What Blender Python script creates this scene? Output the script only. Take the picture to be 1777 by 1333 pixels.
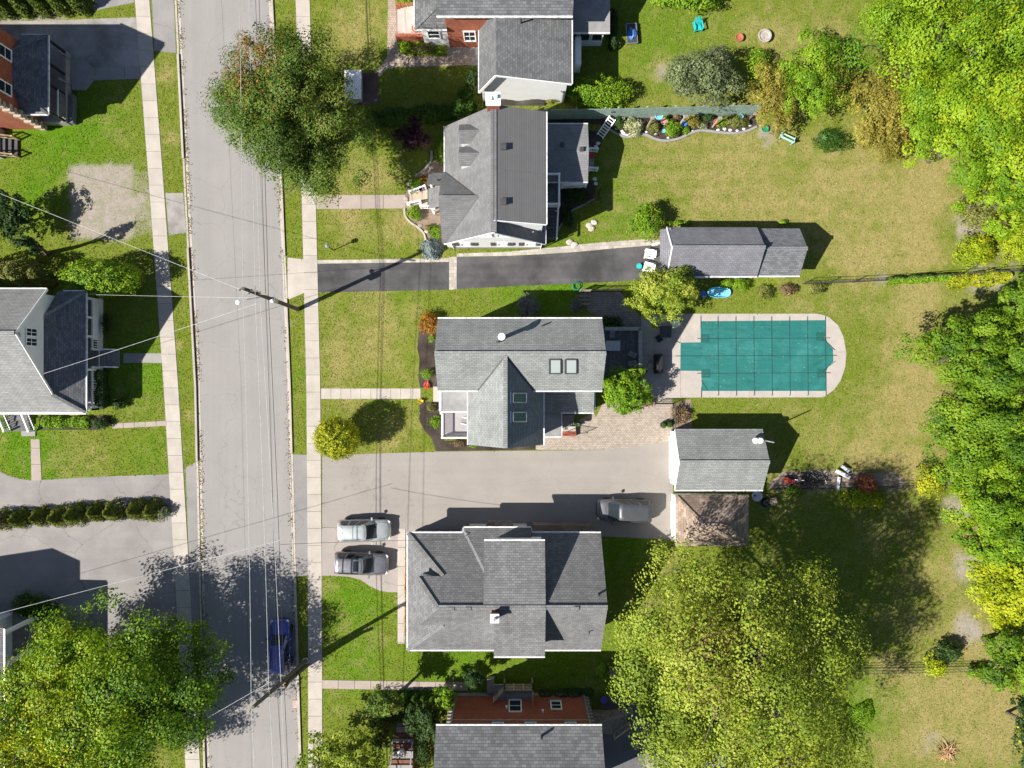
import bpy, math, random
import numpy as np
from mathutils import Vector
R = math.radians
# ------------------------------------------------------------------ camera, sky, sun, exposure
for o in list(bpy.data.objects): bpy.data.objects.remove(o)
scene = bpy.context.scene
COL = scene.collection
H = 59.25                                   # the drone hovers 59 m above the street, looking straight down
cam = bpy.data.cameras.new('camera'); cam.lens = 24.0; cam.sensor_width = 36.0
cam.clip_start = 1.0; cam.clip_end = 900.0
camo = bpy.data.objects.new('camera', cam); COL.objects.link(camo)
camo.location = (0, 0, H); camo.rotation_euler = (0, 0, 0)
scene.camera = camo
SUN_EL = 43.0; SH = Vector((0.912, 0.410, 0))      # shadows fall this way (east-north-east)
world = bpy.data.worlds.new('World'); scene.world = world; world.use_nodes = True
wn = world.node_tree; bg = wn.nodes['Background']
sky = wn.nodes.new('ShaderNodeTexSky'); sky.sky_type = 'NISHITA'; sky.sun_disc = False
sky.sun_elevation = R(SUN_EL); sky.sun_rotation = math.atan2(-SH.x, -SH.y); sky.altitude = 100
sky.air_density = 1.0; sky.dust_density = 0.7; sky.ozone_density = 1.2
wn.links.new(sky.outputs[0], bg.inputs[0]); bg.inputs[1].default_value = 0.056
sl = bpy.data.lights.new('sun', 'SUN'); sl.energy = 5.0; sl.angle = R(0.5); sl.color = (1.0, 0.95, 0.87)
so = bpy.data.objects.new('sun', sl); COL.objects.link(so); so.location = (-40, -20, 60)
d = Vector((SH.x*math.cos(R(SUN_EL)), SH.y*math.cos(R(SUN_EL)), -math.sin(R(SUN_EL))))
so.rotation_euler = d.to_track_quat('-Z', 'Y').to_euler()
vs = scene.view_settings; vs.view_transform = 'Standard'; vs.look = 'None'; vs.exposure = 0.88; vs.gamma = 1.0
vs.use_curve_mapping = False

# ------------------------------------------------------------------ helpers
S = 20.0; CX, CY = 888.5, 666.5
def P(x, y, z=0.0):
    k = (H - z)/H/S
    return Vector(((x-CX)*k, (CY-y)*k, z))
def hit(px, py, pts):
    """point of the roof plane through pts that this photo pixel looks at"""
    a, b, c = pts[0], pts[1], pts[2]
    n = (b-a).cross(c-a); o = Vector((0, 0, H)); dr = P(px, py) - o
    return o + dr*((a-o).dot(n)/dr.dot(n))
def V(*a): return Vector(a)
ORG = {}
PAVED = []
def autouv(me):
    uv = me.uv_layers.new(name='UVMap').data
    for p in me.polygons:
        n = p.normal
        if abs(n.z) > .995: u, v = Vector((1, 0, 0)), Vector((0, 1, 0))
        else:
            u = Vector((-n.y, n.x, 0)).normalized(); v = n.cross(u)
        for li in p.loop_indices:
            co = me.vertices[me.loops[li].vertex_index].co
            uv[li].uv = (co.dot(u), co.dot(v))
class MB:
    def __init__(s): s.v = []; s.f = []
    def poly(s, pts):
        i = len(s.v); s.v += [Vector(p) for p in pts]; s.f.append(tuple(range(i, i+len(pts)))); return s
    def mesh(s, vs, fs):
        i = len(s.v); s.v += [Vector(p) for p in vs]; s.f += [tuple(a+i for a in f) for f in fs]; return s
    def prism(s, pts, z0, z1):
        n = len(pts); a = sum(pts[i][0]*pts[(i+1)%n][1]-pts[(i+1)%n][0]*pts[i][1] for i in range(n))
        if a < 0: pts = pts[::-1]
        vs = [(p[0], p[1], z0) for p in pts]+[(p[0], p[1], z1) for p in pts]
        fs = [tuple(range(n))[::-1], tuple(range(n, 2*n))]+[(i, (i+1)%n, n+(i+1)%n, n+i) for i in range(n)]
        return s.mesh(vs, fs)
    def slab(s, pts, t=.14):
        n = len(pts); nn = Vector((0, 0, 0))
        for i in range(n): nn += Vector(pts[i]).cross(Vector(pts[(i+1)%n]))
        if nn.z < 0: pts = pts[::-1]
        vs = [Vector(p) for p in pts]+[Vector(p)-Vector((0, 0, t)) for p in pts]
        fs = [tuple(range(n)), tuple(range(n, 2*n))[::-1]]+[((i+1)%n, i, n+i, n+(i+1)%n) for i in range(n)]
        return s.mesh(vs, fs)
    def box(s, c, size, rz=0.0):
        ca, sa = math.cos(rz), math.sin(rz); x, y, z = size[0]/2, size[1]/2, size[2]/2
        vs = []
        for dz in (-z, z):
            for dx, dy in ((-x, -y), (x, -y), (x, y), (-x, y)):
                vs.append((c[0]+dx*ca-dy*sa, c[1]+dx*sa+dy*ca, c[2]+dz))
        return s.mesh(vs, [(3, 2, 1, 0), (4, 5, 6, 7), (0, 1, 5, 4), (1, 2, 6, 5), (2, 3, 7, 6), (3, 0, 4, 7)])
    def bar(s, a, b, w, h):
        a, b = Vector(a), Vector(b); t = (b-a).normalized()
        sd = t.cross(Vector((0, 0, 1)))
        sd = sd.normalized() if sd.length > 1e-4 else Vector((1, 0, 0))
        up = sd.cross(t); vs = []
        for q in (a, b):
            for i, j in ((-1, -1), (1, -1), (1, 1), (-1, 1)): vs.append(q+sd*(i*w/2)+up*(j*h/2))
        return s.mesh(vs, [(3, 2, 1, 0), (4, 5, 6, 7), (0, 1, 5, 4), (1, 2, 6, 5), (2, 3, 7, 6), (3, 0, 4, 7)])
    def tube(s, pts, rad, n=8, cap=True):
        pts = [Vector(p) for p in pts]; m = len(pts)
        if not isinstance(rad, (list, tuple)): rad = [rad]*m
        t0 = (pts[1]-pts[0]).normalized(); ref = Vector((1, 0, 0)) if abs(t0.x) < .8 else Vector((0, 1, 0))
        vs = []
        for i in range(m):
            t = (pts[min(i+1, m-1)]-pts[max(i-1, 0)]).normalized()
            u = t.cross(ref).normalized(); w = t.cross(u)
            for j in range(n):
                a = 2*math.pi*j/n; vs.append(pts[i]+(u*math.cos(a)+w*math.sin(a))*rad[i])
        fs = [(i*n+j, i*n+(j+1)%n, (i+1)*n+(j+1)%n, (i+1)*n+j) for i in range(m-1) for j in range(n)]
        if cap: fs += [tuple(range(n))[::-1], tuple((m-1)*n+j for j in range(n))]
        return s.mesh(vs, fs)
    def lathe(s, prof, c=(0, 0, 0), n=16, axis='z'):
        m = len(prof); vs = []
        for r, z in prof:
            for j in range(n):
                a = 2*math.pi*j/n
                p = (r*math.cos(a), r*math.sin(a), z) if axis == 'z' else (r*math.cos(a), z, r*math.sin(a))
                vs.append((c[0]+p[0], c[1]+p[1], c[2]+p[2]))
        fs = [(i*n+j, i*n+(j+1)%n, (i+1)*n+(j+1)%n, (i+1)*n+j) for i in range(m-1) for j in range(n)]
        fs += [tuple(range(n))[::-1], tuple((m-1)*n+j for j in range(n))]
        return s.mesh(vs, fs)
    def build(s, name, mat, parent=None, smooth=False, label=None):
        if parent is not None: org = ORG[parent.name]
        else:
            xs = [p.x for p in s.v]; ys = [p.y for p in s.v]; zs = [p.z for p in s.v]
            org = Vector(((min(xs)+max(xs))/2, (min(ys)+max(ys))/2, min(zs)))
        me = bpy.data.meshes.new(name); me.from_pydata([tuple(p-org) for p in s.v], [], s.f)
        me.update(); autouv(me)
        me.materials.append(mat)
        if smooth:
            me.polygons.foreach_set('use_smooth', [True]*len(me.polygons)); me.set_sharp_from_angle(angle=R(38))
        o = bpy.data.objects.new(name, me); COL.objects.link(o)
        if parent is not None: o.parent = parent
        else: o.location = org
        ORG[o.name] = org
        if label: o['label'] = label
        return o
def tag(o, label, cat, group=None):
    o['label'] = label; o['category'] = cat
    if group: o['group'] = group
    return o
def struct(o): o['kind'] = 'structure'; return o
def stuff(o): o['kind'] = 'stuff'; return o
def thing(name, label, cat, loc, group=None, rz=None):
    o = bpy.data.objects.new(name, None); COL.objects.link(o); o.location = loc; o.empty_display_size = .3
    tag(o, label, cat, group)
    if rz is not None: o.rotation_euler.z = rz; ORG[o.name] = Vector((0, 0, 0))
    else: ORG[o.name] = Vector(loc)
    return o
def copy_tree(o, parent=None):
    c = o.copy(); COL.objects.link(c); ORG[c.name] = ORG[o.name]
    if parent is not None: c.parent = parent
    for ch in o.children: copy_tree(ch, c)
    return c
def link_children_fix(): bpy.context.view_layer.update()

# ------------------------------------------------------------------ materials
MAT = {}
def newmat(name):
    m = bpy.data.materials.new(name); m.use_nodes = True; MAT[name] = m
    nt = m.node_tree; b = nt.nodes['Principled BSDF']
    return m, nt, b
def N(nt, t, **kw):
    n = nt.nodes.new(t)
    for k, v in kw.items():
        if k.startswith('_'): setattr(n, k[1:], v)
        else: n.inputs[k.replace('__', ' ')].default_value = v
    return n
def L(nt, a, b): nt.links.new(a, b)
def c4(c): return (c[0], c[1], c[2], 1)
def noise_mix(nt, vec, c1, c2, scale, detail=4, lo=.35, hi=.65, rough=.6):
    n = N(nt, 'ShaderNodeTexNoise', Scale=scale, Detail=detail, Roughness=rough)
    if vec is not None: L(nt, vec, n.inputs['Vector'])
    r = N(nt, 'ShaderNodeMapRange'); r.inputs[1].default_value = lo; r.inputs[2].default_value = hi
    L(nt, n.outputs[0], r.inputs[0])
    m = N(nt, 'ShaderNodeMix', _data_type='RGBA')
    L(nt, r.outputs[0], m.inputs[0])
    for i, c in ((6, c1), (7, c2)):
        if isinstance(c, tuple): m.inputs[i].default_value = c4(c)
        else: L(nt, c, m.inputs[i])
    return m.outputs[2], n
def mul(nt, col, fac_out, lo, hi):
    """multiply a colour by a value mapped 0..1 -> lo..hi"""
    r = N(nt, 'ShaderNodeMapRange'); r.inputs[3].default_value = lo; r.inputs[4].default_value = hi
    L(nt, fac_out, r.inputs[0])
    m = N(nt, 'ShaderNodeMix', _data_type='RGBA', _blend_type='MULTIPLY'); m.inputs[0].default_value = 1
    L(nt, col, m.inputs[6]); L(nt, r.outputs[0], m.inputs[7])
    return m.outputs[2]
def bump(nt, b, h, strength, dist):
    bp = N(nt, 'ShaderNodeBump', Strength=strength, Distance=dist)
    L(nt, h, bp.inputs['Height']); L(nt, bp.outputs[0], b.inputs['Normal'])
def geo(nt):
    g = N(nt, 'ShaderNodeNewGeometry'); return g.outputs['Position']
def uvout(nt):
    t = N(nt, 'ShaderNodeTexCoord'); return t.outputs['UV']
def objrand(nt):
    t = N(nt, 'ShaderNodeObjectInfo'); return t.outputs['Random']
def m_plain(name, col, rough=.6, metal=0.0, var=.18, scale=3.0, coat=0.0, rand=0.0):
    m, nt, b = newmat(name)
    c = tuple(col); dk = tuple(x*(1-var) for x in c); lt = tuple(min(1, x*(1+var)) for x in c)
    o, n = noise_mix(nt, geo(nt), dk, lt, scale)
    if rand: o = mul(nt, o, objrand(nt), 1-rand, 1+rand)
    L(nt, o, b.inputs['Base Color']); b.inputs['Roughness'].default_value = rough
    b.inputs['Metallic'].default_value = metal; b.inputs['Coat Weight'].default_value = coat
    return m
def m_shingle(name, col, row=.17, tab=.34, contrast=.35, stain=None, mort=.55):
    m, nt, b = newmat(name); uv = uvout(nt)
    br = N(nt, 'ShaderNodeTexBrick', Scale=1.0); br.offset = .5
    br.inputs['Brick Width'].default_value = tab; br.inputs['Row Height'].default_value = row
    br.inputs['Mortar Size'].default_value = .016; br.inputs['Mortar Smooth'].default_value = .3; br.inputs['Bias'].default_value = -.1
    br.inputs['Color1'].default_value = c4([x*(1-contrast) for x in col]); br.inputs['Color2'].default_value = c4([x*(1+contrast) for x in col])
    br.inputs['Mortar'].default_value = c4([x*mort for x in col])
    L(nt, uv, br.inputs['Vector'])
    n2 = N(nt, 'ShaderNodeTexNoise', Scale=.55, Detail=5); L(nt, geo(nt), n2.inputs['Vector'])
    c = mul(nt, br.outputs['Color'], n2.outputs[0], .72, 1.28)
    n3 = N(nt, 'ShaderNodeTexNoise', Scale=26, Detail=2); L(nt, geo(nt), n3.inputs['Vector'])
    c = mul(nt, c, n3.outputs[0], .7, 1.3)
    mps = N(nt, 'ShaderNodeMapping'); mps.inputs['Scale'].default_value = (1.6, .16, 1); L(nt, uv, mps.inputs['Vector'])
    n6 = N(nt, 'ShaderNodeTexNoise', Scale=1.0, Detail=5); L(nt, mps.outputs[0], n6.inputs['Vector']); c = mul(nt, c, n6.outputs[0], .78, 1.2)
    if stain:
        c, _ = noise_mix(nt, geo(nt), c, stain, 1.1, 5, .56, .72)
    L(nt, c, b.inputs['Base Color']); b.inputs['Roughness'].default_value = .93; b.inputs['Specular IOR Level'].default_value = .2
    # each course rises to a butt edge
    sp = N(nt, 'ShaderNodeSeparateXYZ'); L(nt, uv, sp.inputs[0])
    dv = N(nt, 'ShaderNodeMath', _operation='DIVIDE'); L(nt, sp.outputs[1], dv.inputs[0]); dv.inputs[1].default_value = row
    fr = N(nt, 'ShaderNodeMath', _operation='FRACT'); L(nt, dv.outputs[0], fr.inputs[0])
    sb = N(nt, 'ShaderNodeMath', _operation='SUBTRACT'); sb.inputs[0].default_value = 1.0; L(nt, fr.outputs[0], sb.inputs[1])
    bump(nt, b, sb.outputs[0], .8, .03)
    return m
def m_rows(name, col, row=.15, dark=.75, width=30.0, rough=.6, var=.1):
    m, nt, b = newmat(name); uv = uvout(nt)
    br = N(nt, 'ShaderNodeTexBrick', Scale=1.0)
    br.inputs['Brick Width'].default_value = width; br.inputs['Row Height'].default_value = row
    br.inputs['Mortar Size'].default_value = .012; br.inputs['Mortar Smooth'].default_value = .4
    br.inputs['Color1'].default_value = c4([x*(1-var) for x in col]); br.inputs['Color2'].default_value = c4(col)
    br.inputs['Mortar'].default_value = c4([x*dark for x in col]); L(nt, uv, br.inputs['Vector'])
    n2 = N(nt, 'ShaderNodeTexNoise', Scale=1.3, Detail=5); L(nt, geo(nt), n2.inputs['Vector'])
    L(nt, mul(nt, br.outputs['Color'], n2.outputs[0], .88, 1.1), b.inputs['Base Color'])
    b.inputs['Roughness'].default_value = rough
    iv = N(nt, 'ShaderNodeMath', _operation='SUBTRACT'); iv.inputs[0].default_value = 1; L(nt, br.outputs['Fac'], iv.inputs[1])
    bump(nt, b, iv.outputs[0], .6, .01)
    return m
def m_brick(name, col, mortar, w=.22, h=.075):
    m, nt, b = newmat(name); uv = uvout(nt)
    br = N(nt, 'ShaderNodeTexBrick', Scale=1.0)
    br.inputs['Brick Width'].default_value = w; br.inputs['Row Height'].default_value = h
    br.inputs['Mortar Size'].default_value = .006; br.inputs['Bias'].default_value = -.2
    br.inputs['Color1'].default_value = c4([x*.7 for x in col]); br.inputs['Color2'].default_value = c4([x*1.25 for x in col])
    br.inputs['Mortar'].default_value = c4(mortar); L(nt, uv, br.inputs['Vector'])
    n2 = N(nt, 'ShaderNodeTexNoise', Scale=1.1, Detail=6); L(nt, geo(nt), n2.inputs['Vector'])
    L(nt, mul(nt, br.outputs['Color'], n2.outputs[0], .65, 1.3), b.inputs['Base Color']); b.inputs['Roughness'].default_value = .9
    bump(nt, b, br.outputs['Fac'], .3, -.006)
    return m
def m_asphalt(name, col, crack=.0, patch=.12, streak=0.0):
    m, nt, b = newmat(name); g = geo(nt)
    o, _ = noise_mix(nt, g, tuple(x*(1-patch) for x in col), tuple(x*(1+patch) for x in col), .35, 6, .35, .65)
    n1 = N(nt, 'ShaderNodeTexNoise', Scale=14, Detail=3); L(nt, g, n1.inputs['Vector'])
    o = mul(nt, o, n1.outputs[0], .86, 1.14)
    n4 = N(nt, 'ShaderNodeTexNoise', Scale=60, Detail=2); L(nt, g, n4.inputs['Vector'])
    o = mul(nt, o, n4.outputs[0], .75, 1.25)
    if streak:
        mp = N(nt, 'ShaderNodeMapping'); mp.inputs['Scale'].default_value = (1.2, .03, 1) if streak > 0 else (.03, 1.2, 1); L(nt, g, mp.inputs['Vector'])
        n5 = N(nt, 'ShaderNodeTexNoise', Scale=1.6, Detail=5); L(nt, mp.outputs[0], n5.inputs['Vector'])
        o = mul(nt, o, n5.outputs[0], 1-abs(streak), 1+abs(streak))
    if crack:
        o, _ = noise_mix(nt, g, o, tuple(x*.62 for x in col), 1.35, 4, .70, .76)
        wv = N(nt, 'ShaderNodeTexNoise', Scale=.9, Detail=4); L(nt, g, wv.inputs['Vector'])
        ad = N(nt, 'ShaderNodeVectorMath', _operation='ADD'); L(nt, g, ad.inputs[0]); L(nt, wv.outputs['Color'], ad.inputs[1])
        vo = N(nt, 'ShaderNodeTexVoronoi', _feature='DISTANCE_TO_EDGE', Scale=.16); L(nt, ad.outputs[0], vo.inputs['Vector'])
        r = N(nt, 'ShaderNodeMapRange'); r.inputs[1].default_value = 0; r.inputs[2].default_value = .0035
        r.inputs[3].default_value = 1-crack; r.inputs[4].default_value = 1; L(nt, vo.outputs[0], r.inputs[0])
        mm = N(nt, 'ShaderNodeMix', _data_type='RGBA', _blend_type='MULTIPLY'); mm.inputs[0].default_value = 1
        L(nt, o, mm.inputs[6]); L(nt, r.outputs[0], mm.inputs[7]); o = mm.outputs[2]
    L(nt, o, b.inputs['Base Color']); b.inputs['Roughness'].default_value = .92; b.inputs['Specular IOR Level'].default_value = .25
    bump(nt, b, n4.outputs[0], .3, .01)
    return m
def m_concrete(name, col, rand=.07, stain=.14):
    m, nt, b = newmat(name); g = geo(nt)
    o, n = noise_mix(nt, g, tuple(x*(1-stain) for x in col), tuple(x*(1+stain*.6) for x in col), .9, 7, .3, .7)
    n1 = N(nt, 'ShaderNodeTexNoise', Scale=35, Detail=3); L(nt, g, n1.inputs['Vector'])
    o = mul(nt, o, n1.outputs[0], .85, 1.15)
    if rand: o = mul(nt, o, objrand(nt), 1-rand, 1+rand*.6)
    L(nt, o, b.inputs['Base Color']); b.inputs['Roughness'].default_value = .88; b.inputs['Specular IOR Level'].default_value = .25
    bump(nt, b, n1.outputs[0], .2, .006)
    return m
def m_paver(name, col, w=.22, h=.11, rot=0.0, mort=.55):
    m, nt, b = newmat(name); g = geo(nt)
    mp = N(nt, 'ShaderNodeMapping'); mp.inputs['Rotation'].default_value = (0, 0, rot); L(nt, g, mp.inputs['Vector'])
    br = N(nt, 'ShaderNodeTexBrick', Scale=1.0)
    br.inputs['Brick Width'].default_value = w; br.inputs['Row Height'].default_value = h
    br.inputs['Mortar Size'].default_value = .014; br.inputs['Color1'].default_value = c4([x*.8 for x in col]); br.inputs['Color2'].default_value = c4([x*1.15 for x in col])
    br.inputs['Mortar'].default_value = c4([x*mort for x in col]); L(nt, mp.outputs[0], br.inputs['Vector'])
    n2 = N(nt, 'ShaderNodeTexNoise', Scale=1.2, Detail=6); L(nt, g, n2.inputs['Vector'])
    L(nt, mul(nt, br.outputs['Color'], n2.outputs[0], .78, 1.2), b.inputs['Base Color']); b.inputs['Roughness'].default_value = .9
    bump(nt, b, br.outputs['Fac'], .4, -.01)
    return m
def m_attr(name, rough=.9, trans=0.0, tiny=0.0, gloss=.0):
    """base colour from the mesh's own colour attribute 'tint'"""
    m, nt, b = newmat(name)
    a = N(nt, 'ShaderNodeAttribute'); a.attribute_name = 'tint'
    o = a.outputs['Color']
    if tiny:
        g = geo(nt)
        def tone(c):
            m2 = N(nt, 'ShaderNodeMix', _data_type='RGBA', _blend_type='MULTIPLY'); m2.inputs[0].default_value = 1
            L(nt, o, m2.inputs[6]); m2.inputs[7].default_value = c4(c); return m2.outputs[2]
        dk, lt = tone((.66, .82, .50)), tone((1.40, 1.26, 1.5))
        for sc, lo, hi, dt in ((1.3, .41, .60, 6), (5.5, .43, .58, 4), (17.0, .40, .62, 3)):
            o, n = noise_mix(nt, g, dk, lt, sc, dt, lo, hi, .7)
            if sc == 1.3: a1 = o
            elif sc == 5.5: a2 = o
        mx1 = N(nt, 'ShaderNodeMix', _data_type='RGBA'); mx1.inputs[0].default_value = .55; L(nt, a1, mx1.inputs[6]); L(nt, a2, mx1.inputs[7])
        mx2 = N(nt, 'ShaderNodeMix', _data_type='RGBA'); mx2.inputs[0].default_value = .38; L(nt, mx1.outputs[2], mx2.inputs[6]); L(nt, o, mx2.inputs[7])
        o = mx2.outputs[2]
        bump(nt, b, n.outputs[0], .8, .05)
    L(nt, o, b.inputs['Base Color']); b.inputs['Roughness'].default_value = rough
    b.inputs['Specular IOR Level'].default_value = gloss
    if trans:
        t = N(nt, 'ShaderNodeBsdfTranslucent'); hs = N(nt, 'ShaderNodeMix', _data_type='RGBA', _blend_type='MULTIPLY')
        hs.inputs[0].default_value = 1; L(nt, o, hs.inputs[6]); hs.inputs[7].default_value = (1.3, 1.25, .5, 1)
        L(nt, hs.outputs[2], t.inputs[0]); mx = N(nt, 'ShaderNodeMixShader'); mx.inputs[0].default_value = trans
        L(nt, b.outputs[0], mx.inputs[1]); L(nt, t.outputs[0], mx.inputs[2])
        L(nt, mx.outputs[0], nt.nodes['Material Output'].inputs[0])
    return m
def m_glass(name, col=(.03, .04, .05), rough=.08):
    m, nt, b = newmat(name); b.inputs['Base Color'].default_value = c4(col); b.inputs['Roughness'].default_value = rough
    b.inputs['Specular IOR Level'].default_value = .42
    n = N(nt, 'ShaderNodeTexNoise', Scale=1.5); L(nt, geo(nt), n.inputs['Vector']); bump(nt, b, n.outputs[0], .05, .02)
    return m
def m_paint(name, col, metal=.5):
    m, nt, b = newmat(name)
    o, n = noise_mix(nt, geo(nt), tuple(x*.9 for x in col), tuple(x*1.08 for x in col), 2.0)
    L(nt, o, b.inputs['Base Color']); b.inputs['Metallic'].default_value = metal; b.inputs['Roughness'].default_value = .38
    b.inputs['Coat Weight'].default_value = .7; b.inputs['Coat Roughness'].default_value = .08
    return m
GRASSMAT = m_attr('lawn_grass', tiny=1.0)
TUFT = m_attr('grass_blades', trans=.25)
LEAF = m_attr('leaves', rough=.6, trans=.24, gloss=.25)
NEEDLE = m_attr('needles', rough=.7, trans=.12, gloss=.2)
ROAD = m_asphalt('old_asphalt', (.258, .244, .234), crack=.22, patch=.04, streak=.08)
DRIVE_TAN = m_asphalt('tan_asphalt', (.268, .244, .222), crack=.18, patch=.06, streak=-.07)
DRIVE_BLACK = m_asphalt('sealed_asphalt', (.072, .070, .072), patch=.4, streak=-.3)
DRIVE_GREY = m_asphalt('worn_asphalt', (.235, .22, .212), crack=.6, patch=.13, streak=-.1)
APRON = m_asphalt('apron_asphalt', (.235, .222, .215), crack=.4, patch=.12)
GRAVEL = m_asphalt('gravel', (.27, .25, .235), patch=.35)
CONC = m_concrete('concrete', (.415, .375, .33))
CONC_D = m_concrete('joint_sand', (.16, .14, .11), rand=0)
CONC_PINK = m_concrete('pinkish_concrete', (.34, .285, .25))
CONC_GREY = m_concrete('grey_concrete', (.27, .26, .25))
CONC_LT = m_concrete('pale_concrete', (.42, .375, .335))
DECKC = m_concrete('pool_concrete', (.39, .35, .318), rand=0)
PAVER = m_paver('tan_pavers', (.36, .305, .25), .21, .15)
PAVER_B = m_paver('border_pavers', (.40, .36, .32), .42, .3, mort=.75)
PAVER_P = m_paver('pink_pavers', (.38, .30, .24), .2, .2)
PAVER_D = m_paver('grey_pavers', (.22, .2, .185), .2, .2)
MULCH = m_asphalt('bark_mulch', (.055, .042, .034), patch=.5)
SOIL = m_asphalt('dry_soil', (.22, .165, .125), patch=.35)
WHITE = m_plain('white_paint', (.86, .86, .85), .45, var=.05)
WHITE_SIDE = m_rows('white_siding', (.86, .86, .86), .13, .82, var=.03)
CREAM_SIDE = m_rows('cream_siding', (.62, .60, .56), .13, .75)
GREY_SIDE = m_rows('grey_siding', (.30, .31, .32), .15, .7)
BRICK = m_brick('orange_brick', (.36, .085, .035), (.30, .16, .11))
BRICK_D = m_brick('red_brick', (.34, .07, .035), (.2, .12, .09))
SH_H2 = m_shingle('grey_shingle', (.16, .16, .163), contrast=.12, mort=.7)
SH_H2E = m_rows('ribbed_grey_shingle', (.15, .147, .147), .19, .5, 30)
SH_H3 = m_shingle('green_grey_shingle', (.226, .236, .231), contrast=.13)
SH_H4 = m_shingle('mid_grey_shingle', (.165, .165, .168), contrast=.17, row=.19, tab=.3)
SH_H5 = m_shingle('two_tone_grey_shingle', (.16, .163, .17), contrast=.24, row=.23, tab=.36)
SH_H1 = m_shingle('charcoal_shingle', (.125, .13, .135), contrast=.24, row=.22, tab=.34)
SH_H6 = m_shingle('pale_grey_shingle', (.25, .25, .245), contrast=.12)
SH_H7 = m_shingle('dark_grey_shingle', (.16, .165, .18), contrast=.25)
SH_G1 = m_shingle('blue_grey_shingle', (.175, .175, .195), contrast=.12, row=.18)
SH_BR = m_shingle('brown_shingle', (.30, .225, .175), contrast=.25, row=.24, tab=.4, stain=(.42, .34, .27))
FLATROOF = m_plain('grey_membrane', (.24, .24, .24), .9, var=.15, scale=1.2)
GLASS = m_glass('window_glass', (.018, .024, .03)); GLASS_G = m_glass('skylight_glass', (.12, .19, .16), .1); GLASS_W = m_glass('pale_glass', (.30, .34, .33), .15)
BLACK = m_plain('black_metal', (.015, .015, .016), .5); DARK = m_plain('dark_grey', (.05, .05, .055), .6)
STEEL = m_plain('galvanised_steel', (.42, .43, .44), .4, .6); ALU = m_plain('aluminium', (.7, .7, .7), .35, .5)
WOOD = m_plain('weathered_wood', (.24, .205, .165), .8, var=.3, scale=6, rand=.15)
WOOD_L = m_plain('pale_timber', (.45, .36, .22), .75, var=.25, scale=6, rand=.1)
WOOD_G = m_plain('grey_deck_boards', (.11, .11, .115), .8, var=.25, scale=5, rand=.2)
POLE = m_plain('pole_wood', (.10, .085, .065), .9, var=.3, scale=5); POLE_G = m_plain('green_pole_wood', (.105, .11, .075), .9, var=.25, scale=5)
BARK = m_plain('bark', (.11, .085, .065), .95, var=.4, scale=7)
FENCE_G = m_plain('green_fence_paint', (.25, .34, .29), .75, var=.15, scale=2, rand=.08)
COVER = m_rows('pool_cover_mesh', (.018, .145, .132), .38, .86, 60, .5, .06)
def _cover(m):
    nt = m.node_tree; b = nt.nodes['Principled BSDF']; src = b.inputs['Base Color'].links[0].from_socket; g = geo(nt)
    o, _ = noise_mix(nt, g, src, (.035, .20, .185), .5, 6, .50, .75); o, _ = noise_mix(nt, g, o, (.008, .085, .08), .9, 5, .58, .78)
    o, _ = noise_mix(nt, g, o, (.16, .24, .2), 7.0, 3, .70, .76); L(nt, o, b.inputs['Base Color'])
    mp = N(nt, 'ShaderNodeMapping'); mp.inputs['Scale'].default_value = (.35, 1.6, 1); L(nt, g, mp.inputs['Vector'])
    n = N(nt, 'ShaderNodeTexNoise', Scale=1.6, Detail=4); L(nt, mp.outputs[0], n.inputs['Vector']); bump(nt, b, n.outputs[0], .7, .12)
_cover(COVER)
STRAP = m_plain('dark_strap', (.01, .05, .045), .7); COVER_D = m_plain('dark_cover_patch', (.008, .095, .085), .6)
def flat(name, c, r=.5, **k): return m_plain(name, c, r, var=.08, **k)
RED = flat('red_paint', (.34, .05, .035)); ORANGE = flat('orange_glaze', (.62, .13, .02)); BLUE = flat('blue_plastic', (.05, .16, .48))
TEAL = flat('teal_plastic', (.02, .42, .42)); SKYB = flat('pale_blue_plastic', (.18, .55, .72)); GREENP = flat('green_plastic', (.02, .22, .09))
STONE = m_plain('garden_stone', (.42, .38, .33), .85, var=.25, rand=.25); WSTONE = m_plain('white_stone', (.68, .66, .62), .8, var=.15)
TERRA = flat('terracotta', (.35, .12, .06)); YELLOW = flat('yellow_paint', (.6, .45, .04)); PURPLE = flat('purple_plastic', (.12, .08, .5))
TYRE = m_plain('tyre_rubber', (.012, .012, .012), .85)
HEADL = m_glass('headlight_lens', (.55, .57, .6), .1); TAILL = m_glass('tail_lens', (.4, .01, .01), .15)
# ------------------------------------------------------------------ paved surfaces (setting)
rnd = random.Random(7)
def px_poly(pts, z=0.0): return [P(x, y, 0) + Vector((0, 0, z)) for x, y in pts]
def sheet(name, pts, z, mat, pave=True, t=.012):
    w = px_poly(pts, z); o = MB().slab(w, t).build(name, mat)
    if pave: PAVED.append([(p.x, p.y) for p in w])
    return struct(o)
def interp(tab, y):
    ys = [a for a, _ in tab]; xs = [b for _, b in tab]
    return float(np.interp(y, ys, xs))
def ext(tab):           # carry a traced edge on past the frame in both directions
    (y0, x0), (y1, x1) = tab[0], tab[1]; (ya, xa), (yb, xb) = tab[-2], tab[-1]
    return [(-1400, x0+(x1-x0)/(y1-y0)*(-1400-y0))]+tab+[(2700, xb+(xb-xa)/(yb-ya)*(2700-yb))]
ROAD_L = ext([(0, 312), (340, 329), (670, 347), (1000, 354), (1333, 364)])
ROAD_R = ext([(0, 466), (330, 484), (670, 499), (1000, 508), (1333, 519)])
KERB_L = ext([(0, 303), (340, 320), (670, 338), (1000, 345), (1333, 354)])   # outer face of the kerb
KERB_R = ext([(0, 474), (330, 491), (670, 505), (1000, 514), (1333, 524)])
SW_L = ext([(0, 234), (340, 260), (670, 284), (1000, 303.5), (1333, 322)])
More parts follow.
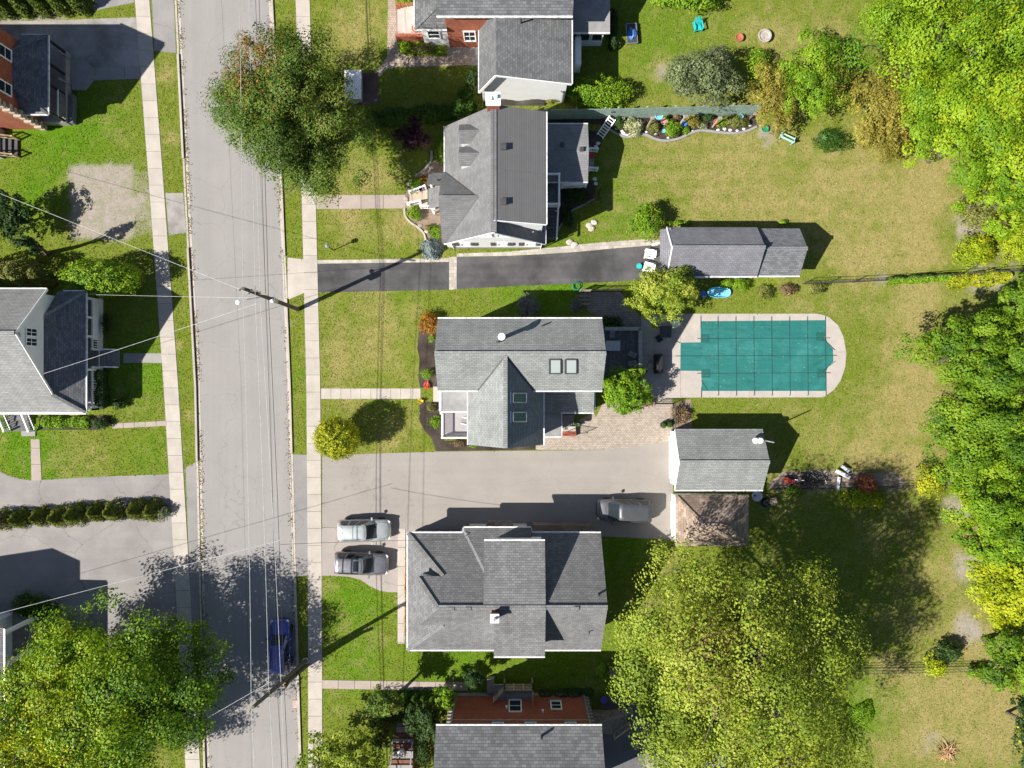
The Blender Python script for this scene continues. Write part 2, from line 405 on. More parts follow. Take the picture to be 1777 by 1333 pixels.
SW_R = ext([(0, 513), (340, 523.5), (670, 531.5), (1000, 534), (1333, 535)])
def band(a, b, y0, y1, da=0, db=0, step=60):
    ys = list(np.arange(y0, y1, step))+[y1]
    return [(interp(a, y)+da, y) for y in ys]+[(interp(b, y)+db, y) for y in ys[::-1]]
sheet('road', band(ROAD_L, ROAD_R, -1400, 2700), .006, ROAD)
sheet('gutter_pan', band(KERB_L, ROAD_L, -300, 1700, 5, 0), .014, CONC_LT)
sheet('gutter_pan', band(ROAD_R, KERB_R, -300, 1700, 0, -4), .014, CONC_LT)
for fr in (.47, .80):  # thin lines, darker than the asphalt, running the length of the road
    m = MB(); pp = [(interp(ROAD_L, y)*(1-fr)+interp(ROAD_R, y)*fr, y) for y in range(-300, 1701, 80)]
    for a, b in zip(pp[:-1], pp[1:]): m.bar(P(*a)+V(0, 0, .007), P(*b)+V(0, 0, .007), .035, .004)
    struct(m.build('road_line', m_asphalt('dark_line', (.17, .16, .155)) if fr < .5 else MAT['dark_line']))
def kerb(tab, y0, y1, h, w, side):
    m = MB(); ys = list(np.arange(y0, y1, 40))+[y1]
    for ya, yb in zip(ys[:-1], ys[1:]):
        a, b = P(interp(tab, ya), ya), P(interp(tab, yb), yb)
        s = .08*side
        m.prism([(a.x, a.y), (b.x, b.y), (b.x+w*side, b.y), (a.x+w*side, a.y)], .0, h)
    return struct(m.build('kerb', CONC_LT))
for y0, y1, h in ((-300, 94, .03), (95, 275, .15), (276, 430, .03), (431, 800, .16), (801, 1235, .03), (1236, 1700, .15)): kerb(KERB_L, y0, y1, h, .17, 1)
for y0, y1, h in ((-300, 444, .13), (445, 518, .03), (519, 786, .13), (787, 1002, .03), (1003, 1700, .13)): kerb(KERB_R, y0, y1, h, .17, -1)
def slab_walk(name, quads, mat, z=.035, bed=None):
    """a walk of separately cast slabs over a bed of joint sand"""
    o = sheet(name, bed, .008, CONC_D)
    for q in quads:
        w = px_poly(q, z); c = sum(w, Vector())/4
        jit = rnd.uniform(-.004, .004)
        MB().slab([p+(c-p).normalized()*.018+Vector((0, 0, jit)) for p in w], .05).build('concrete_slab', mat, o)
    return o
def walk_v(name, tab, width, y0, y1, step, mat):
    q = []; y = y0
    while y < y1:
        e = min(y+step, y1)
        q.append([(interp(tab, y), y), (interp(tab, y)+width, y), (interp(tab, e)+width, e), (interp(tab, e), e)]); y = e
    return slab_walk(name, q, mat, bed=band(tab, tab, y0, y1, -.6, width+.6))
walk_v('sidewalk', SW_L, 25.5, -30, 1365, 29.3, CONC)
walk_v('sidewalk', SW_R, 24.5, -30, 1365, 29.6, CONC)
def walk_h(name, x0, x1, yt0, yt1, w, n, mat):
    q = []
    for i in range(n):
        a, b = i/n, (i+1)/n; xa, xb = x0+(x1-x0)*a, x0+(x1-x0)*b; ya, yb = yt0+(yt1-yt0)*a, yt0+(yt1-yt0)*b
        q.append([(xa, ya), (xb, yb), (xb, yb+w), (xa, ya+w)])
    return slab_walk(name, q, mat, bed=[(x0, yt0), (x1, yt1), (x1, yt1+w), (x0, yt0+w)])
walk_h('front_walk', 549, 704, 339, 338, 24, 4, CONC_PINK)
walk_h('front_walk', 557, 730, 674, 674, 18.5, 10, CONC)
walk_h('side_walk', 559, 812, 1180, 1184, 15, 9, CONC_PINK)
walk_h('side_walk', 195, 290, 735, 730, 9, 5, CONC_PINK)
walk_h('front_walk', 214, 281, 613, 613, 17, 2, CONC_GREY)
walk_h('front_walk', 163, 243, 118, 115, 22, 3, CONC_GREY)
slab_walk('side_walk', [[(53, 762), (69, 762), (69.5, 778), (53.5, 778)], [(53.5, 778), (69.5, 778), (71, 806), (54, 806)], [(54, 806), (71, 806), (72.5, 834), (54.5, 834)]], CONC_PINK, bed=[(53, 762), (69, 762), (72.5, 834), (54.5, 834)])
walk_v('house_walk', [(0, 690), (2000, 690)], 13.5, 917, 1117, 33, CONC_LT)
# driveways
sheet('driveway', [(559, 790), (757, 784), (1046, 781), (1097, 776), (1166, 765), (1170, 937), (1048, 931), (704, 930), (704, 918), (559, 915)], .012, DRIVE_TAN)
sheet('parking_pad', [(558.5, 916), (690, 916), (690, 1028), (674, 1027.5), (659, 1025.5), (643, 1018), (625, 1006), (605, 1001), (583, 999.5), (558.5, 999)], .013, m_asphalt('pad_concrete', (.30, .266, .244), crack=.4, patch=.08))
sheet('driveway', [(551.5, 458), (779, 455), (779, 503), (552, 507.5)], .012, DRIVE_BLACK)
sheet('driveway', [(793, 446), (880, 444.5), (940, 441.5), (995, 438), (1060, 432), (1120, 427), (1150, 424), (1150, 484), (1120, 486), (990, 492.5), (880, 497), (793, 502)], .012, DRIVE_BLACK)
for pts in ([(551, 451.5), (779, 448), (779, 454.6), (551, 457.6)], [(779.4, 446), (792.6, 445.5), (792.6, 502), (779.4, 503)],
            [(793, 440), (880, 437), (964, 429), (1040, 421), (1120, 415), (1148, 418), (1148, 424), (1120, 426.6), (1060, 431.6), (995, 437.6), (940, 441), (880, 444), (793, 445.6)]):
    sheet('paver_border', pts, .018, PAVER_B)
sheet('driveway_apron', [(499, 447), (527, 450), (528.5, 508), (503, 519), (499, 519)], .016, CONC)
sheet('driveway_apron', [(507.5, 789), (533, 789), (534, 1000), (514, 1000)], .014, APRON)
sheet('driveway', [(-120, 812), (0, 819), (15, 826), (38, 831.5), (53, 834), (184, 827), (296, 823), (299.5, 893), (-120, 905)], .012, DRIVE_GREY)
sheet('driveway', [(-120, 905), (299.5, 893.5), (304.5, 1000), (309, 1095), (200, 1105), (90, 1100), (-120, 1120)], .014, DRIVE_GREY)
sheet('driveway_apron', [(322, 812), (341, 801), (345, 1000), (346, 1090), (334, 1090), (329, 1000)], .016, APRON)
sheet('driveway', [(-120, 48), (0, 38), (130, 34), (236, 30), (245, 116), (160, 118), (112, 120), (-120, 120)], .012, GRAVEL)
sheet('driveway', [(120, -60), (232, -60), (233, 4), (214, 8), (165, 18), (120, 12)], .012, APRON)
sheet('driveway_apron', [(262, -30), (300.5, -30), (305.5, 92), (268, 88)], .014, APRON)
sheet('gravel_strip', [(287, 335), (318, 335), (323, 404), (293, 408)], .010, GRAVEL)
sheet('driveway', [(1046, 1212), (1092, 1206), (1110, 1235), (1165, 1333), (1175, 1420), (1046, 1420)], .012, m_asphalt('dark_drive', (.12, .12, .125), crack=.4, patch=.2))
sheet('yard_gravel', [(1118, 1310), (1210, 1296), (1320, 1330), (1330, 1420), (1130, 1420)], .014, GRAVEL)
# paver patio and path
sheet('paver_patio', [(930, 757), (944, 757), (1031, 716), (1034, 724), (1046, 700), (1112, 690), (1167, 690.5), (1166, 765), (1097, 776), (1046, 781), (930, 781)], .020, PAVER)
sheet('brick_path', [(674, -40), (689, -40), (689, 75), (694, 92), (708, 98), (774, 97), (820, 100), (820, 112), (774, 115), (690, 116), (668, 122), (660, 133), (650, 126), (662, 112), (672, 98)], .016, PAVER_P)
sheet('yard_slab', [(776, 74), (830, 72), (832, 114), (776, 112)], .012, CONC_GREY)
sheet('shaded_patio', [(1006, 508), (1075, 505), (1113, 552), (1113, 573), (1095, 572), (1020, 540)], .016, PAVER_D)
# pool surround
arc = [(1421, 544.5), (1438, 550), (1454.5, 565), (1464, 585), (1468.6, 611), (1467, 636), (1459, 660), (1447, 677), (1429, 689.5)]
sheet('pool_deck', [(1113, 548)]+[(1170, 544.5)]+arc+[(1300, 690), (1200, 690), (1168, 691), (1135, 691), (1112, 660)], .022, DECKC)
deck = bpy.data.objects['pool_deck']
for a, b in (((1136, 548), (1136, 690)), ((1113, 618), (1180, 618)), ((1181, 545), (1181, 595)), ((1181, 643), (1181, 690)), ((1300, 545), (1300, 556)), ((1300, 679), (1300, 690)), ((1468, 611), (1447, 611))):
    MB().bar(P(*a)+V(0, 0, .0235), P(*b)+V(0, 0, .0235), .02, .004).build('control_joint', CONC_D, deck)
# planting beds
sheet('mulch_bed', [(728, 560), (724, 605), (728, 622), (726, 655), (729, 673), (770, 673), (770, 553), (742, 551)], .02, MULCH)
sheet('mulch_bed', [(728, 697), (728, 730), (735, 745), (748, 760), (757, 783), (929, 780.5), (929, 765), (770, 765), (764, 697)], .02, MULCH)
bed = [(945, 207), (1056, 205), (1310, 199), (1314, 219), (1297, 227.5), (1274, 232), (1245, 230), (1218, 227), (1200, 231), (1178, 241), (1155, 245), (1137, 242), (1117, 234), (1085, 238), (1056, 225), (1040, 216), (947, 216)]
sheet('mulch_bed', bed, .02, MULCH)
sheet('mulch_bed', [(945, 315), (1034, 315), (1042, 345), (1005, 360), (985, 372), (966, 408), (945, 414)], .02, MULCH)
sheet('mulch_bed', [(1021, 225), (1046, 230), (1044, 252), (1036, 262), (1021, 262)], .02, MULCH)
sheet('flower_bed', [(742, 283), (760, 275), (776, 300), (776, 425), (764, 424), (735, 408), (722, 394), (706, 378), (701, 362), (702, 338), (714, 318)], .018, SOIL)
sheet('fence_bed', [(1200, 745), (1167, 745), (1167, 701), (1199, 692), (1201, 712)], .022, SOIL)
sheet('dirt_strip', [(1335, 838), (1360, 818), (1420, 816), (1500, 820), (1560, 826), (1575, 845), (1335, 848)], .012, m_asphalt('bare_dirt', (.26, .205, .165), patch=.3))
sheet('hedge_bed', [(-100, 886), (0, 886), (290, 880), (296, 896), (150, 906), (-100, 914)], .018, MULCH)
sheet('side_bed', [(66, 723), (190, 720), (196, 736), (170, 746), (70, 746)], .018, MULCH)
sheet('rock_bed', [(602, 128), (655, 126), (660, 182), (604, 182)], .018, m_asphalt('dark_chips', (.09, .065, .06), patch=.5))
def edging(name, pts, mat, w, h, label):
    m = MB()
    for a, b in zip(pts[:-1], pts[1:]): m.bar(P(*a)+V(0, 0, h/2), P(*b)+V(0, 0, h/2), w, h)
    return struct(m.build(name, mat))
def smooth_px(pts, n=6):
    out = []
    for i in range(len(pts)-1):
        p0, p1, p2, p3 = pts[max(i-1, 0)], pts[i], pts[i+1], pts[min(i+2, len(pts)-1)]
        for k in range(n):
            t = k/n
            out.append(tuple(.5*((2*p1[j])+(-p0[j]+p2[j])*t+(2*p0[j]-5*p1[j]+4*p2[j]-p3[j])*t*t+(-p0[j]+3*p1[j]-3*p2[j]+p3[j])*t**3) for j in (0, 1)))
    return out+[pts[-1]]
edging('bed_edging', smooth_px([(1046, 218), (1056, 225), (1085, 238), (1117, 234), (1137, 242), (1155, 245), (1178, 241), (1200, 231), (1218, 227), (1245, 230), (1274, 232), (1297, 227.5), (1313, 220)]), CONC_GREY, .2, .14, '')
edging('bed_edging', smooth_px([(749, 262), (748, 280), (735, 296), (720, 307)]), CONC_GREY, .2, .14, '')
edging('bed_edging', smooth_px([(702, 362), (703, 375), (712, 386), (725, 395), (735, 405), (739, 418)]), CONC_LT, .16, .14, '')
edging('bed_edging', smooth_px([(1036, 343), (1010, 357), (988, 369), (974, 390), (964, 410)]), CONC_GREY, .16, .12, '')

# ------------------------------------------------------------------ the lawns: one ground sheet, its dry and lush patches carried as grass colour
DRY = [(1600, 520, 45, 1.2), (1610, 590, 45, 1.2), (1555, 600, 30, .9), (1560, 690, 40, 1.1), (1610, 700, 40, 1.2), (1500, 790, 50, 1.0), (1560, 800, 45, 1.1), (1690, 1200, 60, 1.2), (1740, 1230, 50, 1.3), (1600, 1280, 50, 1.0), (1560, 1300, 50, .8), (1600, 330, 60, 1.2), (1500, 450, 60, 1.0), (1590, 430, 50, 1.1), (1330, 350, 60, .8), (1220, 340, 50, .7), (1250, 290, 150, .55), (1480, 330, 130, .75), (1575, 350, 80, .9), (1630, 290, 45, 1.0), (1540, 440, 70, .85), (640, 610, 85, .75), (640, 520, 60, .5), (600, 370, 45, .8),
       (690, 395, 45, .7), (600, 60, 60, .65), (640, 30, 50, .5), (1590, 560, 70, .9), (1600, 640, 60, 1), (1575, 730, 70, 1), (1590, 800, 50, 1.1), (1430, 770, 80, .6), (1330, 800, 40, .5),
       (1640, 1240, 110, .95), (1730, 1270, 60, 1.1), (1690, 1110, 60, 1.1), (1560, 1180, 70, .7), (1590, 1090, 60, .6), (1690, 930, 60, .7), (1250, 160, 40, .5), (1150, 120, 25, .6), (1340, 60, 60, .5), (1440, 80, 60, .55),
       (690, 745, 50, .6), (600, 690, 30, .7), (640, 310, 40, .7), (290, 130, 14, .9), (300, 240, 14, .8), (130, 775, 55, .5), (1420, 520, 60, .45), (1380, 880, 60, .4), (1150, 970, 30, .5), (1120, 1050, 30, .5), (660, 800, 20, .6), (720, 540, 20, .7),
       (1700, 620, 120, .5), (1700, 300, 120, .4), (310, 600, 10, .8), (326, 720, 10, .8), (505, 330, 12, .7), (1540, 900, 80, .4), (1620, 1000, 60, .5)]
LUSH = [(100, 230, 110, 1), (60, 330, 60, .9), (60, 790, 70, 1), (40, 760, 60, 1), (260, 790, 60, .5), (620, 1040, 60, .9), (800, 1150, 110, .8), (620, 1150, 60, .7), (950, 503, 90, 1), (1500, 1230, 50, 1.1), (1080, 950, 60, .8), (1150, 60, 80, .6), (1090, 380, 60, .6), (700, 500, 60, .3), (960, 1140, 100, .8), (245, 640, 60, .9), (1440, 255, 40, .5), (1040, 300, 60, .4), (520, 650, 12, .7), (515, 400, 12, .6), (640, 180, 60, .3)]
DIRT = [(187, 342, 46, 1.3), (215, 390, 28, .9), (170, 385, 34, .9), (300, 360, 12, 1.2), (1685, 400, 40, 1.2), (1700, 360, 30, 1.1), (1660, 880, 45, .9), (1690, 980, 40, 1.0), (1530, 482, 22, .9), (1700, 480, 40, .9), (1400, 830, 60, .5), (1545, 835, 25, 1.0), (1630, 1290, 45, .6), (1680, 1090, 35, 1.0), (1150, 125, 22, .8), (1330, 232, 22, 1.0), (1480, 245, 30, .5), (1560, 250, 30, .7), (505, 560, 9, .6), (1330, 250, 15, .8), (80, 20, 50, .9), (20, 28, 40, .9), (1740, 480, 60, .7), (660, 200, 20, .5), (100, 205, 18, .8)]
rs = np.random.RandomState(3)
class VNoise:
    def __init__(s, seed): s.t = np.random.RandomState(seed).rand(256, 256)
    def __call__(s, x, y):
        xi = np.floor(x).astype(int); yi = np.floor(y).astype(int); fx = x-xi; fy = y-yi
        fx = fx*fx*(3-2*fx); fy = fy*fy*(3-2*fy); t = s.t
        g = lambda i, j: t[(xi+i) % 256, (yi+j) % 256]
        return (g(0, 0)*(1-fx)+g(1, 0)*fx)*(1-fy)+(g(0, 1)*(1-fx)+g(1, 1)*fx)*fy
vn = VNoise(11)
def fbm(x, y): return (vn(x, y)*.5+vn(x*2.1+7, y*2.1)*.28+vn(x*4.3, y*4.3+3)*.22)
def lawn_colour(X, Y):
    px = X*S+CX; py = CY-Y*S
    def field(bl):
        f = np.zeros_like(X)
        for x, y, r, a in bl: f = np.maximum(f, a*np.exp(-(((px-x)**2+(py-y)**2)/(r*r))))
        return f
    n = fbm(X*.45, Y*.45); n2 = fbm(X*1.7+40, Y*1.7+9); nn = .5*n+.5*n2
    dry = np.clip((field(DRY)*1.2+(nn-.5)*2.2), 0, 1.15); lush = np.clip(field(LUSH)+(n-.5)*.7, 0, 1.1)
    dd = field(DIRT)
    for x0, y0, x1, y1, a in ((128, 292, 226, 408, 1.25), (226, 300, 262, 408, .72)):
        q = np.maximum(np.maximum(x0-px, px-x1), np.maximum(y0-py, py-y1)); dd = np.maximum(dd, a*np.clip(1-q/18, 0, 1))
    dirt = np.clip((dd-.5+(nn-.5)*1.1)*2.2, 0, 1)
    mow = (.5+.5*np.sin(py*.23+px*.006))*((px > 1040) & (py > 230) & (py < 470))
    dry = np.clip(dry+.24*mow-.08, 0, 1.1)
    base = np.array([.135, .168, .024]); lu = np.array([.078, .170, .008]); dr = np.array([.285, .232, .098]); di = np.array([.285, .25, .215])
    c = base[None]*(1-lush[:, None])+lu[None]*lush[:, None]
    c = c*(1-np.clip(dry, 0, 1)[:, None]*.85)+dr[None]*np.clip(dry, 0, 1)[:, None]*.85
    c = c*(1-dirt[:, None])+di[None]*dirt[:, None]
    return c, dirt
def pts_in(poly, X, Y):
    ins = np.zeros(len(X), bool); n = len(poly); xs = [p[0] for p in poly]; ys = [p[1] for p in poly]
    bb = (X >= min(xs)) & (X <= max(xs)) & (Y >= min(ys)) & (Y <= max(ys)); idx = np.nonzero(bb)[0]
    if not len(idx): return ins
    x, y = X[idx], Y[idx]; r = np.zeros(len(idx), bool)
    for i in range(n):
        x1, y1 = poly[i]; x2, y2 = poly[(i+1) % n]
        if y1 == y2: continue
        c = ((y1 > y) != (y2 > y)) & (x < (x2-x1)*(y-y1)/(y2-y1)+x1); r ^= c
    ins[idx] = r; return ins
def raw_mesh(name, verts, faces, k, mat, cols=None, domain='POINT', smooth=False, parent=None, loc=None):
    me = bpy.data.meshes.new(name); nv, nf = len(verts), len(faces)
    me.vertices.add(nv); me.vertices.foreach_set('co', verts.astype(np.float32).ravel())
    me.loops.add(nf*k); me.loops.foreach_set('vertex_index', faces.astype(np.int32).ravel())
    me.polygons.add(nf); me.polygons.foreach_set('loop_start', np.arange(0, nf*k, k, dtype=np.int32))
    me.update(calc_edges=True)
    if cols is not None:
        a = me.attributes.new('tint', 'FLOAT_COLOR', domain); cc = np.ones((len(cols), 4), np.float32); cc[:, :3] = cols
        a.data.foreach_set('color', cc.ravel())
    me.materials.append(mat)
    if smooth: me.polygons.foreach_set('use_smooth', np.ones(nf, bool))
    o = bpy.data.objects.new(name, me); COL.objects.link(o)
    if parent is not None: o.parent = parent
    if loc is not None: o.location = loc
    return o
def axis(a, b, st): return np.concatenate([np.array([-320., -160, -100, -70]), np.arange(a, b+st/2, st), np.array([70., 100, 160, 320])])
gx = axis(-52, 52, .4); gy = axis(-42, 42, .4)
GX, GY = np.meshgrid(gx, gy); X = GX.ravel(); Y = GY.ravel()
gc, _ = lawn_colour(X, Y)
nx, ny = len(gx), len(gy); ii = (np.arange(ny-1)[:, None]*nx+np.arange(nx-1)[None]).ravel()
struct(raw_mesh('ground', np.stack([X, Y, np.zeros_like(X)], 1), np.stack([ii, ii+1, ii+1+nx, ii+nx], 1), 4, GRASSMAT, gc))
def make_grass():
    n = 300000
    X = rs.uniform(-46, 46, n); Y = rs.uniform(-35, 35, n); keep = np.ones(n, bool)
    for poly in PAVED: keep &= ~pts_in(poly, X, Y)
    c, dirt = lawn_colour(X, Y); keep &= rs.rand(n) > dirt*1.1
    X, Y, c = X[keep], Y[keep], c[keep]; n = len(X)
    a = rs.rand(n)*6.283; h = rs.uniform(.02, .06, n); w = rs.uniform(.018, .045, n); le = rs.uniform(.03, .12, n)
    dx, dy = np.cos(a), np.sin(a)
    v = np.zeros((n, 4, 3)); base = np.stack([X, Y, np.zeros(n)], 1)
    side = np.stack([-dy*w, dx*w, np.zeros(n)], 1); fwd = np.stack([dx*le, dy*le, h], 1)
    v[:, 0] = base-side; v[:, 1] = base+side; v[:, 2] = base+fwd+side*.6; v[:, 3] = base+fwd-side*.6+np.stack([dx*le*.4, dy*le*.4, h*.1], 1)
    br = rs.uniform(.75, 1.45, n)[:, None]; tanmix = (rs.rand(n) < .16)[:, None]
    cc = np.where(tanmix, np.array([.255, .225, .095])[None], c)*br
    stuff(raw_mesh('lawn_grass', v.reshape(-1, 3), np.arange(n*4).reshape(n, 4), 4, TUFT, cc, 'FACE'))
def litter():
    n = 5200; y = rs.uniform(-40, 1370, n); side = rs.rand(n) < .55
    xl = np.array([interp(ROAD_L, q) for q in y]); xr = np.array([interp(ROAD_R, q) for q in y])
    px = np.where(side, xl-4+np.abs(rs.normal(size=n))*4, xr+3-np.abs(rs.normal(size=n))*4)
    keep = fbm(px*.02, y*.05) > .46; px, y = px[keep], y[keep]; n = len(y)
    pos = np.stack([(px-CX)/S, (CY-y)/S, np.full(n, .03)], 1); nr = np.tile([0, 0, 1.], (n, 1))+rs.normal(size=(n, 3))*.25; nr /= np.linalg.norm(nr, axis=1)[:, None]
    v = leaf_quads(pos, nr, rs.uniform(.05, .14, n), .6); pal = np.array([(.20, .12, .06), (.30, .2, .09), (.11, .075, .04), (.12, .15, .04)])
    stuff(raw_mesh('leaf_litter', v.reshape(-1, 3), np.arange(n*4).reshape(n, 4), 4, TUFT, pal[rs.randint(0, 4, n)], 'FACE'))
    n = 260; px = rs.uniform(1216, 1432, n); y = rs.uniform(557, 678, n); pos = np.stack([(px-CX)/S, (CY-y)/S, np.full(n, .062)], 1); nr = np.tile([0, 0, 1.], (n, 1))+rs.normal(size=(n, 3))*.2; nr /= np.linalg.norm(nr, axis=1)[:, None]
    v = leaf_quads(pos, nr, rs.uniform(.05, .13, n), .6); pal = np.array([(.30, .25, .10), (.18, .12, .06), (.35, .36, .2), (.10, .16, .05)])
    stuff(raw_mesh('fallen_leaves', v.reshape(-1, 3), np.arange(n*4).reshape(n, 4), 4, TUFT, pal[rs.randint(0, 4, n)], 'FACE'))
    n = 26000; X = rs.uniform(-9, 22, n); Y = rs.uniform(-7, 24, n); k = np.zeros(n, bool)
    for o in bpy.data.objects:
        if o.name.startswith('mulch_bed'):
            k |= pts_in([(p.co.x+o.location.x, p.co.y+o.location.y) for p in o.data.vertices[:len(o.data.vertices)//2]], X, Y)
    X, Y = X[k], Y[k]; n = len(X); pos = np.stack([X, Y, rs.uniform(.025, .05, n)], 1); nr = np.tile([0, 0, 1.], (n, 1))+rs.normal(size=(n, 3))*.5; nr /= np.linalg.norm(nr, axis=1)[:, None]
    v = leaf_quads(pos, nr, rs.uniform(.05, .13, n), .4); c = np.array([(.06, .045, .035), (.035, .026, .02), (.11, .085, .07)])[rs.randint(0, 3, n)]
    stuff(raw_mesh('bark_chips', v.reshape(-1, 3), np.arange(n*4).reshape(n, 4), 4, TUFT, c, 'FACE'))
# ------------------------------------------------------------------ foliage
def leaf_quads(pos, nrm, size, aspect=.6, r=rs):
    n = len(pos); t = r.normal(size=(n, 3)); t -= nrm*(t*nrm).sum(1)[:, None]; t /= np.linalg.norm(t, axis=1)[:, None]+1e-9
    b = np.cross(nrm, t); s = size[:, None]
    v = np.zeros((n, 4, 3)); v[:, 0] = pos-t*s*.5; v[:, 1] = pos+b*s*aspect*.5+nrm*s*.06; v[:, 2] = pos+t*s*.5-nrm*s*.1; v[:, 3] = pos-b*s*aspect*.5+nrm*s*.06
    return v
def crown_mesh(rx, ry, rz, nlobe, nleaf, lsize, pal, r, flat=.35, droop=0.0, spread=1.0, accent=None, dense=1.0, fat=1.0, given=None):
    """leaves in clumps on lobes; origin at the crown's centre. returns verts, colours, lobe centres"""
    dirs = []; tries = 0; sep = .86 if nlobe > 20 else .8
    while len(dirs) < nlobe:
        q = r.normal(size=3); q /= np.linalg.norm(q); tries += 1
        if q[2] < -.12: continue
        if all(np.dot(q, w) < sep for w in dirs) or tries > 60*nlobe: dirs.append(q)
    dirs = np.array(dirs); rad = r.uniform(.52, .84, nlobe)*spread
    lc = dirs*rad[:, None]; lr = r.uniform(.19, .36, nlobe)*(14/max(nlobe, 10))**.28
    lc = np.concatenate([lc, [[0, 0, .42], [.18, -.15, .2], [-.2, .15, .15]]]); lr = np.append(lr, [.36, .36, .36])*fat
    if given is not None:
        lc, lr = given; lc = lc.copy()
    nl = len(lc)
    per = lr**2; per /= per.sum()
    ncl = max(int((nlobe*17 if given is None else nl*15)*dense), 24); li = r.choice(nl, ncl, p=per)          # twig clumps over each lobe
    q = r.normal(size=(ncl, 3)); dn = (q[:, 2] < 0) & (r.rand(ncl) < .75); q[dn, 2] *= -1; q /= np.linalg.norm(q, axis=1)[:, None]
    cc = lc[li]+q*lr[li][:, None]*r.uniform(.80, 1.12, ncl)[:, None]*np.array([1, 1, .8]); cr = (.04+.075*r.rand(ncl)**1.4)*(1.0 if nlobe > 9 else 1.5)*(1.0 if given is None else min(1.0, .62+.38*6.0/rx)*1.05)
    ext = np.percentile(np.hypot(cc[:, 0], cc[:, 1])+cr, 96); kk = .97/ext if given is None else 1.0; cc[:, :2] *= kk; lc[:, :2] *= kk
    lobe_t = r.rand(nl); cb = np.clip(.55*lobe_t[li]+.45*r.rand(ncl), 0, 1)
    ci = r.choice(ncl, nleaf, p=cr**1.5/(cr**1.5).sum())
    sh = r.normal(size=(nleaf, 3)); sh /= np.linalg.norm(sh, axis=1)[:, None]; fl = (sh[:, 2] < 0) & (r.rand(nleaf) < .7); sh[fl, 2] *= -1
    off = sh*(r.uniform(.5, 1.1, nleaf)+.45*(r.rand(nleaf)**7))[:, None]*np.array([1.25, 1.25, .7])
    pos = cc[ci]+off*cr[ci][:, None]*1.3
    if droop: pos[:, 2] -= droop*(pos[:, 0]**2+pos[:, 1]**2)
    nrm = sh*.85+q[ci]*.55+r.normal(size=(nleaf, 3))*.30+np.array([0, 0, .12]); nrm /= np.linalg.norm(nrm, axis=1)[:, None]
    sc = np.array([rx, ry, rz]); P3 = pos*sc
    size = lsize*(.45+.9*r.rand(nleaf)**1.3)
    v = leaf_quads(P3, nrm, size, r.uniform(.55, .8), r)
    pal = np.array(pal); t = np.clip(cb[ci]*.95+r.rand(nleaf)*.22-.08, 0, .999)*(len(pal)-1); k = t.astype(int); f = (t-k)[:, None]
    col = pal[k]*(1-f)+pal[np.minimum(k+1, len(pal)-1)]*f
    if accent is not None:
        for ax, ay, ar, ac, pr in accent:
            dd = (pos[:, 0]-ax)**2+(pos[:, 1]-ay)**2; w = (np.exp(-dd/(ar*ar))*pr > r.rand(nleaf))
            clm = (np.exp(-((cc[:, 0]-ax)**2+(cc[:, 1]-ay)**2)/(ar*ar))*pr > r.rand(ncl))
            w &= clm[ci] | (r.rand(nleaf) < .25)
            col[w] = np.array(ac)*r.uniform(.75, 1.2, w.sum())[:, None]
    col = col*r.uniform(.84, 1.16, nleaf)[:, None]
    return v, col, lc*sc, cc*sc
PAL = {
 'maple': [(.022, .062, .008), (.065, .128, .014), (.125, .195, .022), (.22, .255, .042)],
 'lime': [(.045, .115, .006), (.115, .225, .008), (.20, .325, .010), (.30, .38, .014)],
 'green': [(.035, .09, .006), (.085, .175, .008), (.145, .25, .010), (.215, .30, .014)],
 'yellowgreen': [(.11, .15, .008), (.24, .29, .012), (.38, .40, .016), (.45, .44, .022)],
 'ash': [(.085, .145, .012), (.185, .26, .022), (.305, .365, .036), (.43, .46, .085)],
 'gold': [(.12, .105, .018), (.21, .185, .028), (.30, .26, .042), (.36, .31, .065)],
 'citron': [(.14, .2, .006), (.24, .32, .008), (.34, .40, .010), (.4, .42, .015)],
 'olive': [(.08, .10, .02), (.14, .16, .03), (.2, .21, .05), (.26, .26, .08)],
 'greygreen': [(.06, .075, .045), (.11, .13, .07), (.17, .22, .09), (.25, .3, .15)],
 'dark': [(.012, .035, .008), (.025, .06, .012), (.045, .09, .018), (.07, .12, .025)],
 'hedge': [(.02, .065, .006), (.045, .11, .010), (.075, .15, .012)],
 'bush': [(.06, .14, .008), (.12, .24, .010), (.19, .32, .014), (.27, .37, .022)],
 'purple': [(.02, .008, .012), (.045, .014, .022), (.08, .025, .035)],
 'orange': [(.16, .07, .008), (.32, .15, .012), (.42, .22, .03)],
 'blue': [(.14, .18, .18), (.21, .26, .26), (.28, .34, .34)],
 'silver': [(.12, .12, .12), (.19, .19, .19), (.26, .27, .25)],
 'brown': [(.10, .065, .03), (.19, .13, .07), (.28, .2, .12)],
 'red': [(.16, .05, .025), (.30, .09, .045), (.38, .15, .08)],
 'white': [(.06, .11, .02), (.3, .33, .15), (.5, .5, .32), (.55, .54, .42)],
 'cedar': [(.03, .055, .006), (.07, .105, .010), (.125, .165, .014)],
 'cedar2': [(.05, .07, .008), (.12, .15, .016), (.2, .23, .03)],
}
SEED = [100]
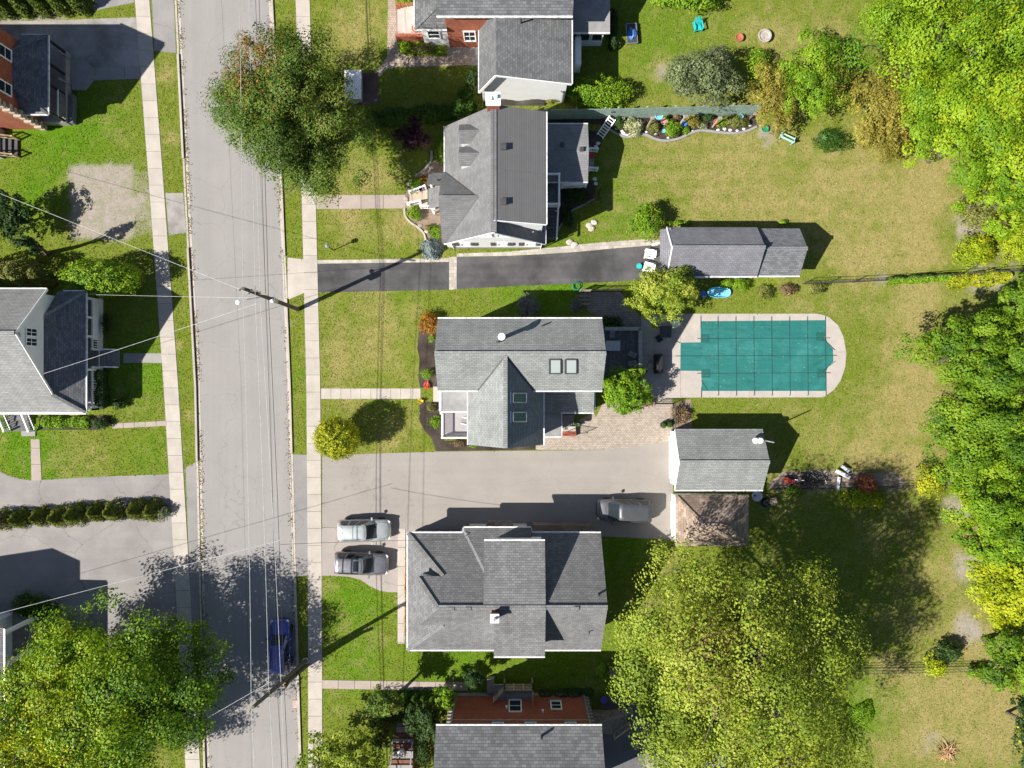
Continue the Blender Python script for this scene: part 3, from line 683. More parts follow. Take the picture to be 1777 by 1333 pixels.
def tree(name, label, cat, px, py, rx, ry, ztop, zbot, nleaf, lsize, pal, lobes=16, base=None, group=None, droop=0.0, accent=None, limb=True, spread=1.0, trunk=.0, dense=1.0, fat=1.0, lobes_px=None):
    """px,py: where the crown's middle shows in the photograph; rx,ry in photo pixels (at the crown's height)"""
    SEED[0] += 1; r = np.random.RandomState(SEED[0])
    zc = (ztop+zbot)/2; c = P(px, py, zc); k = (H-zc)/H/S
    b = P(*base) if base else Vector((c.x, c.y, 0))
    root = thing(name, label, cat, (b.x, b.y, 0), group)
    given = None
    if lobes_px:
        q = np.array(lobes_px, float); lc_ = np.stack([(q[:, 0]-px)/rx, (py-q[:, 1])/ry, np.zeros(len(q))], 1); dd = lc_[:, 0]**2+lc_[:, 1]**2
        lc_[:, 2] = .60-1.0*dd+r.uniform(-.22, .25, len(q)); lc_ = np.concatenate([lc_, lc_[dd < .5]*np.array([.8, .8, 0])+np.array([0, 0, -.05])]); lr_ = np.append(q[:, 2], q[dd < .5, 2]*1.1); given = (lc_, lr_/rx*1.0)
    v, col, lc, cc = crown_mesh(rx*k/1.0, ry*k/1.0, (ztop-zbot)/2, lobes, nleaf, lsize, PAL[pal], r, droop=droop, accent=accent, spread=spread, dense=dense, fat=fat, given=given)
    off = np.array([c.x-b.x, c.y-b.y, zc]); v = v+off
    v[:, :, 2] = np.maximum(v[:, :, 2], .03)
    n = len(v)
    raw_mesh('crown', v.reshape(-1, 3), np.arange(n*4).reshape(n, 4), 4, LEAF, col, 'FACE', parent=root)
    m = MB(); tr = trunk if trunk else max(.05, .028*ztop)
    org = Vector((b.x, b.y, 0)); top = Vector((c.x, c.y, zc)); mid = org.lerp(top, .5)+Vector((r.uniform(-.2, .2), r.uniform(-.2, .2), 0))
    m.tube([org, mid, top, top+Vector((0, 0, (ztop-zc)*.55))], [tr*1.25, tr*.85, tr*.5, tr*.12], 8)
    if limb:
        for q in lc:
            e = Vector((c.x, c.y, zc))+Vector(q); s = mid.lerp(top, r.uniform(.1, .9)); mm = s.lerp(e, .55)+Vector((0, 0, .1*ztop*r.uniform(0, .6)))
            m.tube([s, mm, e], [tr*.42, tr*.25, tr*.08], 6)
        for q in cc[::3]:
            e = Vector((c.x, c.y, zc))+Vector(q); j = int(np.argmin(((lc-q)**2).sum(1))); s = Vector((c.x, c.y, zc))+Vector(lc[j])
            m.tube([s, s.lerp(e, .5)+Vector(r.normal(size=3)*.12), e], [tr*.09, tr*.06, tr*.03], 4)
    m.build('trunk', BARK, root, smooth=True)
    return root
def shrub(name, label, px, py, rx, ry, h, nleaf, lsize, pal, group=None, lobes=7, cat='shrub', accent=None, spread=.75):
    return tree(name, label, cat, px, py, rx*1.08, ry*1.08, h, min(.1, h*.1)-h*.35, nleaf, lsize, pal, lobes=lobes, group=group, limb=False, trunk=.05, spread=spread, accent=accent, fat=1.5, dense=1.5)
def conifer(name, label, px, py, rpx, h, n, lsize, pal, group=None, cat='conifer', ybase=None):
    SEED[0] += 1; r = np.random.RandomState(SEED[0]); b = P(px, py); root = thing(name, label, cat, (b.x, b.y, 0), group); rr = rpx/S
    u = r.rand(n)**.75; z = h*(1-u)*.97+.04; a = r.rand(n)*6.283; rad = rr*(u**.8)*r.uniform(.72, 1.04, n)*(1+.13*np.sin(a*5+z*4))
    pos = np.stack([rad*np.cos(a), rad*np.sin(a), z], 1)
    nrm = np.stack([np.cos(a)*.8, np.sin(a)*.8, np.full(n, .5)], 1)+r.normal(size=(n, 3))*.35; nrm /= np.linalg.norm(nrm, axis=1)[:, None]
    v = leaf_quads(pos, nrm, lsize*r.uniform(.6, 1.3, n), .55, r); p = np.array(PAL[pal]); t = r.rand(n)*(len(p)-1.001); k = t.astype(int); f = (t-k)[:, None]
    col = (p[k]*(1-f)+p[k+1]*f)*r.uniform(.8, 1.2, n)[:, None]
    v[:, :, 2] = np.maximum(v[:, :, 2], .02)
    raw_mesh('crown', v.reshape(-1, 3), np.arange(n*4).reshape(n, 4), 4, NEEDLE, col, 'FACE', parent=root)
    MB().tube([b, b+V(0, 0, h*.8)], [.07, .02], 6).build('trunk', BARK, root)
    return root
def hedge(name, label, a, b, wpx, h, n, lsize, pal, group=None, cat='hedge', zb=0.0):
    SEED[0] += 1; r = np.random.RandomState(SEED[0]); A, B = P(*a), P(*b); root = thing(name, label, cat, tuple((A+B)/2), group); org = (A+B)/2
    d = (B-A); Ln = d.length; d.normalize(); s = Vector((-d.y, d.x, 0)); w = wpx/S
    u = r.rand(n)*Ln; ph = r.rand()*6; ang = r.uniform(-.15, 3.29, n)
    wob = 1+.14*np.sin(u*2.2+ph)+.10*np.sin(u*5.1+ph*2)
    cs, sn = np.cos(ang), np.sin(ang); sq = .72+.28/np.maximum(np.abs(cs), np.abs(sn))*.9
    lat = cs*w/2*wob*sq*r.uniform(.85, 1.05, n); z = np.maximum(sn*h*wob*r.uniform(.88, 1.04, n), .03)+zb
    endt = np.minimum(1, np.sqrt(np.clip(np.minimum(u, Ln-u)/(w*.5), 0, 1))+.15); lat = lat*endt; z = z*(.55+.45*endt)
    pos = np.array(A-org)[None]+np.array(d)[None]*u[:, None]+np.array(s)[None]*lat[:, None]; pos[:, 2] = z
    nrm = np.array(s)[None]*cs[:, None]+np.array([0, 0, 1.])[None]*np.maximum(sn, .1)[:, None]+r.normal(size=(n, 3))*.5; nrm /= np.linalg.norm(nrm, axis=1)[:, None]
    v = leaf_quads(pos, nrm, lsize*r.uniform(.6, 1.3, n), .6, r); p = np.array(PAL[pal]); t = np.clip(fbm(pos[:, 0]*1.5, pos[:, 1]*1.5)*.8+r.rand(n)*.4-.1, 0, .999)*(len(p)-1); k = t.astype(int); f = (t-k)[:, None]
    col = (p[k]*(1-f)+p[np.minimum(k+1, len(p)-1)]*f)*r.uniform(.8, 1.2, n)[:, None]
    raw_mesh('foliage', v.reshape(-1, 3), np.arange(n*4).reshape(n, 4), 4, LEAF, col, 'FACE', parent=root)
    m = MB(); k = max(2, int(Ln/.8))
    for i in range(k):
        q = A.lerp(B, (i+.5)/k); m.tube([q, q+V(0, 0, h*.7+zb)], [.04, .015], 5)
    stuff(m.build('stems', BARK, root))
    return root

def ball(name, label, cat, px, py, rx, ry, zc, rz, n, lsize, pal, lump=.07):
    """a dense clipped-looking round crown"""
    SEED[0] += 1; r = np.random.RandomState(SEED[0]); c = P(px, py, zc); k = (H-zc)/H/S; root = thing(name, label, cat, (c.x, c.y, 0))
    q = r.normal(size=(n, 3)); q /= np.linalg.norm(q, axis=1)[:, None]; a = np.arctan2(q[:, 1], q[:, 0])
    lm = fbm(a*2.6+20, q[:, 2]*4+20)+.6*fbm(a*6+50, q[:, 2]*9+3); lm = (lm-lm.mean())/lm.std()
    pos = q*(1+lump*lm)[:, None]*(r.uniform(.84, 1.03, n)+.12*r.rand(n)**8)[:, None]*np.array([rx*k, ry*k, rz]); pos[:, 2] += zc
    nrm = q/np.array([rx*k, ry*k, rz]); nrm /= np.linalg.norm(nrm, axis=1)[:, None]; nrm = nrm+r.normal(size=(n, 3))*.42+np.array([0, 0, .1]); nrm /= np.linalg.norm(nrm, axis=1)[:, None]
    pos[:, 2] = np.maximum(pos[:, 2], .05)
    v = leaf_quads(pos, nrm, lsize*r.uniform(.55, 1.3, n), .6, r); p = np.array(PAL[pal]); t = np.clip(.5+.22*lm+r.normal(size=n)*.16, 0, .999)*(len(p)-1); kk = t.astype(int); f = (t-kk)[:, None]
    col = (p[kk]*(1-f)+p[np.minimum(kk+1, len(p)-1)]*f)*r.uniform(.8, 1.2, n)[:, None]
    raw_mesh('crown', v.reshape(-1, 3), np.arange(n*4).reshape(n, 4), 4, LEAF, col, 'FACE', parent=root)
    MB().tube([V(c.x, c.y, 0), V(c.x, c.y, zc+rz*.4)], [.09, .03], 7).build('trunk', BARK, root)
    return root
# ------------------------------------------------------------------ buildings
GUTTER = m_plain('gutter_white', (.62, .62, .62), .5, var=.25, scale=4)
def foot(pts): PAVED.append([(p[0], p[1]) for p in pts])
def rect(x0, x1, y0, y1): return [(x0, y0), (x1, y0), (x1, y1), (x0, y1)]
def roof_part(parent, planes, mat, name='roof', t=.13):
    m = MB()
    for p in planes: m.slab(p, t)
    return m.build(name, mat, parent)
def gutter(parent, a, b, out=(0, 0), mat=None, w=.10, h=.12, name='gutter'):
    o = Vector((out[0], out[1], 0))*.05
    return MB().bar(Vector(a)+o-V(0, 0, .05), Vector(b)+o-V(0, 0, .05), w, h).build(name, mat or GUTTER, parent)
def ridge(parent, a, b, mat, w=.3):
    return MB().bar(Vector(a)+V(0, 0, .012), Vector(b)+V(0, 0, .012), w, .035).build('ridge_cap', mat, parent)
def gable(x0, x1, y0, y1, ze, zr, axis='x'):
    """eave rectangle, ridge along axis. returns the two planes and the ridge ends"""
    if axis == 'x':
        ym = (y0+y1)/2; a, b = V(x0, ym, zr), V(x1, ym, zr)
        return [[V(x0, y1, ze), a, b, V(x1, y1, ze)], [V(x0, y0, ze), V(x1, y0, ze), b, a]], (a, b)
    xm = (x0+x1)/2; a, b = V(xm, y0, zr), V(xm, y1, zr)
    return [[V(x0, y0, ze), a, b, V(x0, y1, ze)], [V(x1, y0, ze), V(x1, y1, ze), b, a]], (a, b)
def gable_wall(parent, x0, x1, y0, y1, ze, zr, axis, mat, ov=.35, t=.2, z0=0.0):
    m = MB(); sl = (zr-ze)/(((y1-y0) if axis == 'x' else (x1-x0))/2); zt = ze+ov*sl-t; zp = zr-t
    X0, X1, Y0, Y1 = x0+ov, x1-ov, y0+ov, y1-ov
    if axis == 'x':
        ym = (y0+y1)/2; prof = [(Y0, z0), (Y1, z0), (Y1, zt), (ym, zp), (Y0, zt)]
        vs = [(X0, a, b) for a, b in prof]+[(X1, a, b) for a, b in prof]
    else:
        xm = (x0+x1)/2; prof = [(X0, z0), (X1, z0), (X1, zt), (xm, zp), (X0, zt)]
        vs = [(a, Y0, b) for a, b in prof]+[(a, Y1, b) for a, b in prof]
    m.mesh(vs, [(0, 1, 2, 3, 4), (9, 8, 7, 6, 5)]+[(i, 5+i, 5+(i+1) % 5, (i+1) % 5) for i in range(5)])
    foot(rect(X0, X1, Y0, Y1))
    return m.build('wall', mat, parent)
def window(parent, c, n, w, h, muntin=(1, 2), fm=None, gm=None, name='window'):
    """c centre on the wall, n outward (x,y)"""
    c = Vector(c); n = Vector((n[0], n[1], 0)).normalized(); t = Vector((-n.y, n.x, 0)); m = MB(); z = V(0, 0, 1)
    c = c+n*.03; f = .09
    for s in (-1, 1):
        m.bar(c+t*s*(w/2)-z*h/2, c+t*s*(w/2)+z*h/2, f, .10); 
    m.bar(c-t*(w/2+f/2)-z*h/2-n*0, c+t*(w/2+f/2)-z*h/2, .14, .09); m.bar(c-t*(w/2+f/2)+z*(h/2+f/2), c+t*(w/2+f/2)+z*(h/2+f/2), .12, f)
    for i in range(1, muntin[0]): m.bar(c+t*(w*(i/muntin[0]-.5))-z*h/2, c+t*(w*(i/muntin[0]-.5))+z*h/2, .05, .05)
    for i in range(1, muntin[1]): m.bar(c-t*w/2+z*h*(i/muntin[1]-.5), c+t*w/2+z*h*(i/muntin[1]-.5), .05, .05)
    o = m.build(name, fm or WHITE, parent)
    MB().bar(c-t*w/2-n*.015, c+t*w/2-n*.015, .02, h).build('pane', gm or GLASS, o)
    return o
def shutter(parent, c, n, w, h, mat):
    n = Vector((n[0], n[1], 0)).normalized(); t = Vector((-n.y, n.x, 0)); c = Vector(c)+n*.03
    m = MB(); m.bar(c-t*w/2, c+t*w/2, .05, h)
    for i in range(7): m.bar(c-t*w*.38+V(0, 0, h*(i/7-.42))+n*.03, c+t*w*.38+V(0, 0, h*(i/7-.42))+n*.03, .025, h*.06)
    return m.build('shutter', mat, parent)
def railing(parent, pts, mat, h=.9, gap=.16, z0=None, r=.05, name='railing', base=.1, posts=True):
    m = MB(); pts = [Vector(p) for p in pts]
    for a, b in zip(pts[:-1], pts[1:]):
        u = V(0, 0, 1); m.bar(a+u*h, b+u*h, r*2, r*1.4); m.bar(a+u*base, b+u*base, r*1.2, r*1.2)
        n = max(2, int((b-a).length/gap))
        for i in range(1, n):
            q = a.lerp(b, i/n); m.bar(q+u*base, q+u*h, r*.8, r*.8)
    if posts:
        for p in pts: m.bar(p, p+V(0, 0, h+.08), r*2.4, r*2.4)
    return m.build(name, mat, parent)
def steps(parent, a, b, width, n, z1, z0, mat, name='step', thick=None):
    """flight from a (top, z1) to b (bottom, z0), plan points; each tread its own part"""
    a, b = Vector((a[0], a[1], 0)), Vector((b[0], b[1], 0)); d = (b-a); Ln = d.length; d.normalize(); s = Vector((-d.y, d.x, 0)); run = Ln/n
    for i in range(n):
        z = z1+(z0-z1)*(i+.5)/n if n > 1 else z1; q = a+d*run*(i+.5)
        hh = thick if thick else z
        MB().box((q.x, q.y, z-hh/2), (run*.98, width, hh), math.atan2(d.y, d.x)).build(name, mat, parent)
def roof_vent(parent, p, s=.42, mat=None, h=.22):
    m = MB(); m.box((p.x, p.y, p.z+h/2), (s, s, h)); m.box((p.x, p.y, p.z+h+.02), (s*1.15, s*1.15, .05)); return m.build('roof_vent', mat or DARK, parent)
def pipe(parent, p, h=.5, r=.06, mat=None):
    return MB().tube([p-V(0, 0, .1), p+V(0, 0, h)], r, 8).build('vent_pipe', mat or DARK, parent)
def chimney(parent, p, w, d, h, brick, cap):
    c = MB().box((p.x, p.y, p.z+h/2-.6), (w, d, h+1.2)).build('chimney', brick, parent)
    MB().box((p.x, p.y, p.z+h+.06), (w+.14, d+.14, .12)).build('chimney_cap', cap, c)
    for s in (-.2, .22): MB().lathe([(.13, 0), (.12, .2), (.15, .22), (.13, .26)], (p.x+s*w, p.y, p.z+h+.12), 10).build('flue', WHITE, c)
    return c
def skylight(parent, pts, mat_f, mat_g):
    """pts: four corners on the roof plane (world)"""
    c = sum(pts, Vector())/4; n = (pts[1]-pts[0]).cross(pts[2]-pts[0]).normalized()
    if n.z < 0: n = -n
    m = MB()
    for i in range(4): m.bar(pts[i]+n*.06, pts[(i+1) % 4]+n*.06, .09, .14)
    f = m.build('skylight', mat_f, parent)
    MB().poly([c+(p-c)*.96+n*.07 for p in pts]).build('pane', mat_g, f)
    return f
def door(parent, c, n, w, h, mat):
    n = Vector((n[0], n[1], 0)).normalized(); t = Vector((-n.y, n.x, 0)); c = Vector(c)+n*.03
    o = MB().bar(c-t*w/2, c+t*w/2, .06, h).build('door', mat, parent)
    MB().box(tuple(c+t*w*.38+n*.06), (.06, .06, .12)).build('handle', STEEL, o); return o

# --- the grey-green roofed house in the middle (front gable, skylights, deck) -------------------------------------------------
def house_centre():
    ze, zr = 6.9, 9.2; x0, x1 = P(759.5, 0, ze).x, P(1045, 0, ze).x; y1, y0 = P(0, 553, ze).y, P(0, 678, ze).y
    h = thing('house', 'house with grey-green shingle roof, front gable and four skylights beside the pool', 'house', ((x0+x1)/2, (y0+y1)/2, 0))
    pl, rd = gable(x0, x1, y0, y1, ze, zr); roof = roof_part(h, pl, SH_H3); ridge(h, rd[0], rd[1], SH_H3)
    gable_wall(h, x0, x1, y0, y1, ze, zr, 'x', CREAM_SIDE)
    gutter(h, (x0, y1, ze), (x1, y1, ze), (0, 1)); gutter(h, (x0, y0, ze), (x1, y0, ze), (0, -1))
    # front cross gable, ridge running to the street side
    zf = 6.1; fx0, fx1 = P(812.5, 0, zf).x, P(943, 0, zf).x; fy0 = P(0, 772, zf).y; xm = (fx0+fx1)/2; zt = 9.05
    ym = (y0+y1)/2; yv = ym-(zr-zt)/((zr-ze)/((y1-y0)/2))
    sl = (zt-zf)/((fx1-fx0)/2)
    # where the side planes meet the main roof's south plane at eave height ze
    dxe = (ze-zf)/sl; yb = y0
    A, B = V(xm, fy0, zt), V(xm, yv, zt)
    Lp = [V(fx0, fy0, zf), A, B, V(fx0+dxe, yb, ze), V(fx0, yb, zf)]; Rp = [V(fx1, fy0, zf), V(fx1, yb, zf), V(fx1-dxe, yb, ze), B, A]
    roof_part(h, [Lp, Rp], SH_H3, 'front_roof'); ridge(h, A, B, SH_H3)
    gutter(h, (fx1, fy0, zf), (fx1, yb-.1, zf), (1, 0)); gutter(h, (fx0, fy0, zf), (fx0, yb-.1, zf), (-1, 0), w=.08)
    MB().bar(Lp[3]+V(0, 0, .03), B+V(0, 0, .03), .12, .02).build('valley_flashing', DARK, h); MB().bar(Rp[2]+V(0, 0, .03), B+V(0, 0, .03), .12, .02).build('valley_flashing', DARK, h)
    gable_wall(h, fx0, fx1, fy0, yb+1.0, zf, zt, 'y', CREAM_SIDE)
    window(h, (xm, fy0+.35, 2.0), (0, -1), 1.6, 1.3, (2, 2)); window(h, (xm, fy0+.35, 5.2), (0, -1), .9, 1.2)
    # skylights
    S_ = pl[1]
    for x in (953.5, 981): skylight(h, [hit(x, 623.5, S_), hit(x+19.5, 623.5, S_), hit(x+19.5, 647.5, S_), hit(x, 647.5, S_)], DARK, GLASS_W)
    for y in (682.5, 715.5):
        q = [hit(889, y, Rp[:3]), hit(912, y, Rp[:3]), hit(912, y+16, Rp[:3]), hit(889, y+16, Rp[:3])]
        s = skylight(h, q, STEEL, GLASS_G); MB().bar(q[0]+V(-.12, .08, .1), q[3]+V(-.12, -.08, .1), .1, .1).build('flashing', WHITE, s)
    c = hit(871, 587, pl[0])
    st = MB().lathe([(.16, -.3), (.16, 1.35), (.12, 1.4), (.26, 1.42), (.26, 1.6), (.1, 1.68)], tuple(c), 14).build('chimney_stack', STEEL, h, True)
    MB().lathe([(.27, 0), (.27, .04), (.05, .1)], (c.x, c.y, c.z+1.62), 14).build('cap', WHITE, st)
    roof_vent(h, hit(863, 594, pl[0]), .14, h=.3); pipe(h, hit(940, 566, pl[0]), .45)
    # entry porch: flat roof, white fascia, then the open porch with its white rail
    zp = 3.0; a, b = P(765, 677, zp), P(815, 714, zp)
    roof_part(h, [[V(a.x, a.y, zp), V(b.x+.3, a.y, zp), V(b.x+.3, b.y, zp), V(a.x, b.y, zp)]], FLATROOF, 'porch_roof', .2)
    gutter(h, (a.x, a.y+.3, zp), (a.x, b.y, zp), (-1, 0), w=.2, h=.22); gutter(h, (a.x, b.y, zp), (b.x, b.y, zp), (0, -1), w=.1)
    foot(rect(a.x, b.x, P(0, 762).y, a.y))
    zd = .55; p0, p1 = P(767, 716, 1.45), P(813, 760, 1.45)
    MB().prism(rect(p0.x-.02, p1.x, p1.y-.02, p0.y+2.0), 0, zd).build('porch_floor', m_concrete('porch_grey', (.34, .32, .33), rand=0), h)
    railing(h, [(p1.x, p1.y, zd), (p0.x, p1.y, zd), (p0.x, p0.y, zd)], WHITE, .95, .15, r=.055)
    for q in ((p0.x+.05, p0.y, zd), (p0.x+.05, p0.y+1.7, zd)): MB().bar(q, (q[0], q[1], zp-.2), .18, .18).build('porch_post', WHITE, h)
    steps(h, (P(765, 0).x, P(0, 684).y), (P(752, 0).x, P(0, 684).y), 1.3, 2, .4, .1, CONC, 'step')
    door(h, (P(800, 0, 2).x, P(0, 679).y, 1.7), (0, -1), .95, 2.1, RED)
    # low rear roofs beside the front gable and side-door steps
    zb = 3.1; e0 = P(1030.5, 716, zb); w0 = P(945, 680, zb)
    roof_part(h, [[V(w0.x-.3, y0+.4, zb+.55), V(e0.x, y0+.4, zb+.55), V(e0.x, e0.y, zb), V(w0.x-.3, e0.y, zb)]], SH_H3, 'side_roof')
    gutter(h, (P(974, 0, zb).x, e0.y, zb), (e0.x, e0.y, zb), (0, -1)); 
    zl = 2.85; q = P(974, 757.5, zl)
    roof_part(h, [[V(w0.x-.3, e0.y+.8, zl+.06), V(q.x, e0.y+.8, zl), V(q.x, q.y, zl), V(w0.x-.3, q.y, zl+.06)]], FLATROOF, 'entry_roof', .18)
    gutter(h, (q.x, e0.y-.05, zl), (q.x, q.y, zl), (1, 0), w=.07); gutter(h, (w0.x, q.y, zl), (q.x, q.y, zl), (0, -1), w=.09)
    MB().prism(rect(fx1-.4, P(1026, 0).x, e0.y+.35, y0+.5), 0, zb-.05).build('rear_wall', CREAM_SIDE, h); MB().prism(rect(fx1-.4, q.x-.25, q.y+.3, e0.y+.3), 0, zl-.16).build('entry_wall', CREAM_SIDE, h)
    foot(rect(fx1-.4, P(1026, 0).x, e0.y+.35, y0+.5)); foot(rect(fx1-.4, P(1020, 0).x, q.y, e0.y+.3))
    steps(h, (P(976, 0).x, P(0, 733).y), (P(996, 0).x, P(0, 733).y), 1.3, 5, .75, .15, CONC_GREY, 'step')
    for yy in (719, 752): railing(h, [P(976, yy, 0)+V(0, 0, .7), P(1018, yy-2, 0)], BLACK, .9, .3, r=.02, posts=True)
    pb = MB(); A1, B1 = P(975.5, 746.5), P(999, 756.5); pb.prism(rect(A1.x, B1.x, B1.y, A1.y), 0, .45); pl_ = pb.build('planter_wall', BRICK_D, h)
    MB().prism(rect(A1.x-.04, B1.x-.05, A1.y-.06, A1.y+.35), .45, .52).build('coping', CONC_LT, pl_)
    # rear deck
    dk0, dk1 = P(1049, 571, 1.2), P(1110.5, 648, 1.2); zdk = .5
    fl = MB().prism(rect(dk0.x-.6, dk1.x, dk1.y-.6, dk0.y), 0, zdk-.05).build('deck_frame', WOOD_G, h); foot(rect(dk0.x-.6, dk1.x, dk1.y-.6, dk0.y))
    n = 22; wd = (dk1.x-dk0.x+.6)/n
    for i in range(n): MB().box((dk0.x-.6+wd*(i+.5), (dk0.y+dk1.y-.6)/2, zdk-.02), (wd*.93, dk0.y-dk1.y+.58, .05)).build('deck_board', WOOD_G, fl)
    m = MB(); u = V(0, 0, zdk+.95); c1, c2, c3 = V(dk0.x, dk0.y, 0), V(dk1.x, dk0.y, 0), V(dk1.x, dk1.y, 0)
    for a_, b_ in ((c1, c2), (c2, c3)):
        m.bar(a_+u, b_+u, .3, .05); m.bar(a_+V(0, 0, zdk+.15), b_+V(0, 0, zdk+.15), .05, .1)
        k = int((b_-a_).length/.14)
        for i in range(k): q_ = a_.lerp(b_, i/k); m.bar(q_+V(0, 0, zdk+.1), q_+u, .04, .04)
    m.build('deck_railing', m_plain('greyed_rail', (.30, .30, .29), .8, var=.2, scale=5), h)
    return h
house_centre()

# --- white house north of it: steep west roof with two gabled dormers, shed dormer to the east --------------------------------
def house_white():
    x0, x1, y0, y1, ze, zr = -5.52, 2.72, 11.5, 21.15, 3.2, 7.5; xm = (x0+x1)/2
    h = thing('house', 'white clapboard house with steep grey roof and two small gabled dormers', 'house', (xm, (y0+y1)/2, 0))
    pl, rd = gable(x0, x1, y0, y1, ze, zr, 'y'); roof_part(h, pl, SH_H2); ridge(h, rd[0], rd[1], SH_H2, .45)
    gable_wall(h, x0, x1, y0, y1, ze, zr, 'y', WHITE_SIDE, ov=.3)
    W_ = pl[0]
    # shed dormer over nearly the whole east slope
    sy0 = 12.42; zsd = 6.15; ex = 2.66
    sd = [V(xm-.02, sy0, zr+.06), V(ex, sy0, zsd), V(ex, y1+.03, zsd), V(xm-.02, y1+.03, zr+.06)]
    roof_part(h, [sd], SH_H2E, 'dormer_roof'); gutter(h, sd[1], sd[2], (1, 0), w=.09)
    MB().mesh([(xm, sy0+.03, zr-.1), (ex-.25, sy0+.03, zsd-.05), (ex-.25, sy0+.03, 3.3), (xm, y1-.35, zr-.1), (ex-.25, y1-.35, zsd-.05), (ex-.25, y1-.35, 3.3)],
              [(0, 2, 1), (3, 4, 5), (1, 2, 5, 4), (0, 1, 4, 3), (0, 3, 5, 2)]).build('dormer_wall', WHITE_SIDE, h)
    gutter(h, pl[1][0], pl[1][1], (1, 0), w=.09); gutter(h, pl[0][0], pl[0][3], (-1, 0), w=.07)
    for a, b in ((pl[0][0], rd[0]), (rd[0], pl[1][0])): MB().bar(a+V(0, -.03, -.08), b+V(0, -.03, -.08), .06, .16).build('rake_board', WHITE, h)
    MB().bar(V(xm, sy0-.03, zr-.03), V(ex, sy0-.03, zsd-.1), .06, .2).build('rake_board', WHITE, h)
    for y in (256, 351): roof_vent(h, hit(873, y, sd[:3]), .42)
    pipe(h, hit(925, 404, [pl[1][0], pl[1][1], pl[1][2]]), .35, .05, STEEL)
    # two dormers facing the street
    for py in (229.5, 268.5):
        zd, zt = 5.55, 6.35; yc = P(0, py, 5.9).y; hw = .74; xf = P(798.5, 0, zd).x
        f = lambda z: x0+(z-ze)/(zr-ze)*(xm-x0)
        A, B = V(xf-.06, yc, zt), V(f(zt), yc, zt)
        pn = [V(xf-.06, yc+hw, zd), A, B, V(f(zd), yc+hw, zd)]; ps = [V(xf-.06, yc-hw, zd), V(f(zd), yc-hw, zd), B, A]
        dr = roof_part(h, [pn, ps], SH_H2, 'dormer_roof', .09)
        zb = ze+(xf-x0)/(xm-x0)*(zr-ze)-.15; xb = f(zd)
        MB().mesh([(xf+.08, yc-hw-.03, zb), (xf+.08, yc+hw-.1, zb), (xf+.08, yc+hw-.1, zd), (xf+.08, yc, zt-.12), (xf+.08, yc-hw-.03, zd-.02), (xb, yc-hw-.03, zd-.02), (xb, yc+hw-.1, zd)],
                  [(4, 3, 2, 1, 0), (0, 5, 4), (1, 2, 6)]).build('dormer_wall', WHITE_SIDE, dr)
        window(h, (xf+.08, yc, (zb+zd)/2+.1), (-1, 0), .7, .75)
    # street-side cross gable and the porch roof hung from it
    zc = 6.2; yc = 14.5; yn, ys = 17.4, 11.56; xw = -5.72; f = lambda z: x0+(z-ze)/(zr-ze)*(xm-x0)
    A, B = V(xw, yc, zc), V(f(zc), yc, zc)
    N_ = [V(xw, yn, ze+.02), A, B, V(x0, yn, ze+.02)]; S_ = [V(xw, ys, ze+.02), V(x0, ys, ze+.02), B, A]
    roof_part(h, [N_, S_], SH_H2, 'cross_roof'); ridge(h, A, B, SH_H2, .35)
    for q in (N_[3], S_[1]): MB().bar(q+V(0, 0, .05), B+V(0, 0, .05), .1, .02).build('valley_flashing', DARK, h)
    MB().mesh([(xw+.15, ys+.3, 0), (xw+.15, yn-.3, 0), (xw+.15, yn-.3, ze+.1), (xw+.15, yc, zc-.15), (xw+.15, ys+.3, ze+.1), (x0+.4, ys+.3, 0), (x0+.4, yn-.3, 0), (x0+.4, yn-.3, ze+.1), (x0+.4, yc, zc-.15), (x0+.4, ys+.3, ze+.1)],
              [(4, 3, 2, 1, 0), (0, 5, 9, 4), (1, 2, 7, 6)]).build('cross_wall', WHITE_SIDE, h)
    q = P(743, 299.5, 3.15); xo = q.x; yq = P(0, 321, 4.0).y; yz = P(0, 360, 3.3).y
    roof_part(h, [[V(xo, q.y, 3.12), V(xw+.05, q.y, 3.12), V(xw+.05, yq, 4.15), V(xo, yq, 4.15)]], SH_H2, 'porch_roof', .1)
    roof_part(h, [[V(xo, yq, 3.0), V(xw-.05, yq, 3.75), V(xw-.05, yz, 3.75), V(xo, yz, 3.0)]], SH_H2, 'porch_roof', .1)
    pipe(h, hit(760, 313, [V(xo, q.y, 3.12), V(xw, q.y, 3.12), V(xw, yq, 4.15)]), .4, .07)
    MB().prism(rect(xo+.25, xw+.2, yz+.15, q.y-.3), 0, .5).build('porch_floor', WOOD, h); foot(rect(xo-1.6, xw+.2, yz-.6, q.y-.3))
    for yy in (yz+.2, yq+.3): MB().bar((xo+.2, yy, .5), (xo+.2, yy, 3.0), .16, .16).build('porch_post', WHITE, h)
    # front steps with white rails
    z5 = .5; a, b = P(735, 346), P(711, 346)
    steps(h, (P(743, 0).x, a.y), (b.x, b.y), 1.5, 4, .46, .08, m_concrete('buff_step', (.40, .33, .26)), 'step')
    for (p, q_) in (((740, 330, .5), (732, 333, .5)), ((732, 333, .45), (712, 337, .08)), ((732, 355, .45), (712, 357, .08)), ((755, 365, .5), (733, 364, .5))):
        railing(h, [P(*p[:2])+V(0, 0, p[2]), P(*q_[:2])+V(0, 0, q_[2])], WHITE, .85, .16, r=.06)
    # south gable wall windows with shutters
    yw = y0+.3
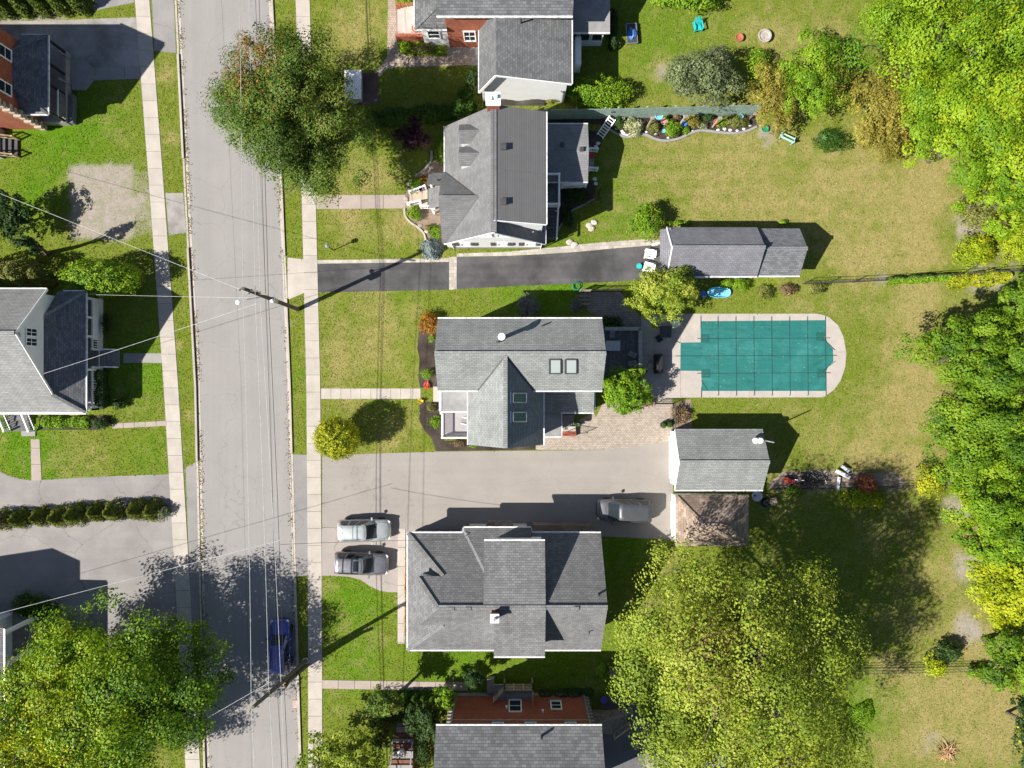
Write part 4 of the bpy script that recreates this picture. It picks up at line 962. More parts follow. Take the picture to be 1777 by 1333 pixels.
    for px, z, w, hh, shs in ((842, 5.2, 1.0, .9, 0), (874, 5.2, 1.0, .9, 0), (808, 1.75, .75, 1.1, 1), (872, 1.75, .75, 1.1, 1), (921, 1.75, .75, 1.1, 1)):
        X_ = P(px, 0, z).x; window(h, (X_, yw, z), (0, -1), w, hh)
        if shs:
            for s in (-1, 1): shutter(h, (X_+s*(w/2+.42), yw, z), (0, -1), .42, hh, DARK)
    MB().bar((x0+.35, yw-.02, .25), (x1-.35, yw-.02, .25), .06, .5).build('foundation', CONC_GREY, h)
    MB().tube([(x1-.2, yw-.06, ze-.3), (x1-.25, yw-.06, .1)], .05, 6).build('downspout', WHITE, h); MB().tube([(x0+.45, yw-.06, ze-.1), (x0+.5, yw-.06, .1)], .05, 6).build('downspout', WHITE, h)
    # chimney on the north gable
    c = V(xm+.0, y1+.05, 6.7); ch = MB().box((P(856, 0, 8).x, y1+.1, 4.3), (.95, .85, 8.0)).build('chimney', BRICK_D, h)
    xc = P(856, 0, 8).x; MB().box((xc, y1+.1, 8.36), (1.1, .98, .16)).build('chimney_cap', WHITE, ch)
    for s in (-.22, .2): MB().lathe([(.15, 0), (.13, .22), (.17, .25), (.12, .3)], (xc+s, y1+.1+s*.3, 8.44), 10).build('flue', WHITE, ch)
    # east extension, low gable
    e0, e1 = 2.55, P(1020.5, 0, 3).x; ey1, ey0 = P(0, 215, 3).y, P(0, 315, 3).y
    ep, er = gable(e0, e1, ey0, ey1, 2.95, 3.6); roof_part(h, ep, m_shingle('extension_shingle', (.20, .20, .205), contrast=.1, mort=.8), 'extension_roof', .1)
    gable_wall(h, e0, e1, ey0, ey1, 2.95, 3.6, 'x', WHITE_SIDE, ov=.25)
    gutter(h, (e0, ey1, 2.95), (e1, ey1, 2.95), (0, 1), w=.08); gutter(h, (e0, ey0, 2.95), (e1, ey0, 2.95), (0, -1), w=.08)
    for px, py in ((975, 252), (1009, 260)): roof_vent(h, hit(px, py, ep[0]), .3, h=.15)
    # balcony and back stairs
    zb = 2.5; b0, b1 = P(948, 302, zb+.9), P(970.5, 354, zb+.9)
    MB().prism(rect(b0.x-.3, b1.x, b1.y, b0.y), zb-.2, zb).build('balcony', WOOD_G, h)
    for q_ in ((b1.x-.1, b1.y+.1), (b1.x-.1, b0.y-.1)): MB().bar((q_[0], q_[1], 0), (q_[0], q_[1], zb-.2), .15, .15).build('balcony_post', WHITE, h)
    railing(h, [(b0.x-.2, b0.y, zb), (b1.x, b0.y, zb), (b1.x, b1.y, zb), (b0.x-.2, b1.y, zb)], WHITE, .95, .15, r=.07)
    t = V(P(956, 0, 1.5).x, b1.y, 0); e = V(t.x, P(0, 417).y, 0)
    steps(h, t, e, 1.05, 9, zb-.1, .2, WOOD_G, 'step', .06); foot(rect(t.x-.7, t.x+.7, e.y, t.y+3))
    for s in (-.52, .52): MB().bar(t+V(s, 0, zb-.2), e+V(s, 0, .1), .05, .25).build('stringer', WHITE if s > 0 else DARK, h)
    railing(h, [t+V(.55, 0, zb-.1), e+V(.55, 0, .1)], WHITE, .85, .22, r=.04)
    railing(h, [P(974, 330)+V(0, 0, .6), P(1014, 328)+V(0, 0, .6)], WHITE, .9, .17, r=.07)
    # stoop on the east side
    p0, p1 = P(1022, 266), P(1036, 298); MB().prism(rect(p0.x-.2, p1.x-.3, p1.y, p0.y), 0, .45).build('stoop', CONC_GREY, h)
    MB().box(((p0.x+p1.x)/2-.2, p0.y-.35, .47), (.55, .6, .03)).build('door_mat', RED, h); foot(rect(p0.x-.2, p1.x, p1.y, p0.y))
    for yy in (266, 299): railing(h, [P(1021, yy)+V(0, 0, .45), P(1034.5, yy)+V(0, 0, .35)], WHITE, .85, .17, r=.06)
    return h
house_white()

# --- hipped grey house to the south -----------------------------------------------------------------------------------------
def house_hip():
    ze, zr = 3.2, 7.2; yn, ys = P(0, 925, ze).y, P(0, 1128, ze).y; ym = (yn+ys)/2; xw, xe = P(707.5, 0, ze).x, 7.3; sl = (zr-ze)/((yn-ys)/2)
    h = thing('house', 'grey shingled house with hipped front and raised middle storey beside two parked cars', 'house', ((xw+xe)/2, ym, 0))
    zm = 5.6; yA, yB = yn-(zm-ze)/sl, ys+(zm-ze)/sl
    xu, xr, xa = P(724, 0, zm).x, P(759.5, 0, zr).x, P(769, 0, zm).x
    r0, r1 = V(xr, ym, zr), V(xe, ym, zr)
    NP = [V(xw, yn, ze), V(xa, yA, zm), V(xu, yA, zm), r0, r1, V(xe, yn, ze)]; SP = [V(xw, ys, ze), V(xe, ys, ze), r1, r0, V(xu, yB, zm), V(xa, yB, zm)]
    WL = [V(xw, ys, ze), V(xa, yB, zm), V(xa, yA, zm), V(xw, yn, ze)]; WU = [V(xu, yB, zm), r0, V(xu, yA, zm)]
    roof_part(h, [NP, SP, WL, WU], SH_H4); ridge(h, r0, r1, SH_H4, .35)
    for a, b in ((NP[0], NP[1]), (NP[2], r0), (SP[0], SP[5]), (SP[4], r0)): ridge(h, a, b, SH_H4, .3)
    MB().mesh([(xu+.15, yB+.15, zm-1.2), (xu+.15, yA-.15, zm-1.2), (xu+.15, yA-.15, zm-.1), (xu+.15, yB+.15, zm-.1), (xa+.4, yB+.15, zm-1.2), (xa+.4, yA-.15, zm-1.2), (xa+.4, yA-.15, zm-.1), (xa+.4, yB+.15, zm-.1)],
              [(0, 1, 2, 3), (0, 3, 7, 4), (1, 5, 6, 2)]).build('dormer_wall', WHITE_SIDE, h)
    m = MB(); o = .4; m.prism(rect(xw+o, xe-o, ys+o, yn-o), 0, ze-.05); foot(rect(xw+.2, xe-.2, ys+.3, yn-.3))
    m.mesh([(xe-o, ys+o, ze-.1), (xe-o, yn-o, ze-.1), (xe-o, ym, zr-.25), (xe-o-.2, ys+o, ze-.1), (xe-o-.2, yn-o, ze-.1), (xe-o-.2, ym, zr-.25)], [(0, 1, 2), (5, 4, 3), (0, 2, 5, 3), (1, 4, 5, 2)])
    m.build('wall', CREAM_SIDE, h)
    for a, b, out in ((NP[0], V(P(804, 0, ze).x, yn, ze), (0, 1)), (V(P(922, 0, ze).x, yn, ze), NP[5], (0, 1)), (SP[0], V(P(857, 0, ze).x, ys, ze), (0, -1)), (V(P(945, 0, ze).x, ys, ze), SP[1], (0, -1)), (SP[0], NP[0], (-1, 0))): gutter(h, a, b, out, w=.11)
    # raised middle storey under two shallow shed planes
    zd = 5.9; bx0, bx1 = P(840, 0, zd).x, P(945.6, 0, zd).x; bn, bs = P(0, 938.5, zd).y, P(0, 1139.5, zd).y; bxs = P(857, 0, zd).x
    DN = [V(bx0, bn, zd), V(bx0, ym, zr+.05), V(bx1, ym, zr+.05), V(bx1, bn, zd)]; DS = [V(bxs, bs, zd), V(bx1, bs, zd), V(bx1, ym, zr+.05), V(bxs, ym, zr+.05)]
    roof_part(h, [DN, DS], SH_H4, 'upper_roof'); gutter(h, DN[0], DN[3], (0, 1), w=.11); gutter(h, DS[0], DS[1], (0, -1), w=.11); ridge(h, V(bx0, ym, zr+.05), V(bx1, ym, zr+.05), SH_H4, .35)
    for x_0, x_1 in ((bx0+.2, bx1-.2),):
        MB().mesh([(x, y, z) for x in (bxs+.15, x_1) for y, z in ((bn-.25, 3.2), (bn-.25, zd-.05), (ym, zr-.12), (bs+.25, zd-.05), (bs+.25, 3.2))], [(0, 1, 2, 3, 4), (9, 8, 7, 6, 5), (0, 5, 6, 1), (3, 8, 9, 4)]).build('upper_wall', WHITE_SIDE, h)
    # north bay with its own hipped end
    bx = P(804.5, 0, ze).x; bxe = P(921.5, 0, ze).x; by = P(0, 916, ze).y; zt = 5.75; yt = by-(zt-ze)/sl; xt = bx+2.0
    roof_part(h, [[V(bx, by, ze), V(xt, yt, zt), V(bxe, yt, zt), V(bxe, by, ze)], [V(bx, by, ze), V(bx, by-.45, ze+.02), V(xt, yt-.45, zt), V(xt, yt, zt)]], SH_H4, 'bay_roof', .1)
    gutter(h, (bx, by, ze), (bxe, by, ze), (0, 1), w=.11); gutter(h, (bx, by, ze), (bx, yn, ze), (-1, 0), w=.08); gutter(h, (bxe, by, ze), (bxe, yn, ze), (1, 0), w=.08)
    MB().prism(rect(bx+.3, bxe-.3, by-.8, by-.3), 0, ze-.1).build('bay_wall', CREAM_SIDE, h)
    a, b = P(841, 912, 2.4), P(893, 910, 2.4); MB().slab([V(a.x, by-.2, 2.75), V(b.x, by-.2, 2.75), V(b.x-.25, by+.42, 2.4), V(a.x+.3, by+.42, 2.4)], .1).build('bay_hood', SH_BR, h)
    a = P(925, 920, 1.4); b = P(1026, 919, 1.4); MB().prism(rect(a.x, b.x, yn-.35, yn+.25), 0, 1.25).build('planter_box', SOIL, h)
    # side steps with dark rail, chimney, vents
    railing(h, [P(722, 924)+V(0, 0, 1.0), P(765, 922)+V(0, 0, 1.0)], BLACK, 1.0, .9, r=.03); MB().prism(rect(P(722, 0).x, P(800, 0).x, yn-.4, P(0, 919).y), 0, .95).build('side_landing', WOOD_G, h)
    c = hit(859, 1066, [DS[0], DS[1], DS[2]]); ch = MB().box((c.x, c.y, c.z+.15), (.52, .55, 1.5)).build('chimney', BRICK_D, h); MB().box((c.x, c.y, c.z+.95), (.66, .68, .12)).build('chimney_cap', WHITE, ch); MB().lathe([(.14, 0), (.12, .25)], (c.x, c.y, c.z+1.0), 10).build('flue', STEEL, ch)
    for px, py, pl in ((784, 1057, SP[:3]), (813, 1057, SP[:3]), (1000, 1056, SP[:3])): roof_vent(h, hit(px, py, pl), .36, SH_H4, .18)
    pipe(h, hit(1022, 1096, SP[:3]), .5, .05); pipe(h, hit(1039, 1031, [NP[0], r0, r1]), .7, .08)
    for px in (735, 770, 820, 900, 1000): window(h, (P(px, 0, 1.6).x, ys+.4, 1.7), (0, -1), 1.0, 1.2)
    for yy in (960, 1010, 1090): window(h, (xw+.4, P(0, yy, 1.6).y, 1.7), (-1, 0), 1.2, 1.2)
    return h
house_hip()

# --- garages and shed -------------------------------------------------------------------------------------------------------
def garages():
    ze, zr = 2.7, 4.6; x0, x1 = P(1158, 0, ze).x, P(1314, 0, ze).x; y1, y0 = P(0, 394.5, ze).y, P(0, 479.5, ze).y
    g = thing('garage', 'long grey-roofed double garage at the end of the black asphalt driveway', 'garage', ((x0+x1)/2, (y0+y1)/2, 0))
    pl, rd = gable(x0, x1, y0, y1, ze, zr); roof_part(g, pl, SH_G1); ridge(g, rd[0], rd[1], SH_G1); gable_wall(g, x0, x1, y0, y1, ze, zr, 'x', WHITE_SIDE, ov=.25)
    gutter(g, (x0, y0, ze), (x1, y0, ze), (0, -1)); MB().bar(pl[0][0]-V(.03, 0, .08), rd[0]-V(.03, 0, .08), .06, .18).build('rake_board', WHITE, g); MB().bar(pl[1][0]-V(.03, 0, .08), rd[0]-V(.03, 0, .08), .06, .18).build('rake_board', WHITE, g)
    q = P(1146, 398, 2.5); q2 = P(1147, 482, 2.5); xi = x0+.1
    roof_part(g, [[V(q.x, q.y, 2.45), V(xi+.15, q.y, 3.0), V(xi+.15, q2.y, 3.0), V(q.x, q2.y, 2.45)]], SH_G1, 'pent_roof', .1)
    for yc in ((y0+y1)/2-1.0, (y0+y1)/2+1.0): MB().box((x0+.22, yc, 1.1), (.06, 1.85, 2.1)).build('garage_door', WHITE, g)
    # lower rear bay
    ze2, zr2 = 2.5, 4.05; a0, a1 = x1-.25, P(1388, 0, ze2).x; b1, b0 = P(0, 396.5, ze2).y, P(0, 478.5, ze2).y
    p2, r2 = gable(a0, a1, b0, b1, ze2, zr2); roof_part(g, p2, m_shingle('speckled_grey_shingle', (.155, .16, .172), contrast=.24), 'rear_roof'); ridge(g, r2[0], r2[1], SH_G1)
    gable_wall(g, a0, a1, b0, b1, ze2, zr2, 'x', WHITE_SIDE, ov=.25); gutter(g, (a0, b0, ze2), (a1, b0, ze2), (0, -1))
    # garage by the tan drive
    ze, zr = 2.7, 4.25; x0, x1 = P(1171.5, 0, ze).x, P(1324, 0, ze).x; y1, y0 = P(0, 746.5, ze).y, P(0, 850.5, ze).y
    g = thing('garage', 'white garage with grey-green gable roof at the end of the tan driveway', 'garage', ((x0+x1)/2, (y0+y1)/2, 0))
    pl, rd = gable(x0, x1, y0, y1, ze, zr); roof_part(g, pl, SH_H3); ridge(g, rd[0], rd[1], SH_H3); gable_wall(g, x0, x1, y0, y1, ze, zr, 'x', WHITE_SIDE, ov=.22)
    gutter(g, (x0, y1, ze), (x1, y1, ze), (0, 1), w=.08, mat=STEEL); gutter(g, (x0, y0, ze), (x1, y0, ze), (0, -1), w=.1)
    for s in (0, 1): MB().bar(pl[s][0]-V(.02, 0, .07), rd[0]-V(.02, 0, .07), .05, .16).build('rake_board', WHITE, g)
    dr = MB().box((x0+.17, (y0+y1)/2, 1.05), (.08, 3.6, 2.1)).build('garage_door', WHITE, g)
    for i in range(1, 4): MB().bar((x0+.12, (y0+y1)/2-1.75, .52*i), (x0+.12, (y0+y1)/2+1.75, .52*i), .03, .03).build('door_panel_line', STEEL, dr)
    for px in (1309, 1317):
        c = hit(px, 764, pl[0][:3]); MB().lathe([(.1, -.2), (.1, .2), (.24, .22), (.27, .36), (.2, .5), (.04, .55)], tuple(c), 14).build('turbine_vent', WHITE, g, True)
    MB().tube([V(x1-.1, y1-.8, ze-.1), V(x1-.1, y1-.8, 5.3)], .06, 6).build('vent_stack', STEEL, g)
    # brown hip-roofed shed
    ze, zr = 2.5, 4.3; x0, x1 = P(1172.5, 0, ze).x, P(1299, 0, ze).x; y1, y0 = P(0, 859.5, ze).y, P(0, 947.5, ze).y; ra, rb = P(1223, 908.7, zr), P(1263, 908.7, zr); ym = (y0+y1)/2
    ra = V(ra.x, ym, zr); rb = V(rb.x, ym, zr)
    g = thing('shed', 'small shed with worn brown hipped shingle roof touching the white garage', 'shed', ((x0+x1)/2, ym, 0))
    A, B, C, D = V(x0, y0, ze), V(x1, y0, ze), V(x1, y1, ze), V(x0, y1, ze)
    roof_part(g, [[A, B, rb, ra], [C, D, ra, rb], [D, A, ra], [B, C, rb]], SH_BR); ridge(g, ra, rb, SH_BR, .25)
    for a, b in ((A, ra), (D, ra), (B, rb), (C, rb)): ridge(g, a, b, SH_BR, .22)
    MB().prism(rect(x0+.25, x1-.25, y0+.25, y1-.25), 0, ze-.03).build('wall', WHITE_SIDE, g); foot(rect(x0+.1, x1-.1, y0+.2, y1-.2))
    MB().box((x0+.2, ym, 1.0), (.06, 2.4, 2.0)).build('shed_door', WHITE, g)
    for s, (a, b) in enumerate(((A, B), (D, C), (A, D), (B, C))): MB().bar(a-V(0, 0, .1), b-V(0, 0, .1), .05, .14).build('fascia', WHITE if s == 2 else WOOD, g)
garages()

# --- brick house at the north edge --------------------------------------------------------------------------------------------
def house_north():
    ze, zr = 6.0, 9.0; x0, x1 = P(757.5, 0, ze).x, P(994, 0, ze).x; ys = P(0, 27.5, ze).y; yn = ys+7.6
    h = thing('house', 'orange brick house with charcoal roof, white rear wing and glazed sunroom', 'house', ((x0+x1)/2, (ys+yn)/2, 0))
    pl, rd = gable(x0, x1, ys, yn, ze, zr); roof_part(h, pl, SH_H1); gable_wall(h, x0, x1, ys, yn, ze, zr, 'x', BRICK, ov=.5); gutter(h, (x0, ys, ze), (x1, ys, ze), (0, -1), w=.14)
    yw = ys+.5
    window(h, (P(815, 0, 1.9).x, yw, 1.95), (0, -1), .95, 1.5, (2, 2))
    # enclosed porch on the west with hipped roof
    zp = 3.35; xw = P(719.5, 0, zp).x; yp = P(0, 51, zp).y; xj = x0+.55
    A, B, C = V(xw, yp, zp), V(xj, yp, zp), V(xw, yn, zp); T = V(xj-.05, yp+1.9, zp+1.15)
    roof_part(h, [[A, B, T], [A, T, V(T.x, yn, T.z), C]], SH_H1, 'porch_roof'); gutter(h, A, B, (0, -1)); gutter(h, A, C, (-1, 0), w=.09); ridge(h, A, T, SH_H1, .22)
    MB().prism(rect(xw+.45, xj, yp+.35, yn), 0, zp-.1).build('porch_wall', WHITE_SIDE, h); foot(rect(xw+.3, xj, yp+.3, yn))
    window(h, (P(753, 0, 1.8).x, yp+.35, 1.9), (0, -1), 1.0, 1.2, (1, 2))
    sx0, sx1 = P(690, 0).x, P(717, 0).x; sy0, sy1 = P(0, 66).y, P(0, 18).y
    for i in range(4): MB().prism(rect(sx0+.3*i, xw+.5, sy0, sy1), .17*i+.005, .17*(i+1)).build('step', m_concrete('pink_step', (.5, .40, .36)) if i == 0 else MAT['pink_step'], h)
    for yy in (sy0-.14, sy1+.14): MB().prism(rect(sx0-.05, xw+.5, yy-.13, yy+.13), 0, .8).build('step_side', BRICK, h)
    foot(rect(sx0-.1, xw+.5, sy0-.3, sy1+.3))
    pt = MB().lathe([(.2, .8), (.3, 1.15), (.33, 1.2), (.28, 1.2)], tuple(P(724, 61)), 12); pt.build('planter_ledge', ORANGE, h)
    # rear wing: ridge off to the west side
    zw, zl, zq = 6.0, 2.9, 4.45; xr = P(860, 0, zw).x; xl = P(831.5, 0, zl).x; xq = P(992, 0, zq).x; y0 = 24.1; yt = yw
    RP = [V(xr, y0, zw), V(xq, y0, zq), V(xq, yt, zq), V(xr, yt, zw)]; LP = [V(xl, y0, zl), V(xr, y0, zw), V(xr, yt, zw), V(xl, yt, zl)]
    roof_part(h, [RP, LP], m_shingle('wing_shingle', (.135, .14, .145), contrast=.2, row=.2, tab=.3), 'wing_roof')
    MB().mesh([(x, y, z) for y in (y0+.35, yt) for x, z in ((xl+.2, 0), (xq-.3, 0), (xq-.3, zq-.1), (xr, zw-.2), (xl+.2, zl+.1))], [(0, 1, 2, 3, 4), (9, 8, 7, 6, 5)]+[(i, 5+i, 5+(i+1) % 5, (i+1) % 5) for i in range(5)]).build('wing_wall', WHITE_SIDE, h); foot(rect(xl+.2, xq-.2, y0+.3, yt))
    MB().bar(RP[0]-V(0, .04, .08), RP[1]-V(0, .04, .08), .06, .2).build('rake_board', WHITE, h); MB().bar(LP[0]-V(0, .04, .08), LP[1]-V(0, .04, .08), .06, .2).build('rake_board', WHITE, h)
    gutter(h, RP[1], RP[2], (1, 0), w=.1); gutter(h, LP[0], LP[3], (-1, 0), w=.08); pipe(h, hit(904, 40, RP[:3]), .7, .07)
    MB().box((P(1001, 0, 1).x, P(0, 100, 1).y, 1.5), (.5, 2.3, 1.6)).build('bay_window', WHITE, h)
    # sunroom
    zs = 3.0; xs1 = P(1058.5, 0, zs).x; ysr = P(0, 56, zs).y
    SR = [V(x1-.5, ysr, zs), V(xs1, ysr, zs), V(xs1, yn, zs+.1), V(x1-.5, yn, zs+.1)]
    roof_part(h, [SR], FLATROOF, 'sunroom_roof'); gutter(h, SR[0], SR[1], (0, -1), w=.1)
    MB().prism(rect(x1-.5, xs1-.35, ysr+.35, yn), 0, .8).build('sunroom_base', WHITE_SIDE, h); foot(rect(x1-.5, xs1-.3, ysr+.3, yn))
    n = 3; xa, xb = x1-.2, xs1-.35
    for i in range(n):
        xx = xa+(xb-xa)*(i+.5)/n; window(h, (xx, ysr+.38, 1.8), (0, -1), (xb-xa)/n-.16, 1.75, (1, 1), name='sunroom_window')
    MB().prism(rect(xa, xb-.1, ysr+.5, yn), .8, zs-.15).build('sunroom_core', DARK, h)
    return h
house_north()

# --- red brick house at the south edge -----------------------------------------------------------------------------------------
def house_south():
    ze, zr = 6.8, 10.0; x0, x1 = P(756.5, 0, ze).x, P(1044.5, 0, ze).x; yn = P(0, 1259.5, ze).y; ys = yn-8.6
    h = thing('house', 'red brick two-storey house with two-tone grey shingles and a timber balcony', 'house', ((x0+x1)/2, (ys+yn)/2, 0))
    pl, rd = gable(x0, x1, ys, yn, ze, zr); roof_part(h, pl, SH_H5); gutter(h, (x0, yn, ze), (x1, yn, ze), (0, 1), w=.1)
    wx0, wx1, yw = -4.95, 6.3, yn-.62
    m = MB(); m.prism(rect(wx0, wx1, ys+.45, yw), 0, ze+.25); m.build('wall', BRICK_D, h); foot(rect(wx0, wx1, ys, yw))
    MB().bar((wx0, yw+.02, 4.7), (wx1, yw+.02, 4.7), .05, .09).build('belt_course', m_plain('buff_stone', (.42, .33, .25)), h); MB().prism(rect(wx0-.06, wx1+.06, yw-.3, yw+.07), 0, .55).build('foundation', CONC_GREY, h)
    for px, z, w, hh in ((864, 5.7, .85, .95), (921, 5.7, .85, .95), (991, 5.7, .85, .95), (965, 2.2, .85, 1.35)):
        window(h, (P(px, 0, z).x, yw, z), (0, 1), w, hh)
        MB().bar((P(px, 0, z).x-w*.65, yw+.06, z-hh/2-.12), (P(px, 0, z).x+w*.65, yw+.06, z-hh/2-.12), .16, .1).build('window_sill', CONC_GREY, h)
    d = window(h, (P(894, 0, 2.3).x, yw, 2.3), (0, 1), 1.0, 2.0, (1, 2), name='balcony_door')
    for px, z in ((879, 2.6), (942, 3.3)): MB().box((P(px, 0, z).x, yw+.08, z), (.16, .16, .25)).build('wall_light', WHITE, h)
    for x in (wx0+.15, wx1-.12): MB().tube([V(x, yw+.1, ze-.2), V(x, yw+.1, .2)], .06, 6).build('downspout', STEEL, h)
    for i in range(9):
        for x in (wx0, wx1): MB().box((x, yw, .8+i*.58), (.5, .12, .28)).build('quoin', m_plain('grey_quoin', (.22, .2, .19)) if 'grey_quoin' not in MAT else MAT['grey_quoin'], h)
    # timber balcony
    zb = 1.25; b0, b1 = P(857, 1191, zb), P(924, 1216, zb)
    MB().prism(rect(b0.x, b1.x, yw, b0.y+.1), zb-.2, zb-.04).build('balcony_frame', WOOD, h); foot(rect(b0.x-.6, b1.x, yw, b0.y+.3))
    n = 11
    for i in range(n): yy = yw+(b0.y+.1-yw)*(i+.5)/n; MB().box(((b0.x+b1.x)/2, yy, zb-.02), (b1.x-b0.x, (b0.y+.1-yw)/n*.92, .04)).build('deck_board', m_plain('grey_timber', (.2, .2, .2), .85, rand=.15) if 'grey_timber' not in MAT else MAT['grey_timber'], h)
    c0, c1, c2, c3 = V(b0.x, b0.y-.9, zb), V(b0.x+.9, b0.y+.1, zb), V(b1.x, b0.y+.1, zb), V(b1.x, yw+.1, zb)
    m = MB()
    for a, b in ((c0, c1), (c1, c2), (c2, c3)):
        for z in (.3, .62, .95): m.bar(a+V(0, 0, z), b+V(0, 0, z), .1, .05)
        k = max(2, int((b-a).length/.7))
        for i in range(k+1): q = a.lerp(b, i/k); m.bar(q-V(0, 0, .2), q+V(0, 0, 1.0), .09, .09)
    m.build('balcony_railing', WOOD_L, h)
    for q in (c1, c2): MB().bar((q.x, q.y, 0), (q.x, q.y, zb-.2), .14, .14).build('balcony_post', WOOD, h)
    MB().prism(rect(b0.x-.6, b0.x, b0.y-.9, b0.y+.3), 0, .6).build('landing_step', CONC_GREY, h)
    # ramp and stairs on the east side
    for (a, b, z1, z0) in (((1029, 1236), (1092, 1222), 1.2, .6), ((1062, 1266), (1090, 1250), .7, .3)):
        railing(h, [P(*a)+V(0, 0, z1), P(*b)+V(0, 0, z0)], WOOD_L if z1 < 1 else WOOD, .9, .14, r=.05)
    a, b = P(1030, 1232), P(1060, 1262); MB().prism(rect(a.x-.2, b.x, b.y, a.y), .0, 1.15).build('side_deck', WOOD, h); foot(rect(a.x-.2, b.x, b.y, a.y))
    steps(h, (b.x, (a.y+b.y)/2), (P(1088, 0).x, (a.y+b.y)/2+.3), 1.5, 5, 1.0, .15, WOOD, 'step')
    pipe(h, hit(940, 1277, pl[0]), .6, .09)
    c = P(985, 1352, 9); ch = MB().box((c.x, (ys+yn)/2-.3, 9.2), (1.1, .8, 2.6)).build('chimney', BRICK_D, h)
    return h
house_south()

# --- white house on the west side ----------------------------------------------------------------------------------------------
def house_west():
    xe = -37.0; yn, yr, ys = 7.55, 3.8, -2.35; zn, zr, zs = 5.0, 8.5, 3.0; xb = -52.0
    h = thing('house', 'white house with pale grey saltbox roof and railed front porch across the street', 'house', (xe-3, 3, 0))
    hz = 4.35; sl_ = (zr-zs)/(yr-ys); hy = yr-(zr-hz)/sl_; se = V(-35.12, ys, zs); ne = V(-35.12, P(0, 505.5, zs).y, zs); ps = (hz-zs)/(se.x-xe); zi = hz+.45*ps
    NP = [V(xe, yn, zn), V(xe, yr, zr), V(xb, yr, zr), V(xb, yn, zn)]; SP = [V(xe, yr, zr), V(xe, hy, hz), se, V(xb, ys, zs), V(xb, yr, zr)]
    roof_part(h, [NP, SP], SH_H6); ridge(h, V(xe, yr, zr), V(xb, yr, zr), SH_H6)
    T1, T2 = V(xe-.45, hy+.5, zi), V(xe-.45, 5.4, zi)
    roof_part(h, [[V(xe, hy, hz), T1, T2, ne, se], [ne, T2, V(xe-.45, ne.y, zs)]], SH_H7, 'porch_roof'); ridge(h, ne, T2, SH_H6, .25); ridge(h, se, V(xe, hy, hz), SH_H6, .25)
    gutter(h, se, ne, (1, 0)); gutter(h, V(xb, ys, zs), se, (0, -1), w=.2, h=.16); gutter(h, ne, V(xe, ne.y, zs), (0, 1), w=.1); gutter(h, NP[0], NP[3], (0, 1), w=.1)
    for a, b in ((NP[0], NP[1]), (SP[0], SP[1])): MB().bar(a-V(-.03, 0, .1), b-V(-.03, 0, .1), .05, .18).build('rake_board', WHITE, h)
    xw = xe-.45; m = MB()
    prof = [(yn-.35, 0), (yn-.35, zn+.1), (yr, zr-.2), (ys+.5, zs+.25), (ys+.5, 0)]
    m.mesh([(xw, a, b) for a, b in prof]+[(xb, a, b) for a, b in prof], [(4, 3, 2, 1, 0), (5, 6, 7, 8, 9)]+[(i, (i+1) % 5, 5+(i+1) % 5, 5+i) for i in range(5)])
    m.build('wall', WHITE_SIDE, h); foot(rect(xb, -35.4, ys+.3, yn))
    for py in (576.5, 593.5): window(h, (xw, P(0, py, 6.2).y, 6.1), (1, 0), .62, 1.15, (2, 2))
    MB().box((xw+.02, P(0, 581, 7.6).y, 7.5), (.06, .35, .4)).build('gable_vent', STEEL, h)
    # porch
    zf = .65; xo = -35.5
    MB().prism(rect(xw, xo, ys+.15, ne.y-.25), 0, zf-.05).build('porch_base', WHITE_SIDE, h)
    nb = 14
    for i in range(nb): MB().box((xw+(xo-xw)*(i+.5)/nb, (ys+ne.y)/2, zf-.02), ((xo-xw)/nb*.93, ne.y-ys-.5, .05)).build('floor_board', m_plain('porch_board', (.24, .24, .25), .7, rand=.1) if 'porch_board' not in MAT else MAT['porch_board'], h)
    MB().prism(rect(xo-.12, xo+.02, 3.9, 7.25), 0, 1.5).build('porch_wall', WHITE_SIDE, h)
    for yy in (7.2, 5.6, 4.0, 1.2, -2.1): MB().bar((xo-.05, yy, zf), (xo-.05, yy, zs-.1), .18, .18).build('porch_post', WHITE, h)
    for a, b in (((xo, 3.85), (xo, 2.95)), ((xo, 1.4), (xo, -.4)), ((xo, -.5), (xo, -2.15)), ((xo, -2.15), (xw+.2, -2.15))): railing(h, [V(a[0], a[1], zf), V(b[0], b[1], zf)], WHITE, .9, .2, r=.07)
    steps(h, (xo+.02, 2.2), (P(208, 0).x, 2.2), 1.35, 4, .55, .1, CONC_GREY, 'step')
    for yy in (2.95, 1.45): railing(h, [V(xo, yy, zf), V(P(206, 0).x, yy, .1)], WHITE, .85, .25, r=.05)
    door(h, (xw, 2.2, 1.75), (1, 0), .95, 2.1, DARK)
    # side steps
    a, b = P(16, 722), P(60, 722); steps(h, ((a.x+b.x)/2, ys+.1), ((a.x+b.x)/2, P(0, 748).y), 1.7, 4, .8, .15, WOOD_G, 'step')
    for px in (17, 59): railing(h, [V(P(px, 0).x, ys+.05, .8), V(P(px+4, 0).x, P(0, 747).y, .1)], WHITE, .9, .2, r=.06)
    MB().prism(rect(P(38, 0).x, P(62, 0).x, P(0, 757).y, P(0, 747).y), 0, .09).build('step_pad', CONC_GREY, h)
    ch = MB().box((-43.2, 2.4, 7.9), (.8, .8, 3.0)).build('chimney', BRICK_D, h)
    return h
house_west()

